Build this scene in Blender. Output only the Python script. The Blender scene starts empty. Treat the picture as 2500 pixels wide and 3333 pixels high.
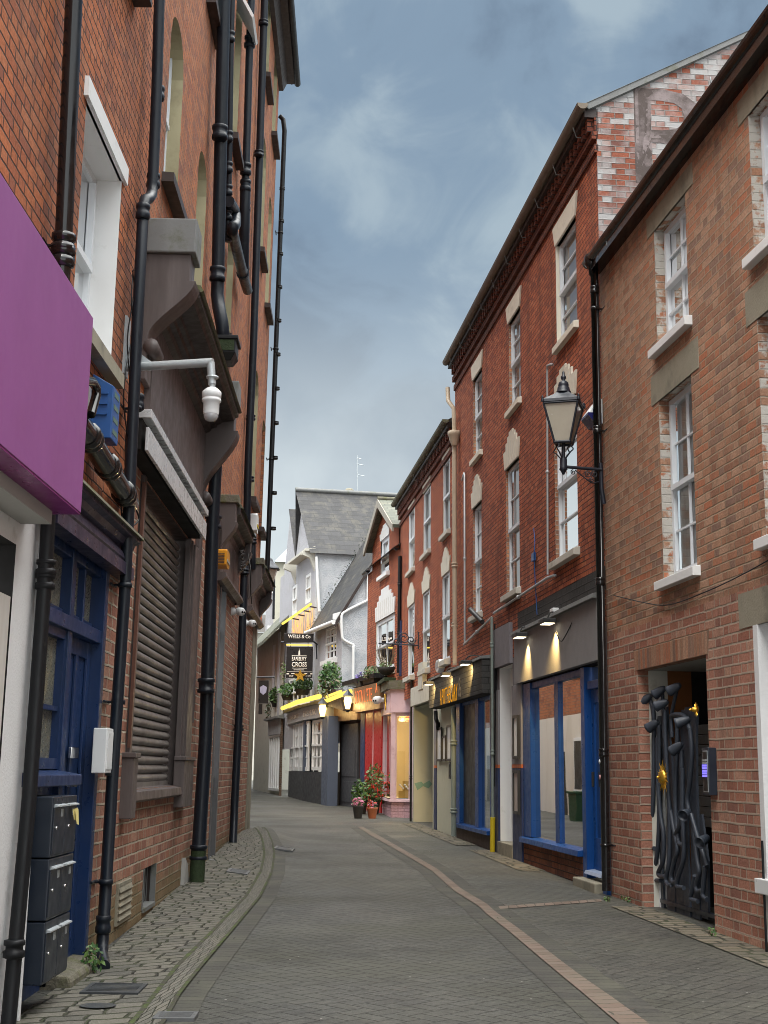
import bpy, bmesh, math, random
from mathutils import Vector, Matrix
random.seed(7)
PI = math.pi
SC = bpy.context.scene
COL = SC.collection
# ------------------------------------------------------------ camera
FPX = 4400.0                      # focal length in pixels of the 2500 x 3333 photograph
PITCH = math.atan(838.5/FPX); ROLL = 0.011
EYE = Vector((0, 0, 1.6))
FW = Vector((0, math.cos(PITCH), math.sin(PITCH)))
_u = Vector((0, -math.sin(PITCH), math.cos(PITCH))); _r = Vector((1, 0, 0))
RT = _r*math.cos(ROLL)+_u*math.sin(ROLL); UP = -_r*math.sin(ROLL)+_u*math.cos(ROLL)
cd = bpy.data.cameras.new('camera'); cam = bpy.data.objects.new('camera', cd); COL.objects.link(cam)
cam.matrix_world = Matrix(((RT.x, UP.x, -FW.x, 0), (RT.y, UP.y, -FW.y, 0), (RT.z, UP.z, -FW.z, EYE.z), (0, 0, 0, 1)))
cd.sensor_fit = 'VERTICAL'; cd.sensor_height = 36.0; cd.lens = FPX/3333*36.0
cd.clip_start = 0.1; cd.clip_end = 2000
SC.camera = cam
# ------------------------------------------------------------ exposure, world, sun
SC.view_settings.view_transform = 'Standard'; SC.view_settings.look = 'None'
SC.view_settings.gamma = 1.0; SC.view_settings.exposure = 0.58
SC.render.resolution_x = 768; SC.render.resolution_y = 1024
try:
    SC.cycles.use_denoising = True; SC.cycles.filter_width = .95
    SC.cycles.max_bounces = 8; SC.cycles.transparent_max_bounces = 12
    SC.cycles.sample_clamp_indirect = 6.0
except Exception: pass
SUN_EL, SUN_AZ = 58.0, 200.0     # degrees; azimuth measured from +y towards +x (behind the camera)
W = bpy.data.worlds.new('World'); SC.world = W; W.use_nodes = True
def build_world():
    nt = W.node_tree; nt.nodes.clear(); n = nt.nodes.new; L = nt.links.new
    out = n('ShaderNodeOutputWorld'); bg = n('ShaderNodeBackground')
    sky = n('ShaderNodeTexSky'); sky.sky_type = 'NISHITA'; sky.sun_disc = False
    sky.sun_elevation = math.radians(SUN_EL); sky.sun_rotation = math.radians(SUN_AZ); sky.air_density = 1.2; sky.dust_density = 2.0
    tc = n('ShaderNodeTexCoord'); sep = n('ShaderNodeSeparateXYZ'); L(tc.outputs['Generated'], sep.inputs[0])
    # overcast dome: brighter overhead and behind, blue grey ahead
    mp = n('ShaderNodeMapping'); mp.inputs['Scale'].default_value = (1.0, 1.0, 1.05); L(tc.outputs['Generated'], mp.inputs[0])
    nz = n('ShaderNodeTexNoise'); nz.inputs['Scale'].default_value = 3.0; nz.inputs['Detail'].default_value = 7; nz.inputs['Roughness'].default_value = .5; nz.inputs['Distortion'].default_value = .5
    L(mp.outputs[0], nz.inputs['Vector'])
    nf = n('ShaderNodeTexNoise'); nf.inputs['Scale'].default_value = 9.0; nf.inputs['Detail'].default_value = 6; nf.inputs['Roughness'].default_value = .55; nf.inputs['Distortion'].default_value = .8; L(mp.outputs[0], nf.inputs['Vector'])
    ad = n('ShaderNodeMath'); ad.operation = 'MULTIPLY_ADD'; L(nf.outputs['Fac'], ad.inputs[0]); ad.inputs[1].default_value = .42; ad.inputs[2].default_value = -.225
    sm_ = n('ShaderNodeMath'); sm_.operation = 'ADD'; L(nz.outputs['Fac'], sm_.inputs[0]); L(ad.outputs[0], sm_.inputs[1])
    cr = n('ShaderNodeValToRGB'); cr.color_ramp.interpolation = 'EASE'
    e = cr.color_ramp.elements; e[0].position = .38; e[0].color = (1.42, 1.98, 2.7, 1); e[1].position = .63; e[1].color = (3.2, 4.0, 4.6, 1)
    k = e.new(.5); k.color = (1.95, 2.72, 3.6, 1)
    L(sm_.outputs[0], cr.inputs[0])
    # paler, greyer bank low over the roofs
    lo = n('ShaderNodeMapRange'); lo.interpolation_type = 'SMOOTHSTEP'; lo.inputs['From Min'].default_value = .40; lo.inputs['From Max'].default_value = .10; L(sep.outputs[2], lo.inputs[0])
    nz2 = n('ShaderNodeTexNoise'); nz2.inputs['Scale'].default_value = 4.2; nz2.inputs['Detail'].default_value = 6; L(tc.outputs['Generated'], nz2.inputs['Vector'])
    mr2 = n('ShaderNodeMapRange'); mr2.inputs['From Min'].default_value = .18; mr2.inputs['From Max'].default_value = .52; L(nz2.outputs['Fac'], mr2.inputs[0])
    ml = n('ShaderNodeMath'); ml.operation = 'MULTIPLY'; L(lo.outputs[0], ml.inputs[0]); L(mr2.outputs[0], ml.inputs[1])
    mx = n('ShaderNodeMix'); mx.data_type = 'RGBA'; L(ml.outputs[0], mx.inputs[0]); L(cr.outputs[0], mx.inputs[6]); mx.inputs[7].default_value = (6.9, 7.5, 7.6, 1)
    # bright overhead and behind the viewer
    up = n('ShaderNodeMapRange'); up.interpolation_type = 'SMOOTHSTEP'; up.inputs['From Min'].default_value = .52; up.inputs['From Max'].default_value = .8; L(sep.outputs[2], up.inputs[0])
    bk = n('ShaderNodeMapRange'); bk.interpolation_type = 'SMOOTHSTEP'; bk.inputs['From Min'].default_value = .05; bk.inputs['From Max'].default_value = -.45; L(sep.outputs[1], bk.inputs[0])
    bq = n('ShaderNodeMath'); bq.operation = 'MULTIPLY'; L(bk.outputs[0], bq.inputs[0]); bq.inputs[1].default_value = .20
    mm = n('ShaderNodeMath'); mm.operation = 'MAXIMUM'; L(up.outputs[0], mm.inputs[0]); L(bq.outputs[0], mm.inputs[1])
    mx2 = n('ShaderNodeMix'); mx2.data_type = 'RGBA'; L(mm.outputs[0], mx2.inputs[0]); L(mx.outputs[2], mx2.inputs[6]); mx2.inputs[7].default_value = (50, 50, 48.5, 1)
    # thin veil of the clear sky behind the cloud
    mx3 = n('ShaderNodeMix'); mx3.data_type = 'RGBA'; mx3.inputs[0].default_value = .06; L(mx2.outputs[2], mx3.inputs[6]); L(sky.outputs[0], mx3.inputs[7])
    L(mx3.outputs[2], bg.inputs['Color']); bg.inputs['Strength'].default_value = .085
    L(bg.outputs[0], out.inputs['Surface'])
build_world()
sd = bpy.data.lights.new('sun', 'SUN'); sd.energy = 1.5; sd.angle = math.radians(35); sd.color = (1, .96, .9)
sun = bpy.data.objects.new('sun', sd); COL.objects.link(sun)
_el, _az = math.radians(SUN_EL), math.radians(SUN_AZ)
_sd = Vector((math.sin(_az)*math.cos(_el), math.cos(_az)*math.cos(_el), math.sin(_el)))
sun.rotation_euler = _sd.to_track_quat('Z', 'Y').to_euler(); sun.location = (0, 0, 40)
# ------------------------------------------------------------ back-projection helpers
def ray(px, py): return FW+RT*((px-1250)/FPX)+UP*((1666.5-py)/FPX)
def sm(t): t = max(0., min(1., t)); return t*t*(3-2*t)
def G(x, y):                       # height of the street surface
    return .01*y-.12+.2*sm((-x-1.6)/1.0)*sm((y-14)/13)*(1-sm((y-28)/6))
def gpt(px, py, dz=0.):            # pixel -> point on the street surface
    d = ray(px, py); z = 0.
    for _ in range(30):
        t = (z-EYE.z)/d.z; p = EYE+d*t; z = .5*z+.5*G(p.x, p.y)
    return Vector((p.x, p.y, G(p.x, p.y)+dz))
class Wall:                        # vertical plane; s along it (away from the viewer), o out towards the street, z up
    def __init__(w, a, b, side, bat=0., zr=0.):
        w.a = Vector(a); b = Vector(b); w.d = (b-w.a).normalized(); w.L = (b-w.a).length; w.side = side; w.bat = bat; w.zr = zr
        w.n = Vector((w.d.y, -w.d.x))*side
    def P(w, s, o, z):
        q = w.a+w.d*s+w.n*(o+w.bat*(z-w.zr)); return Vector((q.x, q.y, z))
    def hit(w, px, py, o=0.):
        d = ray(px, py); e2 = Vector((EYE.x, EYE.y)); n3 = Vector((w.n.x, w.n.y, -w.bat))
        k = w.n.dot(w.a)+o-w.bat*w.zr
        t = (k-n3.dot(EYE))/n3.dot(d); p = EYE+d*t
        return (Vector((p.x, p.y))-w.a).dot(w.d), p.z
    def s(w, px, py, o=0.): return w.hit(px, py, o)[0]
    def z(w, px, py, o=0.): return w.hit(px, py, o)[1]
    def pt(w, px, py, o=0.): s_, z_ = w.hit(px, py, o); return w.P(s_, o, z_)
    def rect(w, l, r, t, b, o=0.):
        s0, s1 = sorted((w.s(*l, o), w.s(*r, o))); z0, z1 = sorted((w.z(*t, o), w.z(*b, o))); return s0, s1, z0, z1
    def D(w): return Vector((w.d.x, w.d.y, 0))
    def N(w): return Vector((w.n.x, w.n.y, 0))
# ------------------------------------------------------------ object helpers
def tag(o, label=None, cat=None, group=None, kind=None):
    for k, v in (('label', label), ('category', cat), ('group', group), ('kind', kind)):
        if v: o[k] = v
    return o
def thing(name, label, cat, loc, group=None):
    o = bpy.data.objects.new(name, None); COL.objects.link(o); o.location = loc; o.empty_display_size = .1
    return tag(o, label, cat, group)
def rootloc(o):
    while o.parent: o = o.parent
    return Vector(o.location)
class MB:
    def __init__(m): m.v = []; m.f = []; m.mi = []; m.uv = []; m.sm = []
    def face(m, pts, mi=0, uv=None, smooth=False):
        b = len(m.v); m.v += [Vector(p) for p in pts]; m.f.append(tuple(range(b, b+len(pts)))); m.mi.append(mi); m.uv.append(uv); m.sm.append(smooth); return m
    def mesh(m, vs, fs, mi=0, smooth=False):
        b = len(m.v); m.v += [Vector(p) for p in vs]
        for f in fs: m.f.append(tuple(b+i for i in f)); m.mi.append(mi); m.uv.append(None); m.sm.append(smooth)
        return m
    def box(m, w, s0, s1, o0, o1, z0, z1, mi=0):
        P = w.P
        for a, b, c, d, k in (((s0, o1, z0), (s1, o1, z0), (s1, o1, z1), (s0, o1, z1), 0), ((s0, o0, z0), (s1, o0, z0), (s1, o0, z1), (s0, o0, z1), 0),
                              ((s0, o0, z0), (s0, o1, z0), (s0, o1, z1), (s0, o0, z1), 1), ((s1, o0, z0), (s1, o1, z0), (s1, o1, z1), (s1, o0, z1), 1),
                              ((s0, o0, z0), (s1, o0, z0), (s1, o1, z0), (s0, o1, z0), 2), ((s0, o0, z1), (s1, o0, z1), (s1, o1, z1), (s0, o1, z1), 2)):
            q = (a, b, c, d); uv = [(p[0], p[2]) if k == 0 else (p[1], p[2]) if k == 1 else (p[0], p[1]) for p in q]
            m.face([P(*p) for p in q], mi, uv)
        return m
    def prism(m, w, prof, s0, s1, mi=0, smooth=False):      # (o, z) outline run along s
        n = len(prof); A = [w.P(s0, o, z) for o, z in prof]; B = [w.P(s1, o, z) for o, z in prof]
        L = 0
        for i in range(n):
            j = (i+1) % n; e = math.dist(prof[i], prof[j]); m.face([A[i], A[j], B[j], B[i]], mi, [(s0, L), (s0, L+e), (s1, L+e), (s1, L)], smooth); L += e
        m.face(A, mi, list(prof)); m.face(B, mi, list(prof)); return m
    def slab(m, w, out, o0, o1, mi=0):                      # (s, z) outline given thickness in o
        n = len(out); A = [w.P(s, o0, z) for s, z in out]; B = [w.P(s, o1, z) for s, z in out]
        for i in range(n): j = (i+1) % n; m.face([A[i], A[j], B[j], B[i]], mi, [(o0, out[i][1]), (o0, out[j][1]), (o1, out[j][1]), (o1, out[i][1])])
        m.face(A, mi, list(out)); m.face(B, mi, list(out)); return m
    def tube(m, pts, r, n=10, mi=0, caps=True):
        pts = [Vector(p) for p in pts]; R = r if isinstance(r, (list, tuple)) else [r]*len(pts)
        t0 = (pts[1]-pts[0]).normalized(); ref = Vector((0, 0, 1)) if abs(t0.z) < .9 else Vector((1, 0, 0)); nx = t0.cross(ref).normalized()
        rings = []
        for i, p in enumerate(pts):
            t = (pts[min(i+1, len(pts)-1)]-pts[max(i-1, 0)]).normalized(); nx = (nx-t*nx.dot(t)).normalized(); ny = t.cross(nx)
            rings.append([p+(nx*math.cos(a)+ny*math.sin(a))*R[i] for a in (2*PI*k/n for k in range(n))])
        fs = [(i*n+k, i*n+(k+1) % n, (i+1)*n+(k+1) % n, (i+1)*n+k) for i in range(len(pts)-1) for k in range(n)]
        m.mesh([q for g in rings for q in g], fs, mi, True)
        if caps: m.face(rings[0], mi); m.face(rings[-1], mi)
        return m
    def lathe(m, c, prof, n=14, mi=0, ax=None, smooth=True):      # profile of (radius, height) round the axis through c
        c = Vector(c); ax = Vector(ax or (0, 0, 1)).normalized(); rf = Vector((1, 0, 0)) if abs(ax.x) < .9 else Vector((0, 1, 0)); x = ax.cross(rf).normalized(); y = ax.cross(x)
        vs = [c+ax*h+(x*math.cos(2*PI*k/n)+y*math.sin(2*PI*k/n))*max(r, 1e-4) for r, h in prof for k in range(n)]
        fs = [(i*n+k, i*n+(k+1) % n, (i+1)*n+(k+1) % n, (i+1)*n+k) for i in range(len(prof)-1) for k in range(n)]
        m.mesh(vs, fs, mi, smooth); m.face(vs[:n], mi); m.face(vs[-n:], mi); return m
    def leaves(m, c, rad, n, size, mi=0, nm=1, hollow=.3):
        c = Vector(c)
        for _ in range(n):
            while True:
                p = Vector([random.uniform(-1, 1) for _ in range(3)])
                if hollow < p.length < 1: break
            q = c+Vector((p.x*rad[0], p.y*rad[1], p.z*rad[2])); a = Vector([random.gauss(0, 1) for _ in range(3)]).normalized(); b = a.orthogonal().normalized()
            s = size*random.uniform(.6, 1.3); m.face([q-a*s, q+b*s*.45, q+a*s, q-b*s*.45], mi+random.randrange(nm))
        return m
    def build(m, name, mats, parent=None, loc=None, bevel=0., raw=False):
        me = bpy.data.meshes.new(name); L = rootloc(parent) if parent else Vector(loc or (0, 0, 0))
        me.from_pydata([v-L for v in m.v], [], m.f)
        mats = mats if isinstance(mats, (list, tuple)) else [mats]
        for t in mats: me.materials.append(t)
        uvl = me.uv_layers.new(name='UVMap')
        for i, p in enumerate(me.polygons):
            p.material_index = min(m.mi[i], len(mats)-1); p.use_smooth = m.sm[i]
            u = m.uv[i]
            for k, li in enumerate(p.loop_indices):
                if u: uvl.data[li].uv = u[k]
                else: v = me.vertices[me.loops[li].vertex_index].co; uvl.data[li].uv = (v.x+v.y, v.z)
        if not raw:
            b = bmesh.new(); b.from_mesh(me); bmesh.ops.remove_doubles(b, verts=b.verts, dist=1e-5) if bevel else None
            bmesh.ops.recalc_face_normals(b, faces=b.faces); b.to_mesh(me); b.free()
        o = bpy.data.objects.new(name, me); COL.objects.link(o)
        if parent: o.parent = parent
        else: o.location = L
        if bevel:
            md = o.modifiers.new('bevel', 'BEVEL'); md.width = bevel; md.segments = 2; md.limit_method = 'ANGLE'; md.angle_limit = math.radians(40)
        return o
def curve(pts, n=8):               # Catmull-Rom through points
    pts = [Vector(p) for p in pts]; P = [pts[0]*2-pts[1]]+pts+[pts[-1]*2-pts[-2]]; out = []
    for i in range(1, len(P)-2):
        a, b, c, d = P[i-1:i+3]
        for k in range(n):
            t = k/n; out.append(.5*((2*b)+(c-a)*t+(2*a-5*b+4*c-d)*t*t+(3*b-a-3*c+d)*t**3))
    return out+[pts[-1]]
def wallsheet(m, w, s0, s1, z0, z1, ops, mi=0):
    """brick face with openings: dict(s0,s1,z0,z1,dep,arch,rm)"""
    S = sorted({s0, s1, *[v for o in ops for v in (o['s0'], o['s1'])]}); Z = sorted({z0, z1, *[v for o in ops for v in (o['z0'], o['z1'], o['z1']+o.get('arch', 0))]})
    S = [v for v in S if s0-1e-6 <= v <= s1+1e-6]; Z = [v for v in Z if z0-1e-6 <= v <= z1+1e-6]
    for a, b in zip(S, S[1:]):
        for c, d in zip(Z, Z[1:]):
            x, y = (a+b)/2, (c+d)/2
            if any(o['s0'] < x < o['s1'] and o['z0'] < y < o['z1']+o.get('arch', 0) for o in ops): continue
            m.face([w.P(a, 0, c), w.P(b, 0, c), w.P(b, 0, d), w.P(a, 0, d)], mi, [(a, c), (b, c), (b, d), (a, d)])
    for o in ops:
        a, b, c, d, D, R = o['s0'], o['s1'], o['z0'], o['z1'], -o.get('dep', .15), o.get('rm', mi); h = o.get('arch', 0)
        for q in (a, b): m.face([w.P(q, 0, c), w.P(q, 0, d), w.P(q, D, d), w.P(q, D, c)], R, [(0, c), (0, d), (D, d), (D, c)])
        m.face([w.P(a, 0, c), w.P(b, 0, c), w.P(b, D, c), w.P(a, D, c)], R, [(a, 0), (b, 0), (b, D), (a, D)])
        if not h: m.face([w.P(a, 0, d), w.P(b, 0, d), w.P(b, D, d), w.P(a, D, d)], o.get('tm', R), [(a, 0), (b, 0), (b, D), (a, D)])
        else:
            N = 12; pts = []
            for i in range(N+1):
                t = -1+2*i/N; pts.append((a+(b-a)*(t+1)/2, d+h*math.sqrt(max(0, 1-t*t)) if o.get('round') else d+h*(1-t*t)))
            for (p, q), (r, t) in zip(pts, pts[1:]):
                m.face([w.P(p, 0, q), w.P(r, 0, t), w.P(r, 0, d+h), w.P(p, 0, d+h)], mi, [(p, q), (r, t), (r, d+h), (p, d+h)])
                m.face([w.P(p, 0, q), w.P(r, 0, t), w.P(r, D, t), w.P(p, D, q)], R, [(p, 0), (r, 0), (r, D), (p, D)])
    return m
def textmesh(name, body, p0, xd, width, height, mat, parent, ext=.01, uvw=None, zd=Vector((0, 0, 1)), bold=0., spacing=1.):
    cu = bpy.data.curves.new('t', 'FONT'); cu.body = body; cu.extrude = 0; cu.offset = bold; cu.space_character = spacing; cu.resolution_u = 3
    ob = bpy.data.objects.new('t', cu); COL.objects.link(ob); bpy.context.view_layer.update()
    me = bpy.data.meshes.new_from_object(ob.evaluated_get(bpy.context.evaluated_depsgraph_get())); bpy.data.objects.remove(ob); bpy.data.curves.remove(cu)
    xs = [v.co.x for v in me.vertices]; ys = [v.co.y for v in me.vertices]; x0, y0 = min(xs), min(ys); fx = width/(max(xs)-x0); fy = height/(max(ys)-y0)
    nd = Vector(xd).cross(zd).normalized(); L = rootloc(parent)
    for v in me.vertices: v.co = Vector(p0)+Vector(xd)*((v.co.x-x0)*fx)+zd*((v.co.y-y0)*fy)+nd*ext-L
    me.name = name; me.materials.clear(); me.materials.append(mat)
    b = bmesh.new(); b.from_mesh(me); r = bmesh.ops.extrude_face_region(b, geom=b.faces[:]); bmesh.ops.translate(b, verts=[g for g in r['geom'] if isinstance(g, bmesh.types.BMVert)], vec=-nd*ext*.9)
    bmesh.ops.recalc_face_normals(b, faces=b.faces); b.to_mesh(me); b.free()
    if uvw:
        ul = me.uv_layers.new(name='UVMap')
        for l in me.loops: v = me.vertices[l.vertex_index].co+L; ul.data[l.index].uv = ((Vector((v.x, v.y))-uvw.a).dot(uvw.d), v.z)
    o = bpy.data.objects.new(name, me); COL.objects.link(o); o.parent = parent; return o
# ------------------------------------------------------------ materials
class NT:
    def __init__(k, name):
        k.m = bpy.data.materials.new(name); k.m.use_nodes = True; k.t = k.m.node_tree; k.t.nodes.clear(); k.out = k.t.nodes.new('ShaderNodeOutputMaterial')
    def n(k, t, **kw):
        x = k.t.nodes.new(t)
        for a, b in kw.items(): setattr(x, a, b)
        return x
    def link(k, a, b): k.t.links.new(a, b)
    def put(k, sock, v):
        if hasattr(v, 'links'): k.link(v, sock)
        elif isinstance(v, (tuple, list)): sock.default_value = tuple(v)+((1,) if len(v) == 3 and len(sock.default_value) == 4 else ())
        else: sock.default_value = v
    def M(k, op, a, b=0., c=None, clamp=False):
        x = k.n('ShaderNodeMath', operation=op, use_clamp=clamp); k.put(x.inputs[0], a); k.put(x.inputs[1], b)
        if c is not None: k.put(x.inputs[2], c)
        return x.outputs[0]
    def mix(k, f, a, b, mode='MIX'):
        x = k.n('ShaderNodeMix', data_type='RGBA', blend_type=mode, clamp_factor=True); k.put(x.inputs[0], f); k.put(x.inputs[6], a); k.put(x.inputs[7], b); return x.outputs[2]
    def noise(k, vec, sc, det=4, rough=.55, dis=0.):
        x = k.n('ShaderNodeTexNoise'); x.inputs['Scale'].default_value = sc; x.inputs['Detail'].default_value = det; x.inputs['Roughness'].default_value = rough; x.inputs['Distortion'].default_value = dis
        k.link(vec, x.inputs['Vector']); return x.outputs['Fac']
    def rng(k, v, a, b, c=0., d=1., smooth=False):
        x = k.n('ShaderNodeMapRange'); x.interpolation_type = 'SMOOTHSTEP' if smooth else 'LINEAR'; k.put(x.inputs['Value'], v)
        for nm, q in (('From Min', a), ('From Max', b), ('To Min', c), ('To Max', d)): x.inputs[nm].default_value = q
        return x.outputs[0]
    def ramp(k, v, stops, mode='LINEAR'):
        x = k.n('ShaderNodeValToRGB'); x.color_ramp.interpolation = mode; e = x.color_ramp.elements
        while len(e) < len(stops): e.new(.5)
        for q, (p, c) in zip(e, stops): q.position = p; q.color = (*c, 1)
        k.put(x.inputs[0], v); return x.outputs[0]
    def comb(k, x, y, z=0.):
        c = k.n('ShaderNodeCombineXYZ'); k.put(c.inputs[0], x); k.put(c.inputs[1], y); k.put(c.inputs[2], z); return c.outputs[0]
    def wn(k, vec):
        x = k.n('ShaderNodeTexWhiteNoise', noise_dimensions='3D'); k.link(vec, x.inputs['Vector']); return x.outputs['Value']
    def pos(k): return k.n('ShaderNodeNewGeometry').outputs['Position']
    def uv(k): return k.n('ShaderNodeTexCoord').outputs['UV']
    def sep(k, v): x = k.n('ShaderNodeSeparateXYZ'); k.link(v, x.inputs[0]); return x.outputs
    def scl(k, v, s): x = k.n('ShaderNodeMapping'); x.inputs['Scale'].default_value = s; k.link(v, x.inputs[0]); return x.outputs[0]
    def bsdf(k, col, rough=.6, metal=0., spec=.5, h=None, bstr=.3, bd=.01, **kw):
        b = k.n('ShaderNodeBsdfPrincipled'); k.put(b.inputs['Base Color'], col); k.put(b.inputs['Roughness'], rough); b.inputs['Metallic'].default_value = metal; b.inputs['Specular IOR Level'].default_value = spec
        if h is not None:
            x = k.n('ShaderNodeBump'); x.inputs['Strength'].default_value = bstr; x.inputs['Distance'].default_value = bd; k.link(h, x.inputs['Height']); k.link(x.outputs[0], b.inputs['Normal'])
        for a, v in kw.items(): b.inputs[a].default_value = v
        k.link(b.outputs[0], k.out.inputs[0]); return k.m
def pm(name, col, rough=.55, var=.15, vs=3., bump=.15, bs=45., metal=0., spec=.4, dirt=None, bd=.004, streak=False):
    k = NT(name); p = k.pos(); pv = k.scl(p, (1, 1, .12)) if streak else p
    c = k.mix(k.noise(pv, vs, 5), [x*(1-var) for x in col], [min(1, x*(1+var)) for x in col])
    if dirt:
        dc, ds, lo, hi = dirt; c = k.mix(k.rng(k.noise(pv, ds, 6, .65), lo, hi), c, dc)
    nz = k.noise(p, bs, 3)
    return k.bsdf(c, k.rng(k.noise(p, vs*2.3, 3), .3, .7, max(.02, rough-.1), min(1, rough+.1)), metal, spec, nz if bump else None, bump, bd)
def brickmat(name, cols, mortar, h=.09, p=.41, stretch=.665, mw=.013, stain=(.5, (.10, .07, .055)), paint=None, moss=0., bs=.85, sat_noise=.5, running=False, base_dirt=None):
    k = NT(name); s = k.sep(k.uv()); ps = k.pos()
    wob = k.noise(ps, 9, 2); u = k.M('ADD', s[0], k.M('MULTIPLY', k.M('SUBTRACT', wob, .5), .012)); v = k.M('ADD', s[1], k.M('MULTIPLY', k.M('SUBTRACT', k.noise(ps, 6, 2), .5), .016))
    vr = k.M('DIVIDE', v, h); row = k.M('FLOOR', vr); odd = k.M('FLOORED_MODULO', row, 2.0)
    ur = k.M('ADD', k.M('DIVIDE', u, p), k.M('MULTIPLY', odd, .5)); ku = k.M('FLOOR', ur); t = k.M('SUBTRACT', ur, ku); fv = k.M('SUBTRACT', vr, row)
    isH = k.M('GREATER_THAN', t, stretch) if not running else 0.
    dS = k.M('MINIMUM', t, k.M('SUBTRACT', stretch if not running else 1., t))
    if running: du = dS
    else:
        dH = k.M('MINIMUM', k.M('SUBTRACT', t, stretch), k.M('SUBTRACT', 1., t)); du = k.M('MAXIMUM', k.M('MINIMUM', dS, 1.), dH)
    du = k.M('MULTIPLY', du, p); dv = k.M('MULTIPLY', k.M('MINIMUM', fv, k.M('SUBTRACT', 1., fv)), h)
    d = k.M('MINIMUM', du, dv); jag = k.M('MULTIPLY', k.M('SUBTRACT', k.noise(ps, 70, 2), .5), .006)
    mask = k.rng(k.M('ADD', d, jag), mw*.35, mw*.35+.006, 0, 1, True)
    idv = k.comb(k.M('ADD', k.M('MULTIPLY', ku, 2.), isH), row, 3.7); rnd = k.wn(idv); rnd2 = k.wn(k.comb(row, k.M('ADD', k.M('MULTIPLY', ku, 2.), isH), 9.1))
    n = len(cols); c = k.ramp(rnd, [(i/n, q) for i, q in enumerate(cols)], 'CONSTANT')
    c = k.mix(k.M('MULTIPLY', rnd2, .35), c, cols[n//2])
    fine = k.noise(ps, 38, 5, .65); c = k.mix(k.rng(fine, .36, .68, 0., sat_noise), c, [q*.42 for q in cols[0]])
    big = k.noise(ps, .75, 5, .6); c = k.mix(k.rng(big, .45, .75, 0., stain[0]), c, stain[1])
    stk = k.noise(k.scl(ps, (2.6, 2.6, .22)), 1.0, 5, .6); c = k.mix(k.rng(stk, .50, .72, 0., .5), c, [q*.45 for q in stain[1]])
    mc = k.mix(k.noise(ps, 14, 3), [q*.75 for q in mortar], mortar); mc = k.mix(k.rng(big, .45, .75, 0., stain[0]*.6), mc, stain[1])
    c = k.mix(mask, mc, c)
    if paint:
        pc, lo, hi, ps_ = paint; f = k.rng(k.M('ADD', k.noise(ps, ps_, 6, .6), k.M('MULTIPLY', k.M('SUBTRACT', rnd, .5), .28)), lo, hi); c = k.mix(f, c, pc)
    if base_dirt:                  # green and buff crust creeping up from the pavement, ragged edge
        zz = k.sep(ps)[2]; f = k.rng(k.M('ADD', zz, k.M('MULTIPLY', k.M('SUBTRACT', k.noise(ps, 2.2, 5), .5), .9)), base_dirt[1], base_dirt[1]-.35, 0., .75); c = k.mix(f, c, base_dirt[0])
    hgt = k.M('ADD', mask, k.M('MULTIPLY', fine, .45)); hgt = k.M('ADD', hgt, k.M('MULTIPLY', rnd, .25))
    return k.bsdf(c, k.rng(fine, .2, .8, .7, .95), 0, .25, hgt, bs, .016)
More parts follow.
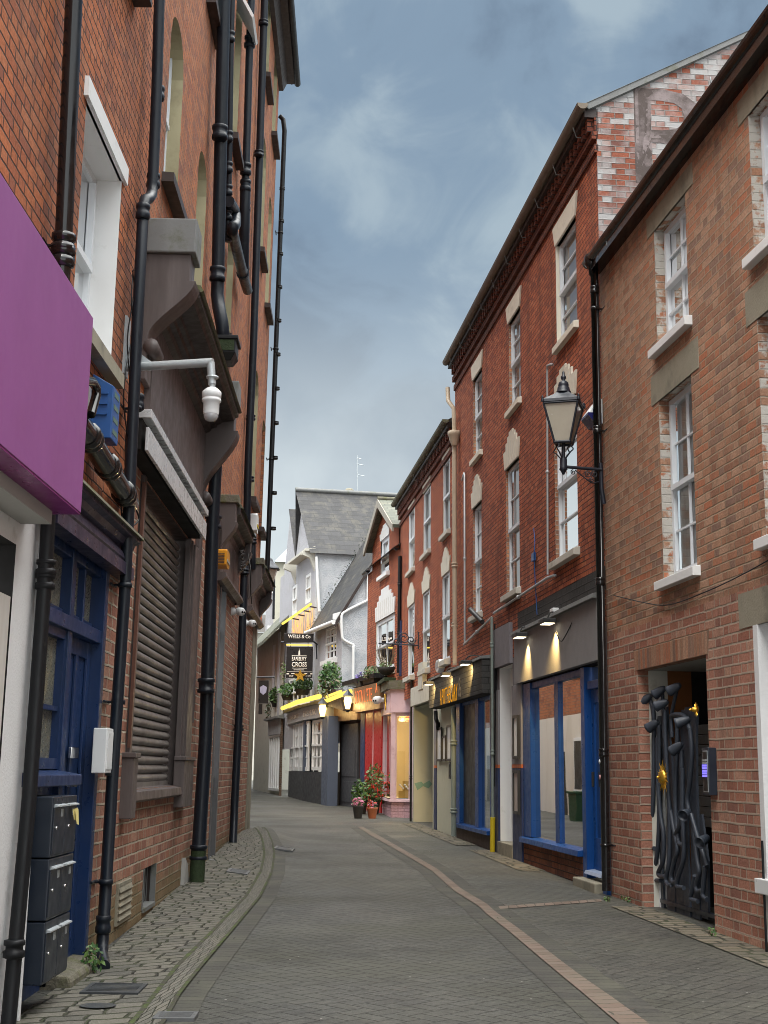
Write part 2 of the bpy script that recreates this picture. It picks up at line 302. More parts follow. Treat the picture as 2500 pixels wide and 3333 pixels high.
def herringbone(name, sc=.135, cols=((.025, .0265, .023), (.036, .0365, .030), (.019, .0205, .018), (.030, .0305, .025)), rot=45.):
    k = NT(name); ps = k.pos(); mp = k.n('ShaderNodeMapping'); mp.inputs['Rotation'].default_value = (0, 0, math.radians(rot)); mp.inputs['Scale'].default_value = (1/sc, 1/sc, 1); k.link(ps, mp.inputs[0])
    s = k.sep(mp.outputs[0]); X = k.M('ADD', s[0], 400.); Y = k.M('ADD', s[1], 400.)
    i = k.M('FLOOR', X); j = k.M('FLOOR', Y); fx = k.M('SUBTRACT', X, i); fy = k.M('SUBTRACT', Y, j); q = k.M('FLOORED_MODULO', k.M('SUBTRACT', i, j), 4.)
    eq = lambda v: k.M('COMPARE', q, v, .1)
    k0, k1, k2, k3 = eq(0.), eq(1.), eq(2.), eq(3.)
    dl = k.M('ADD', fx, k.M('MULTIPLY', k1, 9.)); dr = k.M('ADD', k.M('SUBTRACT', 1., fx), k.M('MULTIPLY', k0, 9.)); db = k.M('ADD', fy, k.M('MULTIPLY', k2, 9.)); dt = k.M('ADD', k.M('SUBTRACT', 1., fy), k.M('MULTIPLY', k3, 9.))
    d = k.M('MULTIPLY', k.M('MINIMUM', k.M('MINIMUM', dl, dr), k.M('MINIMUM', db, dt)), sc)
    rnd = k.wn(k.comb(k.M('SUBTRACT', i, k1), k.M('SUBTRACT', j, k2), 1.3))
    mask = k.rng(k.M('ADD', d, k.M('MULTIPLY', k.M('SUBTRACT', k.noise(ps, 60, 2), .5), .004)), .0015, .0075, 0, 1, True)
    n = len(cols); c = k.ramp(rnd, [(a/n, v) for a, v in enumerate(cols)], 'CONSTANT')
    grit = k.noise(ps, 160, 3, .7); c = k.mix(k.rng(grit, .42, .72, 0., .8), c, (.23, .23, .215))
    mid = k.noise(ps, 22, 5, .75); c = k.mix(k.rng(mid, .40, .62, 0., .75), c, (.016, .016, .014)); c = k.mix(k.rng(k.noise(ps, 15, 5, .75), .54, .66, 0., .55), c, (.115, .112, .095))
    big = k.noise(ps, .55, 6, .6); c = k.mix(k.rng(big, .42, .68, 0., .5), c, (.055, .054, .036)); c = k.mix(k.rng(k.noise(ps, 1.7, 5, .6), .5, .72, 0., .6), c, (.02, .02, .018)); c = k.mix(k.rng(k.noise(ps, .33, 5, .62), .46, .60, 0., .55), c, (.078, .078, .062))
    c = k.mix(mask, (.012, .012, .010), c)
    sp = k.n('ShaderNodeTexVoronoi'); sp.inputs['Scale'].default_value = 4.5; k.link(ps, sp.inputs['Vector']); c = k.mix(k.rng(sp.outputs['Distance'], .05, .03, 0., .85), c, (.42, .41, .38))
    h = k.M('ADD', mask, k.M('MULTIPLY', mid, .5)); h = k.M('ADD', h, k.M('MULTIPLY', rnd, .3))
    return k.bsdf(c, k.rng(big, .3, .7, .5, .78), 0, .4, h, .8, .008)
def settmat(name, w=.2, h=.12, cols=((.22, .21, .19), (.30, .285, .25), (.17, .165, .15), (.26, .24, .2)), joint=(.035, .034, .024), rot=0., bs=1., bd=.025, jw=.02, mossy=.28):
    k = NT(name); ps = k.uv(); mp = k.n('ShaderNodeMapping'); mp.inputs['Rotation'].default_value = (0, 0, math.radians(rot)); k.link(ps, mp.inputs[0]); s = k.sep(mp.outputs[0]); P3 = k.pos()
    v = k.M('ADD', s[1], k.M('MULTIPLY', k.M('SUBTRACT', k.noise(P3, 2.6, 3), .5), .11)); u = k.M('ADD', s[0], k.M('MULTIPLY', k.M('SUBTRACT', k.noise(P3, 4.2, 3), .5), .09))
    vr = k.M('DIVIDE', v, h); row = k.M('FLOOR', vr); fv = k.M('SUBTRACT', vr, row); wr = k.wn(k.comb(row, 3., 1.))
    ur = k.M('ADD', k.M('DIVIDE', u, w), wr); ku = k.M('FLOOR', ur); fu = k.M('SUBTRACT', ur, ku)
    d = k.M('MINIMUM', k.M('MULTIPLY', k.M('MINIMUM', fu, k.M('SUBTRACT', 1., fu)), w), k.M('MULTIPLY', k.M('MINIMUM', fv, k.M('SUBTRACT', 1., fv)), h))
    d = k.M('ADD', d, k.M('MULTIPLY', k.M('SUBTRACT', k.noise(P3, 30, 3), .5), .02)); mask = k.rng(d, jw*.2, jw*1.2, 0, 1, True); rnd = k.wn(k.comb(ku, row, 5.))
    n = len(cols); c = k.ramp(rnd, [(a/n, q) for a, q in enumerate(cols)], 'CONSTANT'); fine = k.noise(P3, 45, 5, .65); c = k.mix(k.rng(fine, .35, .75, 0, .5), c, (.11, .105, .09))
    c = k.mix(k.rng(k.noise(P3, 1.3, 4), .45, .7, 0, .45), c, (.12, .12, .085)); jc = k.mix(k.rng(k.noise(P3, 2.1, 4), .42, .6, 0, mossy), joint, (.07, .11, .025)); c = k.mix(mask, jc, c)
    return k.bsdf(c, .75, 0, .35, k.M('ADD', k.M('ADD', mask, k.M('MULTIPLY', fine, .35)), k.M('MULTIPLY', rnd, .4)), bs, bd)
def slatemat(name, cols, w=.28, h=.2, moss=.3):
    k = NT(name); s = k.sep(k.uv()); P3 = k.pos(); vr = k.M('DIVIDE', k.M('ADD', s[1], k.M('MULTIPLY', k.M('SUBTRACT', k.noise(P3, 2, 2), .5), .05)), h); row = k.M('FLOOR', vr); fv = k.M('SUBTRACT', vr, row)
    ur = k.M('ADD', k.M('DIVIDE', s[0], w), k.M('ADD', k.M('MULTIPLY', k.M('FLOORED_MODULO', row, 2.), .5), k.M('MULTIPLY', k.wn(k.comb(row, 2., 2.)), .16))); ku = k.M('FLOOR', ur); fu = k.M('SUBTRACT', ur, ku)
    e = k.M('MULTIPLY', k.rng(k.M('MINIMUM', fu, k.M('SUBTRACT', 1., fu)), .0, .05), k.rng(fv, .0, .12)); rnd = k.wn(k.comb(ku, row, 1.)); n = len(cols)
    c = k.ramp(rnd, [(a/n, q) for a, q in enumerate(cols)], 'CONSTANT'); c = k.mix(k.rng(k.noise(P3, 2.2, 5, .65), .48, .72, 0, moss), c, (.2, .18, .12)); c = k.mix(k.rng(k.noise(P3, 30, 3), .4, .8, 0, .4), c, (.06, .06, .06)); c = k.mix(e, (.02, .02, .02), c)
    return k.bsdf(c, .65, 0, .4, k.M('ADD', k.M('SUBTRACT', 1., fv), k.M('MULTIPLY', rnd, .5)), .7, .02)
def glassmat(name, tint=(.75, .8, .8), refl=.12, rough=.015, wavy=.0):
    k = NT(name); tr = k.n('ShaderNodeBsdfTransparent'); tr.inputs[0].default_value = (*tint, 1); gl = k.n('ShaderNodeBsdfGlossy'); gl.inputs['Roughness'].default_value = rough
    if wavy:
        b = k.n('ShaderNodeBump'); b.inputs['Strength'].default_value = wavy; b.inputs['Distance'].default_value = .05; k.link(k.noise(k.pos(), 1.3, 1), b.inputs['Height']); k.link(b.outputs[0], gl.inputs['Normal'])
    fr = k.n('ShaderNodeFresnel'); fr.inputs[0].default_value = 1.5; f = k.M('ADD', k.M('MULTIPLY', fr.outputs[0], 1-refl), refl, clamp=True); mx = k.n('ShaderNodeMixShader'); k.link(f, mx.inputs[0]); k.link(tr.outputs[0], mx.inputs[1]); k.link(gl.outputs[0], mx.inputs[2]); k.link(mx.outputs[0], k.out.inputs[0]); return k.m
def emat(name, col, st):
    k = NT(name); e = k.n('ShaderNodeEmission'); e.inputs[0].default_value = (*col, 1); e.inputs[1].default_value = st; k.link(e.outputs[0], k.out.inputs[0]); return k.m
def leafmat(name, a, b):
    k = NT(name); c = k.mix(k.wn(k.scl(k.pos(), (23, 23, 23))), a, b); return k.bsdf(c, .5, 0, .35, **{'Subsurface Weight': .0})
RED = ((.45, .125, .056), (.53, .152, .067), (.37, .10, .05), (.49, .135, .06), (.26, .08, .048), (.54, .185, .09))
ORG = ((.42, .135, .055), (.47, .155, .06), (.34, .105, .048), (.44, .14, .055), (.24, .085, .055), (.45, .17, .08))
TAN = ((.39, .19, .112), (.45, .245, .155), (.31, .145, .09), (.48, .29, .195), (.45, .16, .082), (.25, .155, .12))
PNK = ((.38, .168, .11), (.45, .22, .155), (.32, .132, .09), (.42, .195, .138), (.26, .12, .092), (.48, .275, .195))
M_L1 = brickmat('orange_brick', ORG, (.06, .036, .028), stain=(.7, (.14, .07, .05)), mw=.012, sat_noise=.6)
M_L1b = brickmat('pink_brick', PNK, (.46, .40, .31), stain=(.3, (.15, .10, .07)), mw=.020, bs=1., h=.107, p=.48, base_dirt=((.16, .135, .065), .62))
M_L2 = brickmat('tall_red_brick', tuple((r*.93+.01, g*1.02, b*1.1) for r, g, b in ORG), (.26, .17, .12), stain=(.3, (.17, .11, .085)), mw=.010)
M_R1 = brickmat('weathered_brown_brick', TAN, (.35, .265, .18), stain=(.34, (.20, .125, .085)), mw=.013, bs=.9)
M_R1b = brickmat('rough_red_brick', PNK, (.42, .335, .26), stain=(.22, (.17, .10, .075)), mw=.020, bs=1., h=.102, p=.45)
M_R1w = brickmat('flaking_white_brick', TAN, (.38, .33, .26), paint=((.46, .44, .40), .46, .56, 9.), mw=.013)
M_R2 = brickmat('red_brick', RED, (.07, .03, .024), stain=(.45, (.16, .062, .045)), mw=.010, h=.074, p=.33)
M_R2w = brickmat('white_painted_brick', ((.27, .085, .05), (.33, .10, .055), (.20, .07, .05), (.15, .075, .065), (.36, .12, .06)), (.24, .21, .19), paint=((.35, .345, .345), .36, .60, 1.3), mw=.012, h=.085, p=.40, stain=(.5, (.13, .09, .085)))
M_R2d = brickmat('eaves_shade_red_brick', tuple((r*.4, g*.4, b*.5) for r, g, b in RED), (.03, .02, .018), h=.074, p=.33)  # darkened copy of the red brick: shade under the eaves painted into the colour
M_LANT = pm('lantern_paint', (.010, .014, .024), .42, .15, 5, .08, 50, spec=.5)
M_R2j = brickmat('pale_jamb_brick', tuple((min(1, r*1.15), g*1.9, b*2.3) for r, g, b in RED), (.42, .36, .30), mw=.016, h=.074)
M_DRK = brickmat('black_painted_brick', ((.05, .05, .05), (.06, .06, .058), (.045, .045, .045)), (.03, .03, .03), stain=(.3, (.09, .085, .08)), running=True, p=.3, h=.11)
M_ROAD = herringbone('paver_herringbone')
M_PAVR = herringbone('paver_olive', cols=((.044, .042, .03), (.053, .049, .035), (.035, .034, .025), (.047, .044, .031)), rot=38.)
M_SETT = settmat('granite_setts', .27, .185, cols=((.115, .108, .09), (.145, .136, .112), (.09, .087, .074), (.128, .119, .097)), joint=(.03, .028, .02), jw=.018)
M_KERB = settmat('kerb_setts', .3, .22, cols=((.14, .133, .112), (.168, .157, .13), (.112, .108, .092)), jw=.016)
M_SETR = settmat('buff_setts', .30, .17, cols=((.14, .115, .08), (.18, .148, .105), (.105, .09, .068), (.16, .138, .1)), jw=.022)
M_BAND = settmat('pink_band', 7., .14, cols=((.165, .115, .088), (.19, .136, .106), (.138, .097, .074), (.172, .13, .102)), joint=(.05, .045, .035), jw=.008, bs=.5, bd=.008, mossy=.1)
M_BLK = pm('black_pipe_paint', (.007, .008, .010), .45, .25, 5, .12, 60, spec=.3, dirt=((.06, .058, .05), 3., .62, .85))
M_GBLK = pm('gloss_black', (.008, .008, .009), .16, .2, 4, .05, 20, spec=.6)
M_NVY = pm('navy_pipe', (.008, .012, .019), .4, .2, 5, .1, 50, spec=.35, dirt=((.05, .06, .06), 4., .63, .85))
M_MOSS = pm('mossy_iron', (.02, .035, .012), .8, .6, 14, .6, 60, bd=.01)
M_BLUE = pm('navy_paint', (.009, .028, .095), .36, .2, 4, .06, 40, spec=.4, dirt=((.012, .022, .045), 3., .5, .8), streak=True)
M_BLU2 = pm('bright_blue_paint', (.006, .055, .22), .36, .1, 4, .04, 40, spec=.35)
M_BLU3 = pm('dull_blue_paint', (.022, .036, .10), .5, .2, 3, .1, 40, dirt=((.05, .06, .10), 5., .6, .8))
M_PURF = pm('aubergine_blue_paint', (.028, .025, .05), .35, .25, 4, .08, 40, dirt=((.06, .055, .09), 3., .5, .8), streak=True)
M_PURP = pm('purple_sign_panel', (.245, .075, .245), .45, .06, 1.4, .0, 20, spec=.4, streak=True)
M_PURD = pm('purple_sign_edge', (.20, .02, .16), .35, .1)
M_WHR = pm('white_render', (.66, .67, .68), .8, .06, 3, .45, 55, bd=.01, dirt=((.28, .27, .235), 1.7, .60, .80))
M_WHS = pm('smooth_white_panel', (.60, .58, .55), .6, .06, 2, .05, 30, dirt=((.42, .38, .33), 1.2, .5, .75), streak=True)
M_WHP = pm('white_gloss_paint', (.72, .73, .73), .4, .05, 3, .05, 30, dirt=((.5, .5, .48), 5, .6, .85))
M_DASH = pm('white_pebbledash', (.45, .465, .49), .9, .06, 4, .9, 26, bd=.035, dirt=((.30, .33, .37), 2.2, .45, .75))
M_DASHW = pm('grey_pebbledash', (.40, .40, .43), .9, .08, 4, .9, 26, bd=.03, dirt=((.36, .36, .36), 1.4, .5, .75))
M_CRM = pm('cream_paint', (.68, .65, .55), .7, .07, 3, .15, 40, dirt=((.38, .35, .27), 2.5, .58, .8))
M_CRM2 = pm('pale_stone_paint', (.53, .52, .46), .75, .08, 4, .2, 50, dirt=((.30, .28, .22), 3.5, .55, .8))
M_BUFF = pm('buff_reveal', (.36, .32, .20), .8, .12, 3, .2, 40, dirt=((.2, .17, .1), 2, .5, .8))
M_TAUPE = pm('brown_grey_shopfront', (.085, .068, .066), .45, .15, 3, .08, 40, dirt=((.15, .125, .12), 3.2, .5, .78), streak=True)
M_TAUD = pm('dark_brown_paint', (.035, .024, .022), .5, .2, 4, .1, 40, dirt=((.06, .045, .04), 4, .55, .8))
M_SHUT = pm('roller_slat', (.175, .16, .15), .38, .08, 1.2, .03, 30, metal=.1, dirt=((.115, .10, .09), 1.1, .48, .75))
M_STEEL = pm('brushed_steel', (.62, .63, .64), .3, .12, 3, .04, 30, metal=.35, dirt=((.46, .45, .44), 1.2, .5, .8))
M_GALV = pm('galvanised_steel', (.46, .50, .52), .45, .15, 25, .08, 60, metal=.55)
M_LEAD = pm('lead_flashing', (.16, .165, .165), .6, .25, 5, .3, 30, dirt=((.08, .085, .05), 5, .5, .75))
M_LEADM = pm('mossy_lead', (.13, .12, .09), .8, .4, 9, .6, 30, bd=.02, dirt=((.09, .10, .03), 7, .48, .7))
M_CONC = pm('weathered_stone', (.25, .23, .175), .85, .15, 4, .4, 40, dirt=((.11, .105, .08), 2.2, .48, .75), bd=.01)
M_SOFF = pm('grey_soffit', (.36, .36, .345), .8, .1, 2, .1, 30)
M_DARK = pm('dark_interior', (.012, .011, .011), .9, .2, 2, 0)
M_DKBR = pm('dark_brown_interior', (.045, .02, .012), .8, .2, 2, 0)
M_MBOX = pm('anthracite_metal', (.012, .018, .03), .36, .12, 3, .04, 50, spec=.5)
M_WPL = pm('white_plastic', (.70, .72, .73), .35, .04, 3, 0)
M_CHR = pm('chrome', (.7, .7, .7), .15, .05, 3, 0, metal=1.)
M_AL_BLUE = pm('alarm_blue', (.02, .085, .27), .4, .12, 8, .05, dirt=((.06, .12, .2), 9, .58, .8))
M_YEL = pm('yellow_plastic', (.55, .42, .02), .4, .1, 5, .03)
M_ORNG = pm('orange_alarm', (.62, .26, .01), .4, .1, 5, .03)
M_SASH = pm('white_sash_paint', (.66, .70, .74), .42, .05, 4, .05, 40)
M_CURT = pm('pale_blind', (.78, .79, .78), .9, .12, 6, .1, 12)
M_GLASS = glassmat('window_glass', (.88, .92, .93), .07, wavy=.03)
M_SHOPG = glassmat('shop_glass', (.42, .45, .46), .42, wavy=.02)
M_OBSC = pm('obscured_glass', (.13, .135, .11), .3, .3, 26, .9, 90, spec=.8, dirt=((.23, .20, .12), 3, .5, .7))
M_SLATE = slatemat('roof_slate', ((.019, .0195, .023), (.027, .0275, .031), (.015, .0155, .018), (.023, .023, .025)), .36, .30)
M_SLATG = slatemat('green_slate', ((.11, .12, .09), (.14, .145, .11), (.085, .095, .07)), moss=.5)
M_TILED = pm('dark_tile', (.05, .045, .04), .7, .3, 6, .4)
M_GRYF = pm('grey_rendered_fascia', (.23, .225, .23), .8, .12, 3, .5, 60, dirt=((.24, .235, .23), 3.2, .52, .75), bd=.006)
M_GRY2 = pm('grey_panel', (.13, .125, .115), .5, .1, 2, .05)
M_CHAR = pm('charcoal_panel', (.028, .028, .028), .45, .1, 2, .03)
M_TEAL = pm('grey_green_pipe', (.21, .25, .23), .45, .12, 4, .05, dirt=((.12, .14, .13), 4, .55, .8))
M_CRMP = pm('cream_pipe_paint', (.48, .40, .30), .5, .1, 4, .05, dirt=((.3, .23, .16), 4, .55, .8))
M_PGRN = pm('pale_green_render', (.45, .45, .355), .8, .05, 3, .1, 30, dirt=((.36, .35, .26), 1.6, .55, .8))
M_PINK = pm('pale_pink_paint', (.58, .42, .46), .55, .06, 3, .1, 30, dirt=((.42, .26, .29), 4, .55, .8))
M_REDS = pm('red_paint', (.42, .008, .01), .35, .15, 3, .04)
M_GOLD = pm('gilt', (.62, .36, .05), .32, .15, 12, .1, metal=.85)
M_IRON = pm('dark_blue_iron', (.036, .045, .062), .5, .18, 6, .12, 60, spec=.5)
M_FROST = pm('lamp_glass', (.46, .43, .35), .18, .07, 1.5, .0, spec=.8, dirt=((.36, .33, .26), .9, .4, .8))
M_LEAF = leafmat('leaf_dark', (.018, .055, .014), (.05, .12, .03)); M_LEAF2 = leafmat('leaf_light', (.06, .13, .03), (.12, .19, .05)); M_LEAFP = leafmat('leaf_silver', (.14, .17, .13), (.24, .25, .2))
M_FLP = leafmat('violet_flower', (.06, .035, .2), (.13, .08, .33)); M_FLR = leafmat('red_flower', (.45, .02, .02), (.6, .06, .03)); M_FLK = leafmat('pink_flower', (.5, .1, .22), (.62, .25, .36)); M_STEM = leafmat('stem', (.12, .10, .06), (.2, .17, .1))
M_TERR = pm('terracotta', (.34, .11, .05), .8, .15, 6, .2); M_POT = pm('dark_pot', (.03, .028, .026), .7, .2, 6, .2)
M_SIGNB = pm('sign_black', (.014, .012, .012), .35, .12, 3, .02); M_SIGNW = pm('sign_cream', (.72, .66, .58), .5, .05, 4, 0); M_BRNS = pm('bronze_sign_board', (.20, .115, .06), .42, .1, 3, .05)
E_WARM = emat('warm_lamp', (1, .62, .22), 9.); E_STRIP = emat('yellow_strip_light', (1, .70, .13), 1.05); E_NEON = emat('orange_lit_letter', (1, .42, .03), 1.7); E_NEON2 = emat('copper_lit_letter', (1, .22, .07), 1.0); E_KEY = emat('blue_key_light', (.22, .18, 1), 1.0); E_GOLD = emat('gold_lit_letter', (1, .42, .015), .62)
M_SHOPI = pm('shop_cream_interior', (.62, .50, .28), .8, .08, 2, .02)
M_WORN = pm('worn_steel', (.13, .135, .14), .5, .25, 12, .2, 60, metal=.3, dirt=((.09, .085, .07), 5, .5, .8))
M_GRATE = pm('cast_iron', (.045, .05, .055), .6, .25, 12, .3, 60, metal=.3, dirt=((.10, .095, .08), 5, .5, .8))
# ------------------------------------------------------------ wall planes of the two street fronts
WL1 = Wall((-2.4, 0), (-2.4, 12.3), 1, .010)
WL2 = Wall((-2.4, 12.3), (-2.742, 29.4), 1, .012, 4.)
WR1 = Wall((4.57, 4), (2.945, 17.75), -1)
WR2 = Wall((2.945, 17.75), (.5, 40.2), -1)
WR4 = Wall((.5, 40.2), (-.52, 45.6), -1)
WAX = Wall((-.52, 45.6), (-2.63, 52.6), -1)
WPB = Wall((-2.63, 52.6), (-4.24, 58.6), -1)
WFS = Wall((-4.24, 58.6), (-6.35, 68.5), -1)
# ------------------------------------------------------------ setting: street surface
def gridmesh(xs, ys, dz=0.):
    m = MB(); vs = [Vector((x, y, G(x, y)+dz)) for y in ys for x in xs]; n = len(xs)
    m.mesh(vs, [(j*n+i, j*n+i+1, (j+1)*n+i+1, (j+1)*n+i) for j in range(len(ys)-1) for i in range(n-1)]); return m
xs = [-60, -30, -15, -9, -7, -6, -5]+[-4.4+.1*i for i in range(30)]+[-1.4+.4*i for i in range(18)]+[6.5, 8, 12, 20, 40, 60]
ys = [-12, -6, 0, 3]+[5+.5*i for i in range(70)]+[40+2*i for i in range(21)]+[90, 110, 140, 200]
tag(gridmesh(xs, ys).build('road', M_ROAD, loc=(0, 10, 0)), kind='structure')
def strip(left, right, name, mat, dz, n=60, cross=6, uvs=1.):
    """a sheet on the street between two polylines of plan points, laid dz above it"""
    def res(P, n):
        P = [Vector((p[0], p[1])) for p in P]; L = [0]
        for a, b in zip(P, P[1:]): L.append(L[-1]+(b-a).length)
        out = []
        for k in range(n+1):
            t = L[-1]*k/n; i = max(j for j in range(len(L)) if L[j] <= t+1e-9); i = min(i, len(P)-2); f = (t-L[i])/max(1e-9, L[i+1]-L[i]); out.append(P[i].lerp(P[i+1], f))
        return out, L[-1]
    A, LA = res(left, n); B, LB = res(right, n); m = MB(); acc = 0
    for i in range(n):
        st = ((A[i+1]+B[i+1])/2-(A[i]+B[i])/2).length
        for j in range(cross):
            q = []; uv = []
            for a, b, ac in ((i, j, acc), (i, j+1, acc), (i+1, j+1, acc+st), (i+1, j, acc+st)):
                p = A[a].lerp(B[a], b/cross); q.append((p.x, p.y, G(p.x, p.y)+dz)); uv.append(((A[a]-B[a]).length*b/cross, ac))
            m.face(q, 0, uv)
        acc += st
    o = m.build(name, mat, loc=(0, 10, 0)); return tag(o, kind='structure')
def G2(*pts): return [(lambda p: (p.x, p.y))(gpt(*q)) for q in pts]
kerb_out = [(-1.35, 4.)]+G2((530, 3333), (579, 3244), (651, 3153), (753, 3033), (844, 2924), (884, 2842), (892, 2780), (886, 2745), (872, 2712), (836, 2692))
kerb_in = [(-1.62, 4.)]+G2((440, 3333), (500, 3255), (579, 3153), (693, 3039), (802, 2924), (850, 2842), (862, 2785), (858, 2750), (850, 2722), (828, 2697))
wall_l = [(-2.36, 4.), (-2.36, 9.), (-2.38, 12.3)]+[(WL2.P(s, .0, 0).x, WL2.P(s, 0, 0).y) for s in (3, 6, 9, 12, 15.5)]
strip(wall_l, kerb_in, 'pavement', M_SETT, .016, 90, 8)
strip(kerb_in, kerb_out, 'kerb', M_KERB, .022, 90, 2)
bl = G2((1165, 2693), (1205, 2720), (1285, 2765), (1350, 2803), (1405, 2836), (1478, 2902), (1560, 2953), (1582, 2976), (1660, 3037), (1745, 3110), (1832, 3183), (1912, 3249), (1985, 3312), (2010, 3333))
br = G2((1180, 2692), (1224, 2716), (1305, 2762), (1372, 2800), (1426, 2832), (1500, 2894), (1588, 2947), (1612, 2970), (1700, 3034), (1796, 3108), (1892, 3181), (1988, 3247), (2075, 3310), (2108, 3333))
dl = lambda a: (a[-1][0]+(a[-1][0]-a[-2][0])*9, a[-1][1]+(a[-1][1]-a[-2][1])*9)
wr = lambda s, o, w=WR1: (w.P(s, o, 0).x, w.P(s, o, 0).y)
M_COURSE = settmat('dark_paver_course', 7., .14, cols=((.042, .041, .036), (.052, .05, .043), (.034, .0335, .03)), joint=(.02, .02, .017), jw=.008, bs=.5, bd=.008, mossy=.1)
mv = lambda L, dx: [(x+dx, y) for x, y in L]
far_r = [wr(s, .03, WR2) for s in (22.4, 15, 8, 0)]+[wr(s, .03) for s in (13.4, 8, 4, 1)]
strip(br+[(1.9, 4.5)], far_r, 'footway', M_PAVR, .006, 90, 10)
strip(bl+[(1.72, 4.5)], br+[(1.9, 4.5)], 'paving_band', M_BAND, .012, 90, 2)
strip([wr(s, .40) for s in (1, 5, 9, 12.5)], [wr(s, .0) for s in (1, 5, 9, 12.5)], 'setts_edging', M_SETR, .016, 50, 3)
strip([wr(s, .42, WR2) for s in (3.6, 6, 8.2)], [wr(s, .02, WR2) for s in (3.6, 6, 8.2)], 'setts_edging', M_SETR, .016, 40, 3)
strip([wr(s, .45, WR2) for s in (9.5, 14, 18)], [wr(s, .02, WR2) for s in (9.5, 14, 18)], 'setts_edging', M_SETR, .016, 40, 3)
strip(mv(bl+[(1.72, 4.5)], -.20), bl+[(1.72, 4.5)], 'paver_course', M_COURSE, .004, 90, 2)
strip(br+[(1.9, 4.5)], mv(br+[(1.9, 4.5)], .20), 'paver_course', M_COURSE, .010, 90, 2)
strip(kerb_out, mv(kerb_out, .20), 'paver_course', M_COURSE, .008, 90, 2)
M_MOSL = pm('joint_moss', (.055, .075, .022), .95, .5, 9, .6, 60, bd=.01, dirt=((.05, .048, .035), 6., .42, .55))
for q in (strip(mv(kerb_in, -.025), mv(kerb_in, .012), 'moss', M_MOSL, .026, 90, 1), strip(mv(kerb_out, -.01), mv(kerb_out, .022), 'moss', M_MOSL, .026, 90, 1)): q['kind'] = 'stuff'
strip(G2((1628, 2962), (1960, 2937)), G2((1622, 2953), (1955, 2929)), 'paving_band', M_BAND, .012, 20, 2)
# ------------------------------------------------------------ shared builders
def drainpipe(label, pts, r, mat, joints=(), group=None, name='drainpipe', cat='drainpipe', jr=1.32, jh=.1, brackets=(), smooth=True, n=12, shoe=False, topmoss=None):
    pts = [Vector(p) for p in pts]; root = thing(name, label, cat, min(pts, key=lambda p: p.z), group)
    m = MB(); m.tube(pts, r, n); m.build('pipe', mat, root); r = r[0] if isinstance(r, list) else r
    for j in joints:                # (point, axis) socket collars
        p, ax = j; ax = Vector(ax); MB().lathe(p, [(r*1.02, -jh*.5), (r*jr, -jh*.42), (r*jr, -jh*.1), (r*1.12, -jh*.02), (r*1.12, jh*.2), (r*jr*.98, jh*.25), (r*jr*.98, jh*.5), (r*1.02, jh*.55)], n, 0, ax).build('collar', mat, root)
    for p, nv, dv in brackets:      # ear brackets bolted back to the wall
        p = Vector(p); b = MB(); b.lathe(p, [(r*1.05, -.02), (r*1.18, -.02), (r*1.18, .02), (r*1.05, .02)], n); q = p-Vector(nv)*(r+.05); b.tube([q-Vector(dv)*(r+.06), q, q+Vector(dv)*(r+.06)], .012, 6); b.tube([q, p], .012, 6); b.build('bracket', mat, root)
    return root
def sash(w, s0, s1, z0, z1, dep, bld, fm=None, cols=2, rows=2, fw=.055, curtain=None, sill=None, lintel=None, glass=None, mr=True, bar=.022, label=None, back=True, arch=0.):
    fm = fm or M_SASH; o1 = -dep+.05; o0 = -dep; m = MB()
    m.box(w, s0, s0+fw, o0, o1, z0, z1); m.box(w, s1-fw, s1, o0, o1, z0, z1); m.box(w, s0+fw, s1-fw, o0, o1, z0, z0+fw*1.3); m.box(w, s0+fw, s1-fw, o0, o1, z1-fw, z1)
    zm = (z0+z1)/2
    if mr: m.box(w, s0+fw, s1-fw, o0, o1+.03, zm-.03, zm+.03); m.box(w, s0+fw, s0+fw*1.7, o0+.012, o1+.022, zm+.03, z1-fw); m.box(w, s1-fw*1.7, s1-fw, o0+.012, o1+.022, zm+.03, z1-fw)
    for i in range(1, cols): x = s0+(s1-s0)*i/cols; m.box(w, x-bar/2, x+bar/2, o0+.008, o1-.012, z0+fw, z1-fw)
    for a, b in (((z0+fw, zm-.03), (zm+.03, z1-fw)) if mr else ((z0+fw, z1-fw),)):
        for i in range(1, rows): y = a+(b-a)*i/rows; m.box(w, s0+fw, s1-fw, o0+.009, o1-.013, y-bar/2, y+bar/2)
    win = m.build('window', fm, bld)
    MB().face([w.P(s0+fw*.5, o0+.006, z0), w.P(s1-fw*.5, o0+.006, z0), w.P(s1-fw*.5, o0+.006, z1), w.P(s0+fw*.5, o0+.006, z1)]).build('pane', glass or M_GLASS, win)
    if curtain:
        c = MB(); N = 26; a, b, cz = s0, s1, z0+(z1-z0)*curtain[1]
        rows_ = [[w.P(a+(b-a)*i/N, o0-.035+.012*math.sin(i*1.9)+.008*math.sin(i*.7), z) for i in range(N+1)] for z in (cz, z1)]
        c.mesh(rows_[0]+rows_[1], [(i, i+1, N+2+i, N+1+i) for i in range(N)], 0, True); c.build('curtain', curtain[0], win)
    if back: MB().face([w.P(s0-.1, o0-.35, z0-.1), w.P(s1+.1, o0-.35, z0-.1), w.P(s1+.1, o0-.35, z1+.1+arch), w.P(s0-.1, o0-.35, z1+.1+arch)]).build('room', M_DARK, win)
    if sill: mt, ov, th, pr = sill; q = MB(); q.prism(w, [(o1, z0+.012), (pr, z0-.02), (pr, z0-.02-th), (-.02, z0-.02-th), (o1, z0-.03)], s0-ov, s1+ov); q.build('sill', mt, win, bevel=.006)
    if lintel: mt, ov, th, pr = lintel; MB().box(w, s0-ov, s1+ov, -.02, pr, z1, z1+th).build('lintel', mt, win, bevel=.004)
    return win
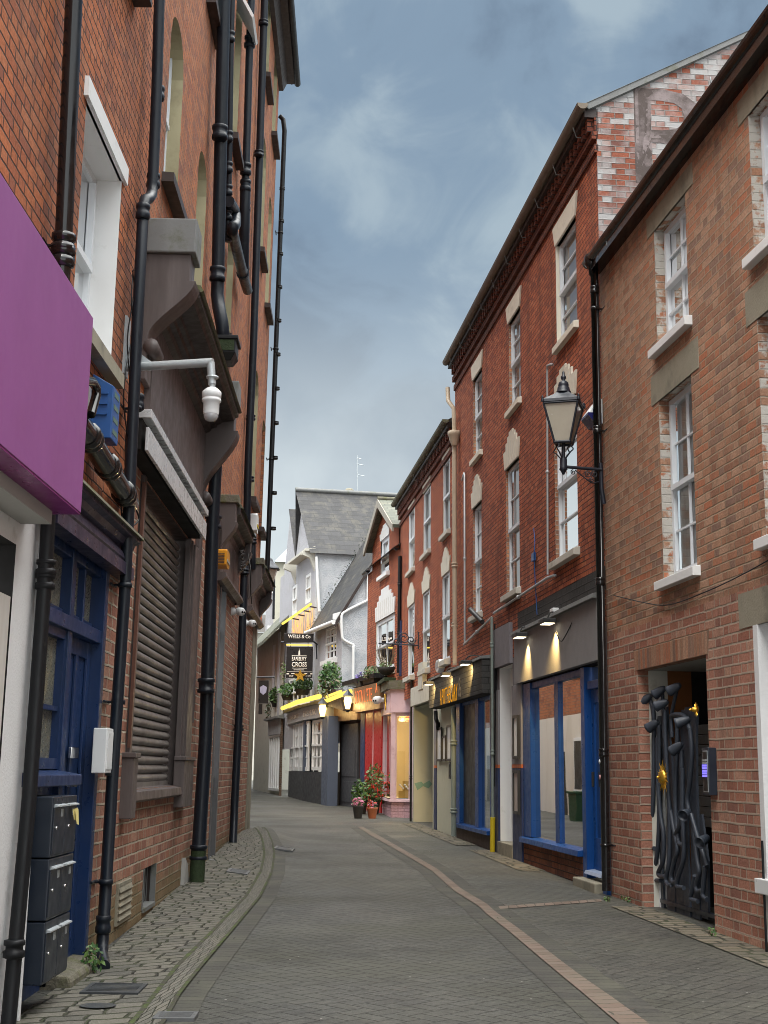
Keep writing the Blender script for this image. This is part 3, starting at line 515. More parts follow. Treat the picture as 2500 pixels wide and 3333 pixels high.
def opening(w, l, r, t, b, dep=.15, rm=0, **kw):
    s0, s1, z0, z1 = w.rect(l, r, t, b); return dict(s0=s0, s1=s1, z0=z0, z1=z1, dep=dep, rm=rm, **kw)
# ============================================================ LEFT: near orange brick building, purple shop, blue door
w = WL1
b1 = thing('brick_building', 'near orange brick building with white framed window above purple sign and navy door', 'building', (-2.4, 8, -.1))
o_win = opening(w, (283, 310), (400, 535), (335, 450), (354, 1190), .30, 1)
_d = w.s(132, 1700), w.s(392, 1780)           # blue door front from the white pier to the brick pier
zf = w.z(397, 1850, .1)                        # underside of the blue fascia
o_door = dict(s0=_d[0], s1=w.s(352, 1960), z0=-.3, z1=zf-.02, dep=.18, rm=3)
o_shop = dict(s0=3.2, s1=w.s(40, 1950), z0=.15, z1=3.0, dep=.25, rm=3)
o_up = dict(s0=o_win['s0']-.1, s1=o_win['s1']-.05, z0=w.z(452, 45)+.05, z1=w.z(452, 45)+2., dep=.3, rm=1)
m = MB(); wallsheet(m, w, 1.5, 12.3, 3.45, 13.5, [o_win, o_up], 0); m.build('wall', [M_L1, M_WHP], b1)
m = MB(); wallsheet(m, w, _d[0], 12.3, -.4, 3.45, [o_door], 0); m.build('lower_wall', [M_L1b, M_L1b, M_L1b, M_BLUE], b1)
m = MB(); wallsheet(m, w, 1.5, _d[0], -.4, 3.45, [o_shop], 0); m.build('white_pier', [M_WHR, M_WHR, M_WHR, M_DARK], b1)
MB().box(w, _d[0]-.015, _d[0]+.02, -.02, .09, -.4, 3.27).build('pier_edge', M_WHR, b1, bevel=.01)
m = MB(); m.box(w, 3.2, o_shop['s1']-.012, -.24, -.008, .15, 2.66); m.build('shop_panel', M_WHS, b1)
win = sash(w, o_win['s0'], o_win['s1'], o_win['z0'], o_win['z1'], .27, b1, cols=2, rows=1, curtain=(M_CURT, .0), fw=.07)
m = MB(); m.box(w, o_win['s0']-.1, o_win['s1']+.10, -.02, .035, o_win['z1']+.0, o_win['z1']+.16); m.build('lintel', M_WHP, win)
m = MB(); m.prism(w, [(-.2, o_win['z0']+.005), (.10, o_win['z0']-.03), (.10, o_win['z0']-.15), (-.02, o_win['z0']-.15)], o_win['s0']-.12, o_win['s1']+.12); m.build('sill', M_CONC, win)
sash(w, o_up['s0'], o_up['s1'], o_up['z0'], o_up['z1'], .27, b1, cols=2, rows=1, sill=(M_TAUD, .14, .09, .16))
# blue joinery: fascia, cornice, frame, side light, door
f0, f1 = _d[0]-.05, _d[1]+.03; zt = w.z(415, 1722, .14)
fs = MB(); fs.box(w, f0, f1, 0, .06, zf+.16, zt-.12); f_ = fs.build('fascia', M_PURF, b1)
m = MB(); m.prism(w, [(0, zf+.16), (.09, zf+.16), (.11, zf+.12), (.115, zf+.09), (.10, zf+.07), (.13, zf+.055), (.13, zf-.05), (0, zf-.05)], f0, f1); m.build('lower_moulding', M_PURF, f_)
m = MB(); m.prism(w, [(0, zt), (.17, zt-.015), (.17, zt-.05), (.12, zt-.07), (.10, zt-.12), (.06, zt-.14), (0, zt-.14)], f0, f1+.04); m.build('cornice', M_PURF, f_)
m = MB(); m.prism(w, [(0, zt+.05), (.19, zt+.01), (.20, zt-.02), (.18, zt-.02), (0, zt+.02)], f0, f1+.05); m.build('lead_flashing', M_LEADM, f_)
ds0, ds1, dz1 = o_door['s0'], o_door['s1'], o_door['z1']; mul = w.s(250, 2030); ztr = w.z(344, 2085, -.05)
m = MB()
for a, b in ((ds0, ds0+.09), (mul-.06, mul+.06), (ds1-.11, ds1)): m.box(w, a, b, -.16, .0 if a > ds1-.3 else -.04, .0, dz1)
m.box(w, ds0, ds1, -.15, -.02, ztr-.06, ztr+.05); m.box(w, ds0+.09, ds1-.11, -.15, -.05, dz1-.08, dz1)
for a, b in ((ds0+.09, mul-.06), (mul+.06, ds1-.11)): m.box(w, (a+b)/2-.02, (a+b)/2+.02, -.145, -.07, ztr+.05, dz1-.08); m.box(w, a, b, -.147, -.10, ztr+.05, ztr+.11)
fr = m.build('door_frame', M_BLUE, b1, bevel=.006)
for a, b in ((ds0+.09, mul-.06), (mul+.06, ds1-.11)): MB().face([w.P(a, -.13, ztr), w.P(b, -.13, ztr), w.P(b, -.13, dz1), w.P(a, -.13, dz1)]).build('transom_pane', M_OBSC, fr)
zs = w.z(240, 2545, -.05)
m = MB(); a, b = ds0+.09, mul-.06
for q in (a, b-.05): m.box(w, q, q+.05, -.15, -.06, zs+.1, ztr-.06)
m.box(w, a+.05, b-.05, -.15, -.06, zs+.1, zs+.18); m.box(w, a+.05, b-.05, -.15, -.06, ztr-.13, ztr-.06); m.box(w, (a+b)/2-.02, (a+b)/2+.02, -.145, -.075, zs+.18, ztr-.13)
zz = (zs+.18+ztr-.13)/2-.08; m.box(w, a+.05, (a+b)/2-.02, -.144, -.076, zz-.018, zz+.018); m.box(w, (a+b)/2+.02, b-.05, -.144, -.076, zz-.018, zz+.018)
sl = m.build('side_window', M_BLUE, b1); MB().face([w.P(a, -.12, zs), w.P(b, -.12, zs), w.P(b, -.12, ztr), w.P(a, -.12, ztr)]).build('pane', M_OBSC, sl)
MB().prism(w, [(-.12, zs+.1), (.10, zs+.06), (.10, zs-.02), (-.12, zs-.02)], ds0-.02, mul+.06).build('sill', M_BLUE, sl, bevel=.008)
MB().box(w, ds0, mul-.06, -.15, -.09, -.1, zs).build('side_panel', M_BLUE, sl)
da, db = mul+.06, ds1-.11; d0 = .08
m = MB(); m.box(w, da, db, -.17, -.12, d0, ztr-.06)
for q, r_ in ((da, da+.13), (db-.13, db)): m.box(w, q, r_, -.12, -.095, d0, ztr-.06)
for z_, h_ in ((d0, .2), (1.02, .12), (ztr-.2, .14)): m.box(w, da+.13, db-.13, -.12, -.097, z_, z_+h_)
dm = (da+db)/2; m.box(w, dm-.045, dm+.045, -.12, -.098, d0+.2, ztr-.2)
dr = m.build('door', M_BLUE, b1, bevel=.004)
m = MB(); m.box(w, dm-.13, dm+.13, -.097, -.07, 1.66, 1.75); m.build('letter_slot', M_CHR, dr, bevel=.005)
m = MB(); m.box(w, dm-.10, dm+.10, -.097, -.06, 1.44, 1.50); m.build('handle', M_CHR, dr)
m = MB(); m.prism(w, [(-.17, .1), (.12, .08), (.14, .04), (.14, -.25), (-.17, -.25)], da-.12, ds1+.03); m.build('doorstep', M_LEADM, b1, bevel=.02)
# purple sign box
e_ = w.s(284, 1350, .36); zb = w.z(271, 1676, .36); ztp = w.z(297, 1025, .36)
sg = thing('shop_sign', 'big blank purple shop sign box above the white pier', 'shop sign', w.P(6, 0, zb))
MB().box(w, 2.6, e_, .04, .36, zb, ztp).build('sign_box', M_PURP, sg, bevel=.004)
m = MB(); m.box(w, 2.6, e_-.004, .03, .355, zb-.012, zb-.001); m.build('bottom_edge', M_PURD, sg)
m = MB(); m.box(w, 2.6, e_-.12, .0, .20, zb-.10, zb-.013); m.build('soffit_board', M_SOFF, sg)
# mailboxes
mb0, mb1, mo = w.s(108, 2600, .0), w.s(268, 2620, .15), .19
mb0 = w.s(172, 2640, mo); ztm = w.z(175, 2592, mo); zbm = w.z(112, 3226, mo); hh = (ztm-zbm)/3
for i, lab in enumerate(('anthracite double mailbox with yellow paper in its slot, top of the stack', 'anthracite double mailbox in the middle of the stack by the navy door', 'anthracite double mailbox lowest of the stack, just above the step')):
    za, zc = ztm-hh*(i+1), ztm-hh*i; r_ = thing('mailbox', lab, 'mailbox', w.P(mb0, 0, za), 'mailboxes stacked beside the navy door')
    MB().box(w, mb0, mb0+.72, -.05, mo, za+.004, zc-.004).build('body', M_MBOX, r_, bevel=.008)
    for k in range(2):
        a = mb0+.02+.345*k; f_ = MB().box(w, a, a+.335, mo, mo+.006, za+.025, zc-.075).build('flap', M_MBOX, r_, bevel=.002)
        m = MB(); m.prism(w, [(mo, zc-.055), (mo+.028, zc-.062), (mo+.03, zc-.07), (mo, zc-.075)], a+.02, a+.315); m.build('slot_bar', M_GALV, f_)
        m = MB(); m.lathe(w.P(a+.08+.02*k, mo+.006, za+hh*.48), [(.010, 0), (.010, .008), (.004, .008)], 10, 0, w.N()); m.build('lock', M_CHR, f_)
        m = MB(); m.box(w, a+.20, a+.26, mo+.006, mo+.008, zc-.14, zc-.09); m.build('name_tag', M_GALV, f_)
p_ = MB(); p_.face([w.P(mb0+.5, mo+.02, ztm-.10), w.P(mb0+.62, mo+.03, ztm-.09), w.P(mb0+.64, mo+.035, ztm-.19), w.P(mb0+.53, mo+.028, ztm-.17)]); p_.face([w.P(mb0+.54, mo+.03, ztm-.10), w.P(mb0+.6, mo+.04, ztm-.10), w.P(mb0+.6, mo+.05, ztm-.21), w.P(mb0+.55, mo+.045, ztm-.2)])
tag(p_.build('paper', pm('yellow_paper', (.6, .52, .2), .8, .1), loc=w.P(mb0+.5, mo, ztm-.2)), 'crumpled yellow paper sticking out of the top mailbox', 'paper')
# white meter box on the brick pier
a0 = w.s(346, 2440, .12); r_ = thing('meter_box', 'slim white box on the brick pier beside the navy door', 'box', w.P(a0, 0, w.z(340, 2512, .12)))
zq0, zq1 = w.z(340, 2517, .12), w.z(340, 2368, .12); bw_ = .26; MB().box(w, a0, a0+bw_, .005, .12, zq0, zq1).build('box_body', M_WPL, r_, bevel=.008); MB().box(w, a0+.02, a0+bw_-.02, .12, .126, zq0+.03, zq1-.03).build('lid', M_WPL, r_, bevel=.002); MB().box(w, a0+bw_-.05, a0+bw_-.02, .08, .13, zq0-.02, zq0+.0).build('latch', M_BLK, r_)
# blue alarm box with louvres
A = .20; a0 = w.s(366, 1330, A); aw = max(.2, w.s(389, 1340, A)-a0); z0_, z1_ = w.z(366, 1432, A), w.z(366, 1250, A)
r_ = thing('alarm_box', 'weathered blue alarm box with louvres beside the purple sign', 'alarm box', w.P(a0, 0, z0_))
m = MB(); m.box(w, a0-.0, a0+aw, .03, A, z0_, z1_); m.prism(w, [(.03, z1_), (A, z1_), (.03, z1_+.10)], a0, a0+aw); m.build('cover', M_AL_BLUE, r_, bevel=.006)
MB().box(w, a0-.05, a0+aw, .0, .03, z0_-.03, z1_+.02).build('back_plate', M_GALV, r_)
m = MB()
for i in range(3): q = z1_-.05-.085*i; P = w.P; m.prism(w, [(.06, q), (.16, q), (.16, q-.018), (.06, q-.018)], a0-.018, a0-.001)
m.build('louvre', M_AL_BLUE, r_)
m = MB()
for i in range(4): m.box(w, a0+.05, a0+aw-.05, A, A+.003, z0_+.05+.10*i, z0_+.09+.10*i)
m.build('faded_lettering', pm('faded_yellow', (.10, .16, .13), .6, .3, 9), r_)
# pipes on this front
D, N = w.D(), w.N()
sA = (w.s(240, 300, .12)+w.s(212, 800, .12)+w.s(150, 1700, .12)+w.s(80, 2500, .12))/4
q1, q2, q3 = w.pt(243, -60, .12), w.pt(206, 800, .12), w.pt(205, 860, .12)
drainpipe('glossy black drainpipe beside the white window, ending behind the purple sign', [q1+(q1-q2)*.6, q1, q2, w.pt(196, 960, .12)], .062, M_GBLK, [(q2, (0, 0, 1)), (w.pt(203, 835, .12), (0, 0, 1))], jr=1.4, jh=.16, brackets=[(q2, N, D)])
t1, t2, t3 = w.pt(160, 1640, .08), w.pt(148, 1860, .08), w.pt(27, 3333, .08)
drainpipe('black cast iron drainpipe between the white pier and the navy door', [t1+(t1-t2)*.5, t1, t2, w.pt(95, 2600, .08), t3], .05, M_BLK, [(w.pt(150, 1850, .08), (0, 0, 1)), (w.pt(147, 1895, .08), (0, 0, 1)), (w.pt(46, 3090, .08), (0, 0, 1))], jr=1.4, jh=.11)
u = [w.pt(521, -80, .13), w.pt(510, 300, .13), w.pt(497, 600, .13), w.pt(494, 632, .13), w.pt(484, 646, .15), w.pt(472, 650, .13), w.pt(467, 672, .13), w.pt(445, 1100, .13), w.pt(408, 1900, .12), w.pt(368, 2500, .12), w.pt(334, 3060, .10), w.pt(331, 3120, .12), w.pt(338, 3150, .2)]
u[-2].z = max(u[-2].z, .08); u[-1].z = .03
drainpipe('tall navy drainpipe with a swan neck left of the roller shutter', u, .052, M_NVY, [(w.pt(514, 305, .13), (0, 0, 1)), (w.pt(499, 590, .13), (0, 0, 1)), (w.pt(465, 690, .13), (0, 0, 1)), (w.pt(447, 1310, .13), (0, 0, 1)), (w.pt(336, 3010, .10), (0, 0, 1))], brackets=[(w.pt(440, 1330, .13), N, D), (w.pt(407, 1905, .12), N, D), (w.pt(385, 2285, .12), N, D), (w.pt(345, 2870, .11), N, D)], jr=1.25, jh=.14)
v = [w.pt(250, 1370, .14), w.pt(290, 1425, .14), w.pt(330, 1490, .14), w.pt(375, 1560, .14), w.pt(405, 1610, .13), w.pt(422, 1640, .09)]
vd = (v[3]-v[1]).normalized()
drainpipe('fat black soil pipe slanting out from behind the purple sign', v, .085, M_GBLK, [(v[1], vd), (w.pt(352, 1520, .14), vd), (w.pt(404, 1606, .13), vd)], name='soil_pipe', cat='pipe', jr=1.25, jh=.16)
drainpipe('small black elbow pipe behind the purple sign edge', [w.pt(270, 1238, .22), w.pt(300, 1242, .22), w.pt(314, 1262, .22), w.pt(313, 1290, .22), w.pt(296, 1350, .22)], .035, M_GBLK, [], name='elbow_pipe', cat='pipe')
random.seed(5)
m = MB()
for k in range(5):
    pts = []
    for i in range(9): t = i/8; pts.append(w.pt(432+14*math.sin(i*1.3+k*2)+6*k-34*t, 880+860*t, .06+.03*random.random()))
    m.tube(curve(pts, 4), .006, 5)
m.tube(curve([w.pt(440, 1650, .1), w.pt(452, 1690, .12), w.pt(428, 1712, .1), w.pt(414, 1690, .1)], 5), .008, 5)
tag(m.build('cable', M_BLK, loc=w.P(12, .05, 4)), 'tangle of thin black cables hanging beside the swan neck drainpipe', 'cable')
# dome camera on a galvanised arm
c0 = w.pt(405, 1196, .02); c1 = w.pt(410, 1196, .12)
r_ = thing('security_camera', 'white dome security camera on a galvanised steel arm', 'security camera', c0)
end = EYE+ray(692, 1205)*((c0.y-.1-EYE.y)/ray(692, 1205).y)
st_ = EYE+ray(404, 1196)*((c0.y-EYE.y)/ray(404, 1196).y); st_ = w.P(w.s(404, 1196), .03, w.z(404, 1196)); end.z = st_.z+.0
m = MB(); m.tube([st_, end], .04, 12); m.tube([end+Vector((-.02, 0, .0)), end+Vector((0, 0, -.20))], .036, 12); m.build('arm', M_GALV, r_)
sq = w.s(404, 1196); m = MB(); m.box(w, sq-.09, sq+.09, .0, .02, st_.z-.08, st_.z+.46); m.slab(w, [(sq-.02, 0), (sq+.02, 0)], 0, 0) if 0 else None
m.prism(w, [(.02, st_.z+.22), (.26, st_.z+.04), (.26, st_.z-.02), (.02, st_.z-.02)], sq-.012, sq+.012); m.build('wall_plate', M_GALV, r_)
cc = end+Vector((0, 0, -.16)); m = MB(); m.lathe(cc, [(.03, .03), (.055, .03), (.055, .015), (.03, .01), (.03, -.08)], 16); m.build('flange', M_GALV, r_)
m = MB(); m.lathe(cc, [(.03, -.07), (.05, -.08), (.082, -.11), (.086, -.12), (.086, -.16), (.08, -.165), (.08, -.175), (.085, -.18), (.085, -.20), (.072, -.21), (.07, -.30), (.066, -.315)], 20); m.build('housing', M_WPL, r_)
m = MB(); m.lathe(cc, [(.065, -.31), (.063, -.335), (.052, -.36), (.03, -.375), (.0, -.38)], 20); m.build('dome', pm('smoked_dome', (.45, .46, .48), .12, .1, 5, 0, spec=.8), r_)
# ============================================================ LEFT: tall red brick building with the roller shutter
w = WL2; D, N = w.D(), w.N()
b2 = thing('brick_building', 'tall orange red brick building with arched windows and a brown shuttered shopfront', 'building', (-2.5, 20, 0))
ops = []
def archw(r, bot, wd, rise, label=None):
    s1 = w.s(*r); z1 = w.z(*r); z0 = w.z(*bot); ops.append(dict(s0=s1-wd, s1=s1, z0=z0, z1=z1, dep=.22, rm=1, arch=rise, round=True)); return ops[-1]
A_ = [archw((597, 262), (585, 735), 1.05, .38), archw((672, 640), (650, 1010), .95, .36), archw((760, 862), (757, 1180), .95, .36), archw((841, 1288), (828, 1652), 1.0, .36), archw((863, 1440), (851, 1740), 1.0, .36),
      archw((866, 548), (857, 888), 1.0, .36), archw((884, 728), (872, 1040), 1.0, .36), archw((882, 60), (877, 362), 1.0, .3), archw((903, 250), (895, 512), 1.0, .36), archw((790, 38), (770, 535), .95, .36)]
s1 = w.s(701, 140); zq = w.z(701, 142); ops.append(dict(s0=s1-1.05, s1=s1-.08, z0=zq+.05, z1=zq+1.9, dep=.22, rm=1, arch=.36, round=True))
s1 = w.s(735, 300); zq = w.z(757, 420); 
SH = w.rect((428, 2540), (600, 2200), (470, 1560), (520, 2590), .0)      # roller shutter opening
sh0, sh1 = w.s(452, 1800), w.s(598, 2000); shz0, shz1 = 1.38, 4.45
ops.append(dict(s0=sh0-.05, s1=sh1+.05, z0=shz0, z1=shz1, dep=.2, rm=2))
dr0 = w.s(694, 2400); dr1 = w.s(728, 2050); ops.append(dict(s0=dr0, s1=dr1, z0=-.1, z1=w.z(735, 1910), dep=.2, rm=2))
zg = w.z(924, 203, .15); ZT = zg
v0 = w.rect((376, 2930), (419, 2930), (400, 2868), (395, 3000)); v1 = w.rect((465, 2880), (503, 2880), (485, 2820), (480, 2950))
ops.append(dict(s0=v1[0], s1=v1[1], z0=v1[2], z1=v1[3], dep=.12, rm=2))
hi = [o for o in ops if o['z0'] > 4.7]; lo = [o for o in ops if o['z0'] <= 4.7]
m = MB(); wallsheet(m, w, 0, w.L, 4.7, ZT, hi, 0); m.build('wall', [M_L2, M_BUFF], b2)
m = MB(); wallsheet(m, w, 0, w.L, -.5, 4.7, lo, 0); m.build('lower_wall', [M_L1b, M_BUFF, M_TAUD], b2)
m = MB(); e0, e1 = w.P(w.L, 0, 0), w.P(w.L, 0, ZT); bk = -w.N()*9
m.face([e0-Vector((0, 0, .5)), e0+bk-Vector((0, 0, .5)), e1+bk, e1], 0, [(0, -.5), (9, -.5), (9, ZT), (0, ZT)]); f0_ = w.P(0, 0, 13); m.face([w.P(0, -.01, 9), w.P(0, -9, 9), w.P(0, -9, ZT), w.P(0, -.01, ZT)], 0, [(0, 9), (9, 9), (9, ZT), (0, ZT)]); m.build('end_wall', M_L2, b2)
MB().box(w, w.L-1.15, w.L+.012, -.03, .012, -.4, w.z(842, 2060)).build('rendered_corner', M_CONC, b2)
m = MB(); m.mesh([w.P(-.2, .3, ZT), w.P(w.L+.2, .3, ZT), w.P(w.L+.2, -5, ZT+3), w.P(-.2, -5, ZT+3)], [(0, 1, 2, 3)]); m.build('roof', M_SLATE, b2)
m = MB(); m.box(w, 0, w.L+.12, -.02, .36, ZT-.02, ZT+.06); m.prism(w, [(0, ZT-.25), (.1, ZT-.25), (.16, ZT-.12), (.2, ZT-.02), (0, ZT-.02)], 0, w.L+.02); m.build('eaves', M_TAUD, b2)
m = MB(); m.tube([w.P(0, .42, ZT+.03), w.P(w.L+.2, .42, ZT+.03)], .075, 10); m.build('gutter', M_BLK, b2)
for o in A_+[ops[10]]:
    ws = sash(w, o['s0'], o['s1'], o['z0'], o['z1']+o['arch'], .20, b2, cols=2, rows=1, curtain=(M_CURT, .0), fw=.06, arch=.0)
    m = MB(); m.prism(w, [(-.2, o['z0']+.005), (.13, o['z0']-.02), (.13, o['z0']-.12), (-.02, o['z0']-.12)], o['s0']-.1, o['s1']+.12); m.build('sill', M_TAUD, ws)
o = A_[9]; m = MB(); zc = o['z1']-.25; a, b = o['s0']+.05, o['s1']-.05
m.mesh([w.P(a, -.1, zc+.35), w.P(b, -.1, zc+.35), w.P(b, .28, zc-.35), w.P(a, .28, zc-.35), w.P(a, -.13, zc+.31), w.P(b, -.13, zc+.31), w.P(b, .25, zc-.39), w.P(a, .25, zc-.39)], [(0, 1, 2, 3), (4, 5, 6, 7), (0, 1, 5, 4), (1, 2, 6, 5), (2, 3, 7, 6), (3, 0, 4, 7)]); m.build('open_casement', M_WHP, b2)
# --- shopfront
def console(name_z, s, th, top, depth, drop, low, mat, cap=None, capz=.18):
    """scrolled bracket: (o, z) outline, thickness th in s"""
    z = top; prof = [(0, z), (depth, z), (depth, z-drop*.32)]
    for k in range(13): t = k/12; prof.append((depth*(1-sm(t))*.86+depth*.14*(1-t)+.06, z-drop*.32-(drop*.68)*t))
    prof += [(.06, low), (0, low)]
    root = MB().prism(w, prof, s, s+th).build('console', mat, b2, bevel=.006)
    m = MB(); m.lathe(w.P(s-.015, .10, z-drop-.10), [(.0, 0), (.075, 0), (.075, th+.03), (0, th+.03)], 14, 0, w.D()); m.build('scroll', mat, root)
    if cap: q = MB(); q.box(w, s-.05, s+th+.05, .0, depth+.05, z+.002, z+capz); q.build('cap_stone', cap, root, bevel=.015)
    return root
cs, ct, cs2 = .34, 6.58, 5.42
console('l', cs, .34, ct, .44, .85, 5.3, M_TAUPE, M_LEAD, .36)
console('r', cs2, .3, ct-.12, .44, 1.2, shz0+.8, M_TAUPE, M_LEAD, .30)
fz0, fz1 = 4.98, 6.06
MB().box(w, cs+.34, cs2, .0, .07, fz0, fz1+.05).build('fascia', M_TAUPE, b2)
m = MB(); z = fz1; m.prism(w, [(0, z+.34), (.50, z+.28), (.50, z+.20), (.46, z+.185), (.44, z+.15), (.28, z+.13), (.265, z+.10), (.22, z+.09), (.205, z+.05), (.15, z+.04), (.13, z), (.07, z-.03), (0, z-.03)], cs+.34, cs2)
cn = m.build('cornice', M_TAUD, b2); MB().prism(w, [(0, z+.43), (.51, z+.325), (.54, z+.27), (.52, z+.255), (.0, z+.37)], cs+.34, cs2+.02).build('lead_flashing', M_LEADM, cn)
bz0, bz1 = 4.45, 4.67
m = MB(); m.box(w, -.24, sh1+.12, .19, .22, bz0, bz1); m.box(w, -.24, sh1+.12, .02, .235, bz1+.09, bz1+.17); sb = m.build('shutter_box', M_STEEL, b2, bevel=.004)
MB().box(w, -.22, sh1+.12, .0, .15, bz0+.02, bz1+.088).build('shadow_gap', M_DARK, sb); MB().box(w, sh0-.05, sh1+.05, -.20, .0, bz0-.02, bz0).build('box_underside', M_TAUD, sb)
MB().box(w, sh0-.1, cs2, .0, .05, bz1+.17, fz0).build('lower_board', M_TAUPE, b2)
m = MB(); n = 30; st_ = (shz1-.08-shz0-.04)/n; prof = []
for i in range(n):
    zb_ = shz0+.06+st_*i
    for k in range(7): t = k/6; prof.append((-.125+.030*math.sin(PI*(.12+.83*t)), zb_+st_*(.0+.84*t)))
    prof += [(-.165, zb_+st_*.85), (-.165, zb_+st_*.99)]
for (o0, z0), (o1, z1) in zip(prof, prof[1:]): m.face([w.P(sh0-.03, o0, z0), w.P(sh1+.03, o0, z0), w.P(sh1+.03, o1, z1), w.P(sh0-.03, o1, z1)])
m.box(w, sh0-.03, sh1+.03, -.14, -.09, shz0-.0, shz0+.06); m.build('roller_shutter', M_SHUT, b2)
m = MB(); pz = w.z(612, 2480, .12)
MB().box(w, sh0-.12, sh0+.02, -.02, .04, shz0, bz0).build('pilaster', M_TAUPE, b2, bevel=.006)
m.box(w, sh1-.02, cs2+.1, -.02, .05, shz0, bz0); m.box(w, sh1+.15, cs2-.1, .04, .09, pz, bz0-.05); m.box(w, sh1+.05, sh1+.10, .04, .07, pz, bz0-.02)
pl = m.build('pilaster', M_TAUPE, b2, bevel=.006)
qz = w.z(400, 2465, .13)
for a, b in ((sh0-.28, sh0+.0), (sh1-.06, cs2+.1)): m = MB(); m.box(w, a, b, -.02, .11, shz0-.26, qz); m.box(w, a-.02, b+.02, -.02, .13, qz+.002, qz+.05); m.build('pedestal', M_TAUPE, b2, bevel=.008)
MB().prism(w, [(-.14, shz0+.02), (.09, shz0-.02), (.10, shz0-.10), (.03, shz0-.13), (-.02, shz0-.13)], sh0-.0, sh1+.2).build('shutter_sill', M_TAUPE, b2)
MB().box(w, sh0-.15, sh0-.09, .02, .05, shz0+.4, bz1-.3).build('copper_trim', pm('brown_trim', (.11, .05, .035), .4, .2), pl)
# air bricks in the stall wall
m = MB(); a, b, c, d = v0; e = .03
m.box(w, a, a+e, -.005, .025, c, d); m.box(w, b-e, b, -.005, .025, c, d); m.box(w, a+e, b-e, -.005, .025, d-e, d); m.box(w, a+e, b-e, -.005, .025, c, c+e)
for i in range(5): z = c+e+(d-c-2*e)*(i+.2)/5; m.prism(w, [(-.0, z+.075), (.012, z+.07), (.04, z), (.028, z)], a+e, b-e)
v_ = m.build('louvre_vent', M_CONC, b2); MB().box(w, a+e, b-e, -.004, .003, c+e, d-e).build('vent_void', M_DARK, v_)
m = MB(); a, b, c, d = v1; m.box(w, a-.02, a+.012, -.05, .01, c, d); m.box(w, b-.012, b+.02, -.05, .01, c, d); m.box(w, a+.012, b-.012, -.10, .02, c-.03, c+.012)
for i in range(7): x = a+.02+(b-a-.04)*i/6; m.box(w, x-.006, x+.006, -.09, -.08, c, d)
v_ = m.build('grille_vent', M_LEAD, b2); MB().box(w, a, b, -.118, -.112, c, d).build('vent_void', M_DARK, v_)
m = MB(); q = w.P(w.s(600, 2880), 0, 0); zz = G(q.x, q.y); m.slab(w, [(w.s(588, 2870)-.03, zz-.1), (w.s(600, 2880)+.2, zz-.1), (w.s(594, 2870)+.06, zz+.25), (w.s(588, 2870)+.0, zz+.34)], .0, .05); m.build('mortar_fillet', M_SOFF, b2)
# second and third shopfronts: stone topped consoles, hood cornices, small fascias
def hood(s0, s1, zt_, depth, hgt, fh):
    r0 = None
    for s in (s0, s1):
        pr = [(0, zt_), (depth, zt_), (depth, zt_-hgt*.38)]+[(depth*(1-sm(k/8))*.9+.05, zt_-hgt*.38-hgt*.62*k/8) for k in range(9)]+[(0, zt_-hgt)]
        c = MB().prism(w, pr, s, s+.26).build('console', M_TAUPE, b2, bevel=.006); r0 = r0 or c
    MB().box(w, s0-.04, s0+.3, 0, depth+.04, zt_+.002, zt_+.13).build('cap_stone', M_LEADM, r0, bevel=.012)
    m = MB(); z = zt_-.28; m.prism(w, [(0, z+.34), (depth+.05, z+.26), (depth+.05, z+.16), (depth*.7, z+.12), (depth*.65, z+.05), (depth*.35, z), (.06, z-.1), (0, z-.1)], s0+.26, s1); c = m.build('cornice', M_TAUD, b2)
    MB().prism(w, [(0, z+.41), (depth+.06, z+.31), (depth+.10, z+.24), (depth+.06, z+.255), (0, z+.345)], s0+.26, s1+.02).build('lead_flashing', M_LEADM, c)
    m = MB(); q = zt_-fh-.05; m.box(w, s0+.0, s1+.26, 0, .06, q, z-.1); m.prism(w, [(0, q), (.14, q), (.16, q-.07), (.08, q-.13), (0, q-.13)], s0, s1+.26); m.build('fascia', M_TAUPE, b2)
    return s0, s1, zt_
hA = hood(8.2, 11.2, 5.62, .26, .75, 1.02)
hB = hood(13.65, 16.7, 5.48, .30, .75, .75)
a, b = dr0, dr1; zd = w.z(735, 1910)
m = MB(); m.box(w, a, a+.10, -.16, .02, -.05, zd-.1); m.box(w, b-.12, b, -.16, .03, .1, zd-.1); zt2 = w.z(712, 2050); m.box(w, a+.1, b-.12, -.15, -.04, zt2-.05, zt2+.05); m.box(w, a+.1, b-.12, -.15, -.04, w.z(690, 2300)-.04, w.z(690, 2300)+.04); m.box(w, a+.1, b-.12, -.16, -.03, w.z(680, 2530)-.25, w.z(680, 2530))
m.box(w, a+.1, b-.12, -.17, -.10, .0, w.z(680, 2530)-.25); fr2 = m.build('door_frame', pm('grey_joinery', (.11, .11, .115), .5, .15, 4), b2, bevel=.005)
MB().face([w.P(a, -.12, .3), w.P(b, -.12, .3), w.P(b, -.12, zd), w.P(a, -.12, zd)]).build('pane', M_GLASS, fr2); MB().box(w, b-.32, b-.2, -.115, -.1, w.z(680, 2530), w.z(690, 2300)).build('red_panel', M_REDS, fr2)
m = MB(); m.prism(w, [(-.1, G(-2.4, 18)+.14), (.12, G(-2.4, 18)+.12), (.12, G(-2.4, 18)-.1), (-.1, -.1)], a-.05, b+.1); m.build('doorstep', M_LEAD, b2)
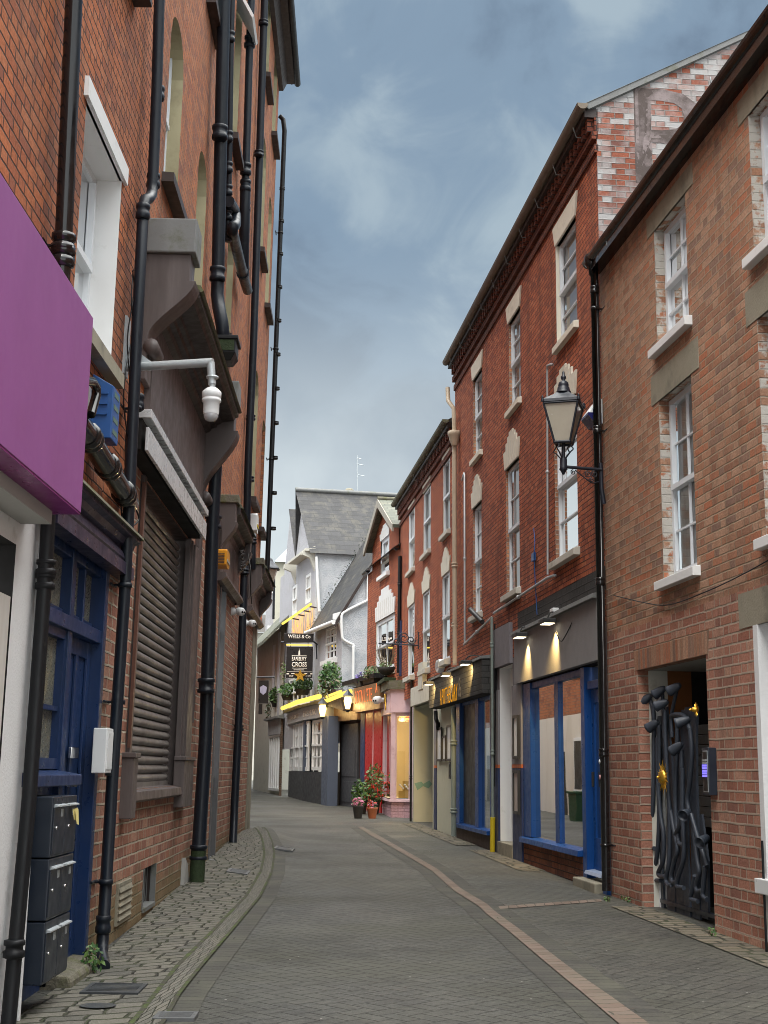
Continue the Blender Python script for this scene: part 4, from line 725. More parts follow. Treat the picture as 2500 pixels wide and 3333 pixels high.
# ---- pipes and fittings of the tall building
J = lambda px, py, o=.14: (w.pt(px, py, o), (0, 0, 1))
ua = [w.pt(732, -120, .16), w.pt(722, 300, .16), w.pt(709, 905, .16), w.pt(707, 960, .16), w.pt(713, 1005, .20), w.pt(722, 1050, .26), w.pt(727, 1092, .28), w.pt(727, 1112, .28)]
rt = thing('drainpipe', 'fat navy drainpipe dropping into a mossy hopper and down to a green stained foot', 'drainpipe', w.pt(640, 2905, .16))
MB().tube(ua, .088, 16).build('pipe', M_NVY, rt)
for px, py in ((716, 430), (708, 890)): MB().lathe(w.pt(px, py, .16), [(.09, -.11), (.108, -.1), (.108, -.05), (.096, -.04), (.096, .03), (.108, .04), (.108, .08), (.09, .09)], 16).build('collar', M_NVY, rt)
hs = w.s(728, 1140, .28); hz0, hz1 = w.z(728, 1190, .28), w.z(728, 1103, .28)
m = MB(); P = w.P; t_, b_ = [(hs-.22, .04), (hs+.22, .04), (hs+.22, .46), (hs-.22, .46)], [(hs-.17, .06), (hs+.17, .06), (hs+.17, .40), (hs-.17, .40)]
vs = [P(s, o, hz1) for s, o in t_]+[P(s, o, hz0+.1) for s, o in t_]+[P(s, o, hz0) for s, o in b_]; m.mesh(vs, [(0, 1, 2, 3)]+[(i, (i+1) % 4, 4+(i+1) % 4, 4+i) for i in range(4)]+[(4+i, 4+(i+1) % 4, 8+(i+1) % 4, 8+i) for i in range(4)]+[(8, 9, 10, 11)])
m.box(w, hs-.25, hs+.25, .03, .49, hz1-.05, hz1+.0); m.build('hopper', M_BLK, rt, bevel=.008); q = MB(); q.box(w, hs-.232, hs-.222, .06, .44, hz0+.12, hz1-.06); q.build('moss', M_MOSS, rt)
lb = [w.pt(722, 1190, .24), w.pt(716, 1260, .2), w.pt(704, 1500, .17), w.pt(693, 1690, .16), w.pt(669, 2407, .16), w.pt(646, 2770, .16)]
MB().tube(lb, [.06, .07, .085, .09, .092, .092], 16).build('pipe', M_NVY, rt)
MB().tube([w.pt(646, 2770, .16), w.pt(638, 2915, .16)], .10, 16).build('foot', M_MOSS, rt)
for px, py in ((694, 1700), (671, 2232), (646, 2775)): MB().lathe(w.pt(px, py, .16), [(.093, -.1), (.118, -.09), (.118, -.05), (.10, -.04), (.10, .04), (.118, .05), (.118, .09), (.093, .1)], 16).build('collar', M_NVY, rt)
drainpipe('thin jointed black pipe close beside the fat navy drainpipe', [w.pt(758, -100, .09), w.pt(752, 120, .09), w.pt(744, 640, .09), w.pt(741, 770, .09)], .045, M_NVY, [J(751, 120, .09), J(745, 445, .09), J(744, 545, .09), J(743, 620, .09), J(742, 700, .09), J(741, 770, .09)], jr=1.45, jh=.16)
drainpipe('black drainpipe with a wide lower socket ending at an elbow', [w.pt(822, -120, .14), w.pt(813, 130, .14), w.pt(801, 545, .14), w.pt(800, 575, .14), w.pt(799, 610, .14), w.pt(793, 870, .14), w.pt(795, 905, .14)], [.062, .062, .062, .062, .088, .088, .088], M_NVY, [J(813, 138), J(800, 552), J(799, 606), J(798, 672), J(794, 885)], jr=1.5, jh=.2, n=14)
e_ = [w.pt(745, 655, .12), w.pt(764, 690, .16), w.pt(766, 730, .2), w.pt(756, 745, .18), w.pt(768, 800, .16), w.pt(790, 890, .16), w.pt(806, 945, .16)]
drainpipe('mossy black branch pipe running at a slant under the elbow', curve(e_, 4), .085, M_NVY, [(e_[5], (e_[6]-e_[5]).normalized())], name='branch_pipe', cat='pipe', jr=1.2)
drainpipe('slim navy drainpipe running the full height near the far end of the tall wall', [w.pt(865, -110, .10), w.pt(861, 0, .10), w.pt(845, 500, .10), w.pt(826, 1100, .10), w.pt(808, 1500, .10), w.pt(802, 1745, .10)], .07, M_NVY, [J(858, 75, .1), J(843, 500, .1), J(816, 1360, .1), J(812, 1560, .1)], brackets=[(w.pt(842, 505, .1), N, D)])
drainpipe('navy drainpipe with wiring at its head on the low brick wall', [w.pt(797, 1845, .10), w.pt(795, 1870, .10), w.pt(781, 2263, .10), w.pt(765, 2589, .10), w.pt(757, 2772, .10), w.pt(760, 2782, .16)], .07, M_NVY, [J(795, 1862, .1), J(777, 2370, .1), J(758, 2760, .1)])
drainpipe('short black stub pipe between the two hood cornices', [w.pt(826, 1745, .1), w.pt(823, 1760, .12), w.pt(822, 1850, .12)], .06, M_NVY, [J(823, 1762, .12)], name='stub_pipe', cat='pipe')
sH = w.L-.03; hp = [w.pt(926, 305, .05), w.pt(921, 300, .14), w.pt(918, 330, .20), w.pt(909, 500, .2), w.pt(890, 1000, .2), w.pt(866, 1700, .2), w.pt(858, 1890, .2)]
hp = [w.P(sH, o, w.z(px, py, .2)) for px, py, o in ((924, 300, .05), (922, 297, .13), (919, 320, .17), (909, 500, .17), (890, 1000, .17), (866, 1700, .17), (858, 1885, .17))]
drainpipe('jointed dark pipe outlined against the sky at the far corner of the tall wall', hp, .055, M_BLK, [(hp[3]-Vector((0, 0, .8*k)), (0, 0, 1)) for k in range(11)], jr=1.2, jh=.07, brackets=[(w.P(sH, .17, w.z(896, 1125, .17)), N, D), (w.P(sH, .17, w.z(880, 1480, .17)), N, D), (w.P(sH, .17, w.z(905, 700, .17)), N, D)])
# alarm boxes and cameras
def alarm(label, px0, px1, y0, y1, o, mats, wd, louv=False, rnd=False, mat2=None):
    a = w.s(px0, (y0+y1)/2, o); z0, z1 = w.z((px0+px1)/2, y1, o), w.z((px0+px1)/2, y0, o); r = thing('alarm_box', label, 'alarm box', w.P(a, 0, z0)); h = z1-z0
    m = MB(); m.slab(w, [(a, z0+h*.12), (a+wd*.5, z0), (a+wd, z0+h*.12), (a+wd, z1-h*.1), (a+wd*.8, z1), (a+wd*.2, z1), (a, z1-h*.1)], .0, o); m.build('cover', mats, r, bevel=.01)
    if louv:
        m = MB()
        for i in range(7): m.box(w, a-.008, a-.001, .04, o-.03, z0+h*(.2+.08*i), z0+h*(.235+.08*i))
        m.build('louvre', M_TAUD, r)
    MB().box(w, a+.06, a+wd-.06, o, o+.012, z0+h*.3, z0+h*.45).build('strobe', mat2 or M_GALV, r, bevel=.004); return r
alarm('orange louvred alarm box under the brown hood cornice', 737, 752, 1794, 1858, .24, M_ORNG, .5, True)
alarm('white alarm box high on the far end of the tall wall', 836, 850, 1682, 1752, .14, M_WPL, .4, mat2=M_YEL)
def bullet(label, px, py, o, sc=1.):
    c = w.pt(px, py, o); r = thing('security_camera', label, 'security camera', c); ax = (w.N()*.75-w.D()*.65+Vector((0, 0, -.2))).normalized()
    m = MB(); m.lathe(w.P(w.s(px, py, o), 0, c.z), [(.09*sc, 0), (.09*sc, .05), (.05*sc, .08), (.05*sc, o-.02)], 14, 0, w.N()); m.build('base', M_WPL, r)
    m = MB(); m.lathe(c-ax*.08*sc, [(.0, -.02), (.06*sc, 0), (.085*sc, .04), (.09*sc, .10), (.088*sc, .17*sc), (.07*sc, .2*sc), (0, .205*sc)], 16, 0, ax); m.build('housing', M_WPL, r)
    f = c+ax*.128*sc; x = ax.cross(Vector((0, 0, 1))).normalized()
    for k in (-1, 1): MB().lathe(f+x*.028*k*sc-ax*.01, [(.02*sc, 0), (.022*sc, .012), (.0, .013)], 10, 0, ax).build('lens', M_DARK, r)
bullet('white twin lens security camera at the left of the drainpipe with wiring', 779, 1990, .14, .8)
bullet('white ball security camera under the third hood cornice', 818, 2028, .14, .75)
m = MB(); m.tube(curve([w.pt(768, 1850, .03), w.pt(768, 1900, .04), w.pt(767, 1970, .05)], 5), .02, 6); tag(m.build('conduit', M_BLK, loc=w.P(20, 0, 3)), 'thin dark conduit above the twin lens camera', 'conduit')
random.seed(9); m = MB()
for k in range(6): m.tube(curve([w.pt(790+random.uniform(-8, 10), 1795+k*12+random.uniform(-5, 5), .2) for _ in range(5)], 4), .014, 5)
m.tube(curve([w.pt(806, 1800, .22), w.pt(815, 1850, .34), w.pt(816, 1920, .34), w.pt(820, 1965, .3)], 6), .010, 5)
tag(m.build('cable', M_POT, loc=w.P(22, 0, 3)), 'knot of loose wiring over the navy drainpipe head', 'cable')
# lantern past the corner (dark, hung on the next wall)
lc = EYE+ray(876, 1855)*(33/ray(876, 1855).y); r_ = thing('wall_lantern', 'dark unlit wall lantern just past the far corner of the tall wall', 'lantern', lc)
MB().lathe(lc, [(.05, .3), (.09, .26), (.12, .2), (.28, .05), (.3, .02), (.27, .0)], 6, smooth=False).build('cap', M_IRON, r_); MB().lathe(lc, [(.22, 0), (.1, -.42)], 6, smooth=False).build('glass', M_FROST, r_); MB().tube([lc+Vector((0, 0, .22)), lc+Vector((-.35, 0, .25)), lc+Vector((-.7, .0, .1))], .03, 6).build('bracket', M_IRON, r_)
# ---- ironwork in the pavement
def cover(label, px, py, wx, wy, mat, slots, cat='drain cover', name='drain_grate', rot=0., ell=False):
    p = gpt(px, py); r = thing(name, label, cat, p); m = MB(); fl = Wall((p.x-wx/2, p.y), (p.x+wx/2, p.y), 1)
    def q(x, y, dz): return Vector((p.x+x, p.y+y, G(p.x+x, p.y+y)+.018+dz))
    if ell:
        n = 24; m.face([q(wx/2*math.cos(2*PI*k/n), wy/2*math.sin(2*PI*k/n), .008) for k in range(n)]); m.build('lid', mat, r); return r
    def bx(x0, x1, y0, y1, h=.012):
        a = [q(x0, y0, h), q(x1, y0, h), q(x1, y1, h), q(x0, y1, h)]; b = [v-Vector((0, 0, .03)) for v in a]; m.mesh(a+b, [(0, 1, 2, 3), (0, 1, 5, 4), (1, 2, 6, 5), (2, 3, 7, 6), (3, 0, 4, 7)])
    X, Y = wx/2, wy/2; e = .03; bx(-X, X, -Y, -Y+e); bx(-X, X, Y-e, Y); bx(-X, -X+e, -Y+e, Y-e); bx(X-e, X, -Y+e, Y-e)
    for i in range(slots):
        y = -Y+e+(wy-2*e)*(i+.5)/slots; bx(-X+e, X-e, y-(wy-2*e)/slots*.30, y+(wy-2*e)/slots*.30, .010)
    m.build('frame', mat, r); MB().face([q(-X+e, -Y+e, .001), q(X-e, -Y+e, .001), q(X-e, Y-e, .001), q(-X+e, Y-e, .001)]).build('void', M_DARK, r); return r
cover('wide slotted iron drain grate in the setts below the navy door', 372, 3228, .42, .42, M_GRATE, 7)
cover('dark oval iron cover in the setts below the slotted grate', 318, 3285, .25, .2, M_GRATE, 0, name='stopcock_cover', ell=True)
cover('steel ribbed cover plate at the bottom edge of the road', 572, 3318, .27, .24, M_WORN, 5, name='cover_plate')
cover('small pale square grate in the setts beside the shutter wall', 776, 2842, .3, .5, M_WORN, 6)
cover('pale gully grate in the road beside the kerb bend', 926, 2768, .34, .7, M_WORN, 6)
def weed(label, c, rad, n, size, mats=None, name='weed', cat='weed'):
    c = Vector(c); r = thing(name, label, cat, c-Vector((0, 0, rad[2]*.7))); MB().leaves(c, rad, n, size, 0, 2, .0).build('leaves', mats or [M_LEAF, M_LEAF2], r, raw=True)
    m = MB()
    for k in range(7): a = random.random()*6.3; m.tube([c-Vector((0, 0, rad[2])), c+Vector((math.cos(a)*rad[0]*.7, math.sin(a)*rad[1]*.7, rad[2]*random.uniform(0, .7)))], .004, 4, caps=False)
    m.build('stem', M_STEM, r); return r
p = gpt(300, 3172); weed('green leafy weed at the foot of the swan neck drainpipe', p+Vector((0, 0, .11)), (.09, .10, .13), 60, .032)
# ============================================================ RIGHT: brown brick building with the sculpted gate
w = WR1; D, N = w.D(), w.N()
def pw(px, py, y): d = ray(px, py); return EYE+d*((y-EYE.y)/d.y)
b3 = thing('brick_building', 'weathered brown brick building with white sash windows and a sculpted metal gate', 'building', (3.6, 12, 0))
EV1 = 8.52
oa = opening(w, (2133, 900), (2232, 700), (2137, 716), (2120, 1150), .18, 1); oa['z1'] = 8.02; ob = opening(w, (2140, 1310), (2250, 1228), (2140, 1310), (2130, 1900), .18, 1); ob['s0'], ob['s1'] = oa['s0'], oa['s1']
oc = dict(oa); od = dict(ob); sh_ = w.s(2445, 600)-oa['s1']
for q, r_ in ((oc, oa), (od, ob)): q['s0'] = r_['s0']+sh_; q['s1'] = r_['s1']+sh_
gs0, gs1 = w.s(2310, 2500), w.s(2081, 2500); gz1 = w.z(2170, 2160)
og = dict(s0=gs0, s1=gs1, z0=-.3, z1=gz1, dep=.14, rm=2)
ow = dict(s0=5.2, s1=w.s(2484, 2450), z0=.1, z1=w.z(2470, 2032), dep=.3, rm=3)
zsplit = 3.35
m = MB(); wallsheet(m, w, -3, w.L, zsplit, EV1, [oa, ob, oc, od], 0); m.build('wall', [M_R1, M_R1w], b3)
m = MB(); wallsheet(m, w, -3, w.L, -.4, zsplit, [og, ow], 0); m.build('lower_wall', [M_R1b, M_R1w, M_R1b, M_WHR], b3)
m = MB(); a, b, z = gs0-.12, gs1+.12, gz1; m.slab(w, [(a+.06, z+.002), (b-.06, z+.002), (b, z+.26), (a, z+.26)], -.02, .006, 0); m.build('soldier_arch', brickmat('soldier_brick', TAN, (.30, .22, .15), h=.34, p=.085, running=True, mw=.008), b3)
for o, hl in ((oa, .26), (ob, .36), (oc, .26), (od, .36)):
    ws = sash(w, o['s0'], o['s1'], o['z0'], o['z1'], .17, b3, cols=2, rows=2, curtain=(M_CURT, .0), sill=(M_WHP, .10, .10, .09), lintel=(M_CONC, .26, hl, .008), fw=.07)
m = MB(); m.box(w, 5., ow['s1']+.45, -.02, .008, ow['z1']+.0, ow['z1']+.34); m.build('stone_lintel', M_CONC, b3)
m = MB(); m.box(w, ow['s1']-.005, ow['s1']+.10, -.02, .012, .1, ow['z1']); m.build('white_quoin', M_WHR, b3); MB().box(w, 5.2, ow['s1'], -.28, -.2, .1, ow['z1']).build('side_door', M_WHP, b3)
m = MB(); m.box(w, -3, w.L-.02, -.1, .16, EV1-.16, EV1+.02); m.build('soffit', M_GBLK, b3); m = MB(); m.prism(w, [(.12+.10*math.cos(a), EV1+.04+.10*math.sin(a)) for a in (PI+PI*k/10 for k in range(11))], -3, w.L+.1); m.build('gutter', M_GBLK, b3)
m = MB(); m.mesh([w.P(-3, .15, EV1+.04), w.P(w.L, .15, EV1+.04), w.P(w.L, -4, EV1+2.2), w.P(-3, -4, EV1+2.2)], [(0, 1, 2, 3)]); m.build('roof', M_SLATE, b3)
for px, py in ((2365, 295), (2013, 800)):
    s_ = w.s(px, py); z_ = w.z(px, py); MB().tube([w.P(s_, 0, z_), w.P(s_, .16, z_), w.P(s_, .17, z_+.14)], .008, 5).build('gutter_hook', M_GALV, b3)
# passage behind the gate
m = MB(); P = w.P; a, b = gs0, gs1
m.face([P(a, -.14, gz1), P(b, -.14, gz1), P(b, -2.2, gz1), P(a, -2.2, gz1)]); m.build('passage_ceiling', M_SOFF, b3)
m = MB()
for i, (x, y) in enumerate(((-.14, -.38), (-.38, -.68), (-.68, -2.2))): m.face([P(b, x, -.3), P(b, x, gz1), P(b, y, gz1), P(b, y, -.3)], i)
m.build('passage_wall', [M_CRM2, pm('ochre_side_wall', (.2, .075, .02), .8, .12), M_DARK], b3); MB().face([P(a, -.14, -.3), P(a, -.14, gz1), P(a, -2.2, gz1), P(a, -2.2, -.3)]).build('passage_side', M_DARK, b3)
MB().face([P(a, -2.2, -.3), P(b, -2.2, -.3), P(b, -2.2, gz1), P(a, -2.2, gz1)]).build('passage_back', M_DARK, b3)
m = MB(); z = w.z(2280, 2690, -.6); la_, lb_ = w.s(2312, 2500, -.6), w.s(2262, 2500, -.6)
while z < w.z(2270, 2370, -.6): m.prism(w, [(-.62, z), (-.60, z+.10), (-.62, z+.11)], la_, lb_); z += .118
m.build('letterbox_bank', M_GALV, b3)
# sculpted gate
gt = thing('metal_gate', 'sculpted dark metal gate of trumpet flowers on long winding stems with gilt suns', 'gate', P((gs0+gs1)/2, -.2, .08))
def gp(px, py, o=-.16): return w.pt(px, py, o)
m = MB()       # flat blades behind the stems, with slots left open between them
def blade(pts, wd, o0=-.24, o1=-.215):
    L = []; R_ = []
    for px, py, k in pts: s, z = w.hit(px, py, -.22); L.append((s-k, z)); R_.append((s+k, z))
    m.slab(w, L+R_[::-1], o0, o1)
zb0 = w.z(2200, 2940, -.22)
blade([(2124, 2990, .06), (2122, 2700, .07), (2118, 2400, .08), (2124, 2290, .03)], 0)
blade([(2150, 2990, .16), (2142, 2700, .09), (2146, 2500, .07), (2148, 2400, .14), (2150, 2330, .10)], 0)
blade([(2185, 2990, .14), (2186, 2700, .16), (2180, 2450, .07), (2170, 2370, .05), (2168, 2300, .03)], 0)
blade([(2215, 2990, .12), (2214, 2640, .14), (2206, 2450, .05), (2200, 2320, .03)], 0)
blade([(2238, 2990, .1), (2234, 2750, .06), (2232, 2500, .06), (2226, 2380, .12), (2224, 2310, .05)], 0)
blade([(2268, 2990, .12), (2262, 2750, .12), (2256, 2550, .12), (2250, 2400, .17), (2250, 2300, .2)], 0)
blade([(2296, 2990, .10), (2292, 2800, .12), (2282, 2650, .03)], 0)
pl = m.build('blade_panel', M_IRON, gt)
m = MB(); zq = w.z(2150, 2925, -.2); m.box(w, gs0+.02, gs1-.04, -.25, -.20, .10, zq); m.build('kick_plate', M_MBOX, gt, bevel=.004); MB().box(w, gs1-.03, gs1, -.3, -.2, .0, gz1-.3).build('white_post', M_WHP, gt); MB().box(w, gs0, gs0+.015, -.3, -.2, 0, gz1-.3).build('hinge_post', M_IRON, gt)
stems = [[(2127, 2290), (2128, 2400), (2126, 2600), (2118, 2700), (2109, 2740), (2112, 2758), (2132, 2762)],
         [(2140, 2400), (2142, 2550), (2150, 2650), (2160, 2720), (2158, 2800), (2143, 2840), (2150, 2852), (2166, 2852)],
         [(2146, 2360), (2146, 2600), (2142, 2750), (2130, 2830), (2122, 2850), (2132, 2864), (2150, 2866)],
         [(2164, 2310), (2166, 2400), (2174, 2560), (2180, 2650), (2178, 2800), (2168, 2860), (2175, 2880), (2186, 2880)],
         [(2166, 2420), (2172, 2560), (2190, 2680), (2205, 2760), (2196, 2800), (2185, 2850), (2190, 2872), (2206, 2868)],
         [(2204, 2320), (2204, 2420), (2198, 2600), (2206, 2720), (2212, 2745), (2230, 2752)],
         [(2222, 2500), (2222, 2640), (2226, 2740), (2224, 2800), (2206, 2860), (2205, 2885), (2226, 2890)],
         [(2246, 2370), (2252, 2450), (2246, 2540), (2238, 2600), (2242, 2640)],
         [(2252, 2660), (2262, 2740), (2270, 2800), (2276, 2840), (2266, 2880), (2270, 2900), (2286, 2898)],
         [(2250, 2650), (2270, 2720), (2290, 2780), (2302, 2820)],
         [(2218, 2440), (2220, 2560), (2222, 2600), (2214, 2680), (2196, 2720)],
         [(2262, 2850), (2252, 2900), (2248, 2925), (2272, 2934)],
         [(2296, 2820), (2290, 2880), (2288, 2915), (2302, 2928)]]
for i, st in enumerate(stems): MB().tube(curve([gp(px, py, -.15-.012*(i % 3)) for px, py in st], 6), .026, 10).build('stem', M_IRON, gt)
def flower(px, py, ax, r=.062, L=.115):
    c = gp(px, py, -.13); ax = (w.D()*ax[0]+w.N()*ax[1]+Vector((0, 0, ax[2]))).normalized(); f = MB(); f.lathe(c, [(.026, -.05), (r*.7, -.01), (r*.86, L*.35), (r*.95, L*.8), (r*1.05, L), (r*.96, L*1.0), (r*.8, L*.5), (.02, L*.3)], 14, 0, ax); f.build('flower', M_IRON, gt)
for px, py, ax in ((2110, 2270, (.55, .55, -.5)), (2106, 2292, (.5, .6, -.35)), (2154, 2245, (.6, .5, -.45)), (2162, 2288, (.5, .6, -.3)), (2203, 2235, (.6, .45, -.35)), (2132, 2355, (.65, .5, -.45)), (2210, 2428, (.65, .5, -.5)), (2238, 2645, (-.55, .6, -.25)), (2232, 2344, (.4, .7, -.3)), (2296, 2730, (-.4, .6, -.3))): flower(px, py, ax)
for px, a in ((2126, (2118, 2278)), (2160, (2156, 2250)), (2186, (2204, 2240))): MB().tube(curve([gp(px+2, 2400), gp(px, 2330), gp(*a)], 6), .022, 8).build('stem', M_IRON, gt)
MB().tube(curve([gp(2186, 2330), gp(2205, 2326), gp(2230, 2335), gp(2246, 2375)], 6), .03, 8).build('stem', M_IRON, gt)
def sun_(px, py, r):
    c = gp(px, py, -.09); x, y = w.D(), Vector((0, 0, 1)); f = MB(); f.lathe(c, [(r*.42, 0), (r*.42, .02), (r*.3, .06), (0, .075)], 16, 0, w.N()); o = f.build('gilt_sun', M_GOLD, gt); q = MB()
    for k in range(20):
        a = 2*PI*k/20; R_ = r*(1.0 if k % 2 else .75); u = x*math.cos(a)+y*math.sin(a); v = y*math.cos(a)-x*math.sin(a); q.mesh([c+u*r*.40+v*r*.06+w.N()*.01, c+u*r*.40-v*r*.06+w.N()*.01, c+u*R_+w.N()*.02, c+u*r*.42+w.N()*.025], [(0, 1, 3), (0, 2, 3), (1, 2, 3), (0, 1, 2)])
    q.lathe(c+w.N()*.07, [(.012, 0), (.02, .01), (.0, .03)], 8, 0, w.N()); q.build('sun_rays', M_GOLD, o)
sun_(2163, 2530, .21); sun_(2271, 2310, .08)
# intercom panel
zi0, zi1 = w.z(2310, 2588, .03), w.z(2300, 2434, .03); si = w.s(2309, 2510, .08); r_ = thing('intercom', 'dark door entry panel with glowing violet keys right of the sculpted gate', 'intercom', w.P(si, 0, zi0))
MB().box(w, si, si+.19, .0, .085, zi0, zi1).build('body', M_MBOX, r_, bevel=.006); fp = MB().box(w, si+.025, si+.165, .085, .089, zi0+.03, zi1-.03).build('face_plate', M_GALV, r_); MB().box(w, si+.035, si+.155, .089, .091, zi0+.04, zi1-.04).build('black_face', M_SIGNB, fp)
for i in range(7):
    z = zi0+(zi1-zi0)*(.38+.055*i); MB().box(w, si+.04, si+.15, .091, .102, z, z+.02).build('key', E_KEY if i < 5 else M_GALV, r_)
sx = w.s(2482, 2860, .02); MB_ = MB().box(w, 8.0, sx, .0, .1, w.z(2485, 2908, .05), w.z(2485, 2860, .05)); r_ = thing('junction_box', 'small white box low on the brown brick wall at the edge', 'box', w.P(sx, 0, 1)); MB_.build('cover', M_WPL, r_, bevel=.006); MB().tube([w.P(sx-.1, .05, 1), w.P(sx-.1, .05, .0)], .012, 6).build('lead_cable', M_BLK, r_)
m = MB(); m.tube(curve([w.pt(1998, 1938, .03), w.pt(2100, 1962, .03), w.pt(2180, 1968, .03), w.pt(2300, 1925, .03), w.pt(2420, 1868, .03), w.pt(2560, 1790, .03)], 6), .007, 5); tag(m.build('cable', M_BLK, loc=w.P(10, 0, 4)), 'thin black cable sagging across the brown brick wall under the windows', 'cable')
# black downpipe on the joint of the two buildings
sj = w.L-.10; pj = lambda px, py, o=.10: w.P(sj, o, w.z(px, py, o)); NJ = w.N()
tp = pj(1970, 835)
rt = drainpipe('glossy black downpipe on the joint between brown and red brick buildings', [w.P(sj, .14, EV1), w.P(sj, .12, EV1-.2), tp, pj(1992, 2905)], .055, M_GBLK, [(pj(1971, 900), (0, 0, 1)), (pj(1978, 1370), (0, 0, 1)), (pj(1982, 1880), (0, 0, 1)), (pj(1988, 2450), (0, 0, 1))], brackets=[(pj(1974, 960), NJ, -D), (pj(1978, 1372), NJ, -D), (pj(1991, 2755), NJ, -D)], jr=1.2)
m = MB(); m.lathe(w.P(sj, .14, EV1+.02), [(.07, -.12), (.10, -.08), (.10, .02), (.08, .06)], 12); m.build('outlet', M_GBLK, rt)
c = pj(1989, 2500); m = MB(); m.lathe(w.P(sj, .155, w.z(1989, 2480)), [(.03, 0), (.03, .006), (0, .007)], 12, 0, NJ); tag(m.build('sticker', M_WPL, loc=w.P(sj, .15, 1.8)), 'round white sticker on the black downpipe', 'sticker'); m = MB(); m.lathe(w.P(sj, .155, w.z(1986, 2530)), [(.03, 0), (.03, .006), (0, .007)], 12, 0, NJ); tag(m.build('sticker', pm('pink_sticker', (.6, .3, .3)), loc=w.P(sj, .15, 1.7)), 'round pink sticker below the white one on the downpipe', 'sticker')
# street lantern on a scroll bracket
Y = 17.45; lp = lambda px, py, dy=0.: pw(px, py, Y+dy)
ln = thing('wall_lantern', 'black four sided street lantern on a scroll bracket over the blue shop', 'lantern', lp(1834, 1525))
C = lambda py: lp(1834, py); S_ = Y/FPX*1.01; ang = math.radians(30)
def frus(m, prof, mi=0, n=4, rot=ang, flat=True, caps=True):
    rings = [[C(py)+Vector((math.cos(rot+2*PI*k/n)*r*S_, math.sin(rot+2*PI*k/n)*r*S_, 0)) for k in range(n)] for r, py in prof]
    m.mesh([v for g in rings for v in g], [(i*n+k, i*n+(k+1) % n, (i+1)*n+(k+1) % n, (i+1)*n+k) for i in range(len(prof)-1) for k in range(n)], mi, not flat)
    if caps: m.face(rings[0], mi); m.face(rings[-1], mi)
    return rings
A0 = math.radians(-62)
m = MB(); frus(m, [(2, 1208), (4, 1212), (5, 1222), (9, 1226), (9, 1232), (5, 1238), (8, 1240), (16, 1246), (18, 1255), (17, 1258), (20, 1262), (22, 1272), (25, 1276), (27, 1280), (24, 1280)], n=16, flat=False); m.build('finial', M_LANT, ln)
m = MB(); frus(m, [(26, 1279), (44, 1290), (84, 1309), (86, 1318), (80, 1320)], rot=A0); cap_ = m.build('cap', M_LANT, ln)
for k in range(4): a = A0+k*PI/2; q = C(1312)+Vector((math.cos(a)*84*S_, math.sin(a)*84*S_, 0)); MB().lathe(q, [(.02, -.03), (.025, .0), (.012, .025), (.018, .035), (0, .06)], 8).build('corner_knob', M_LANT, cap_)
m = MB(); tr, br_ = frus(MB(), [(80, 1322), (36, 1443)], rot=A0, caps=False)
for k in range(4): m.tube([tr[k], br_[k]], .016, 6); m.tube([tr[k], tr[(k+1) % 4]], .014, 6); m.tube([br_[k], br_[(k+1) % 4]], .022, 6)
m.build('frame', M_LANT, ln); m = MB(); frus(m, [(77, 1323), (35, 1441)], rot=A0); m.build('glass', M_FROST, ln)
m = MB(); m.tube([C(1443), C(1500)], .022, 8); frus(m, [(11, 1492), (12, 1496), (12, 1522), (14, 1528), (10, 1532), (3, 1545)], n=12, flat=False); m.build('stem', M_LANT, ln)
for k in range(4):
    a = A0+k*PI/2+.4; u = Vector((math.cos(a), math.sin(a), 0)); MB().tube(curve([br_[k], C(1452)+u*.11, C(1466)+u*.15, C(1474)+u*.11, C(1492)+u*.04], 6), .009, 6).build('scroll_leg', M_LANT, ln)
m = MB(); p0, p1 = C(1519), lp(1958, 1529, .1); m.tube([p0, p1], .022, 8); br2 = m.build('bracket_arm', M_LANT, ln); MB().tube([lp(1955, 1508, .12), lp(1958, 1590, .12), lp(1966, 1640, .12)], .03, 6).build('wall_bar', M_LANT, ln)
def spiral(c, r, turns, st, u, v): return [c+(u*math.cos(st+t*turns*2*PI)+v*math.sin(st+t*turns*2*PI))*r*(1-.75*t) for t in (k/26 for k in range(27))]
ux = (p1-p0).normalized(); uz = Vector((0, 0, 1))
for px, py, r in ((1866, 1537, .035), (1915, 1543, .05), (1936, 1543, .05), (1926, 1562, .03)): MB().tube(spiral(lp(px, py, .05), r, 1.4, PI/2, ux, uz), .007, 5).build('scroll', M_LANT, ln)
MB().tube(curve([lp(1872, 1530, .04), lp(1890, 1545, .05), lp(1912, 1562, .06), lp(1928, 1572, .07), lp(1950, 1568, .1)], 6), .009, 5).build('brace', M_LANT, ln)
# ============================================================ RIGHT: long red brick building (tall half, then the lower half)
w = WR2; D, N = w.D(), w.N(); P = w.P
b4 = thing('brick_building', 'tall red brick building with cream lintels over a blue shopfront and a whitened gable', 'building', (2.3, 22, .1))
b5 = thing('brick_building', 'lower red brick terrace with three narrow windows per floor beyond the cream downpipe', 'building', (1.1, 34, .2))
SP = w.s(1481, 1500); EV2, EV3 = 10.80, 9.43
def win2(px0, px1, yt, yb, far=None): return opening(w, (px0, (yt+yb)/2), (px1, (yt+yb)/2), ((px0+px1)/2, yt), ((px0+px1)/2, yb), .12, 1)
U = [win2(1813, 1877, 745, 1078), win2(1657, 1694, 1025, 1318), win2(1541, 1569, 1220, 1490)]
Lw = [win2(1806, 1879, 1310, 1800), win2(1648, 1691, 1505, 1928), win2(1540, 1568, 1650, 2002)]
U3 = [win2(1443, 1465, 1498, 1736), win2(1379, 1402, 1595, 1795), win2(1331, 1350, 1655, 1855)]
L3 = [win2(1441, 1464, 1868, 2152), win2(1377, 1399, 1925, 2178), win2(1329, 1349, 1970, 2198)]
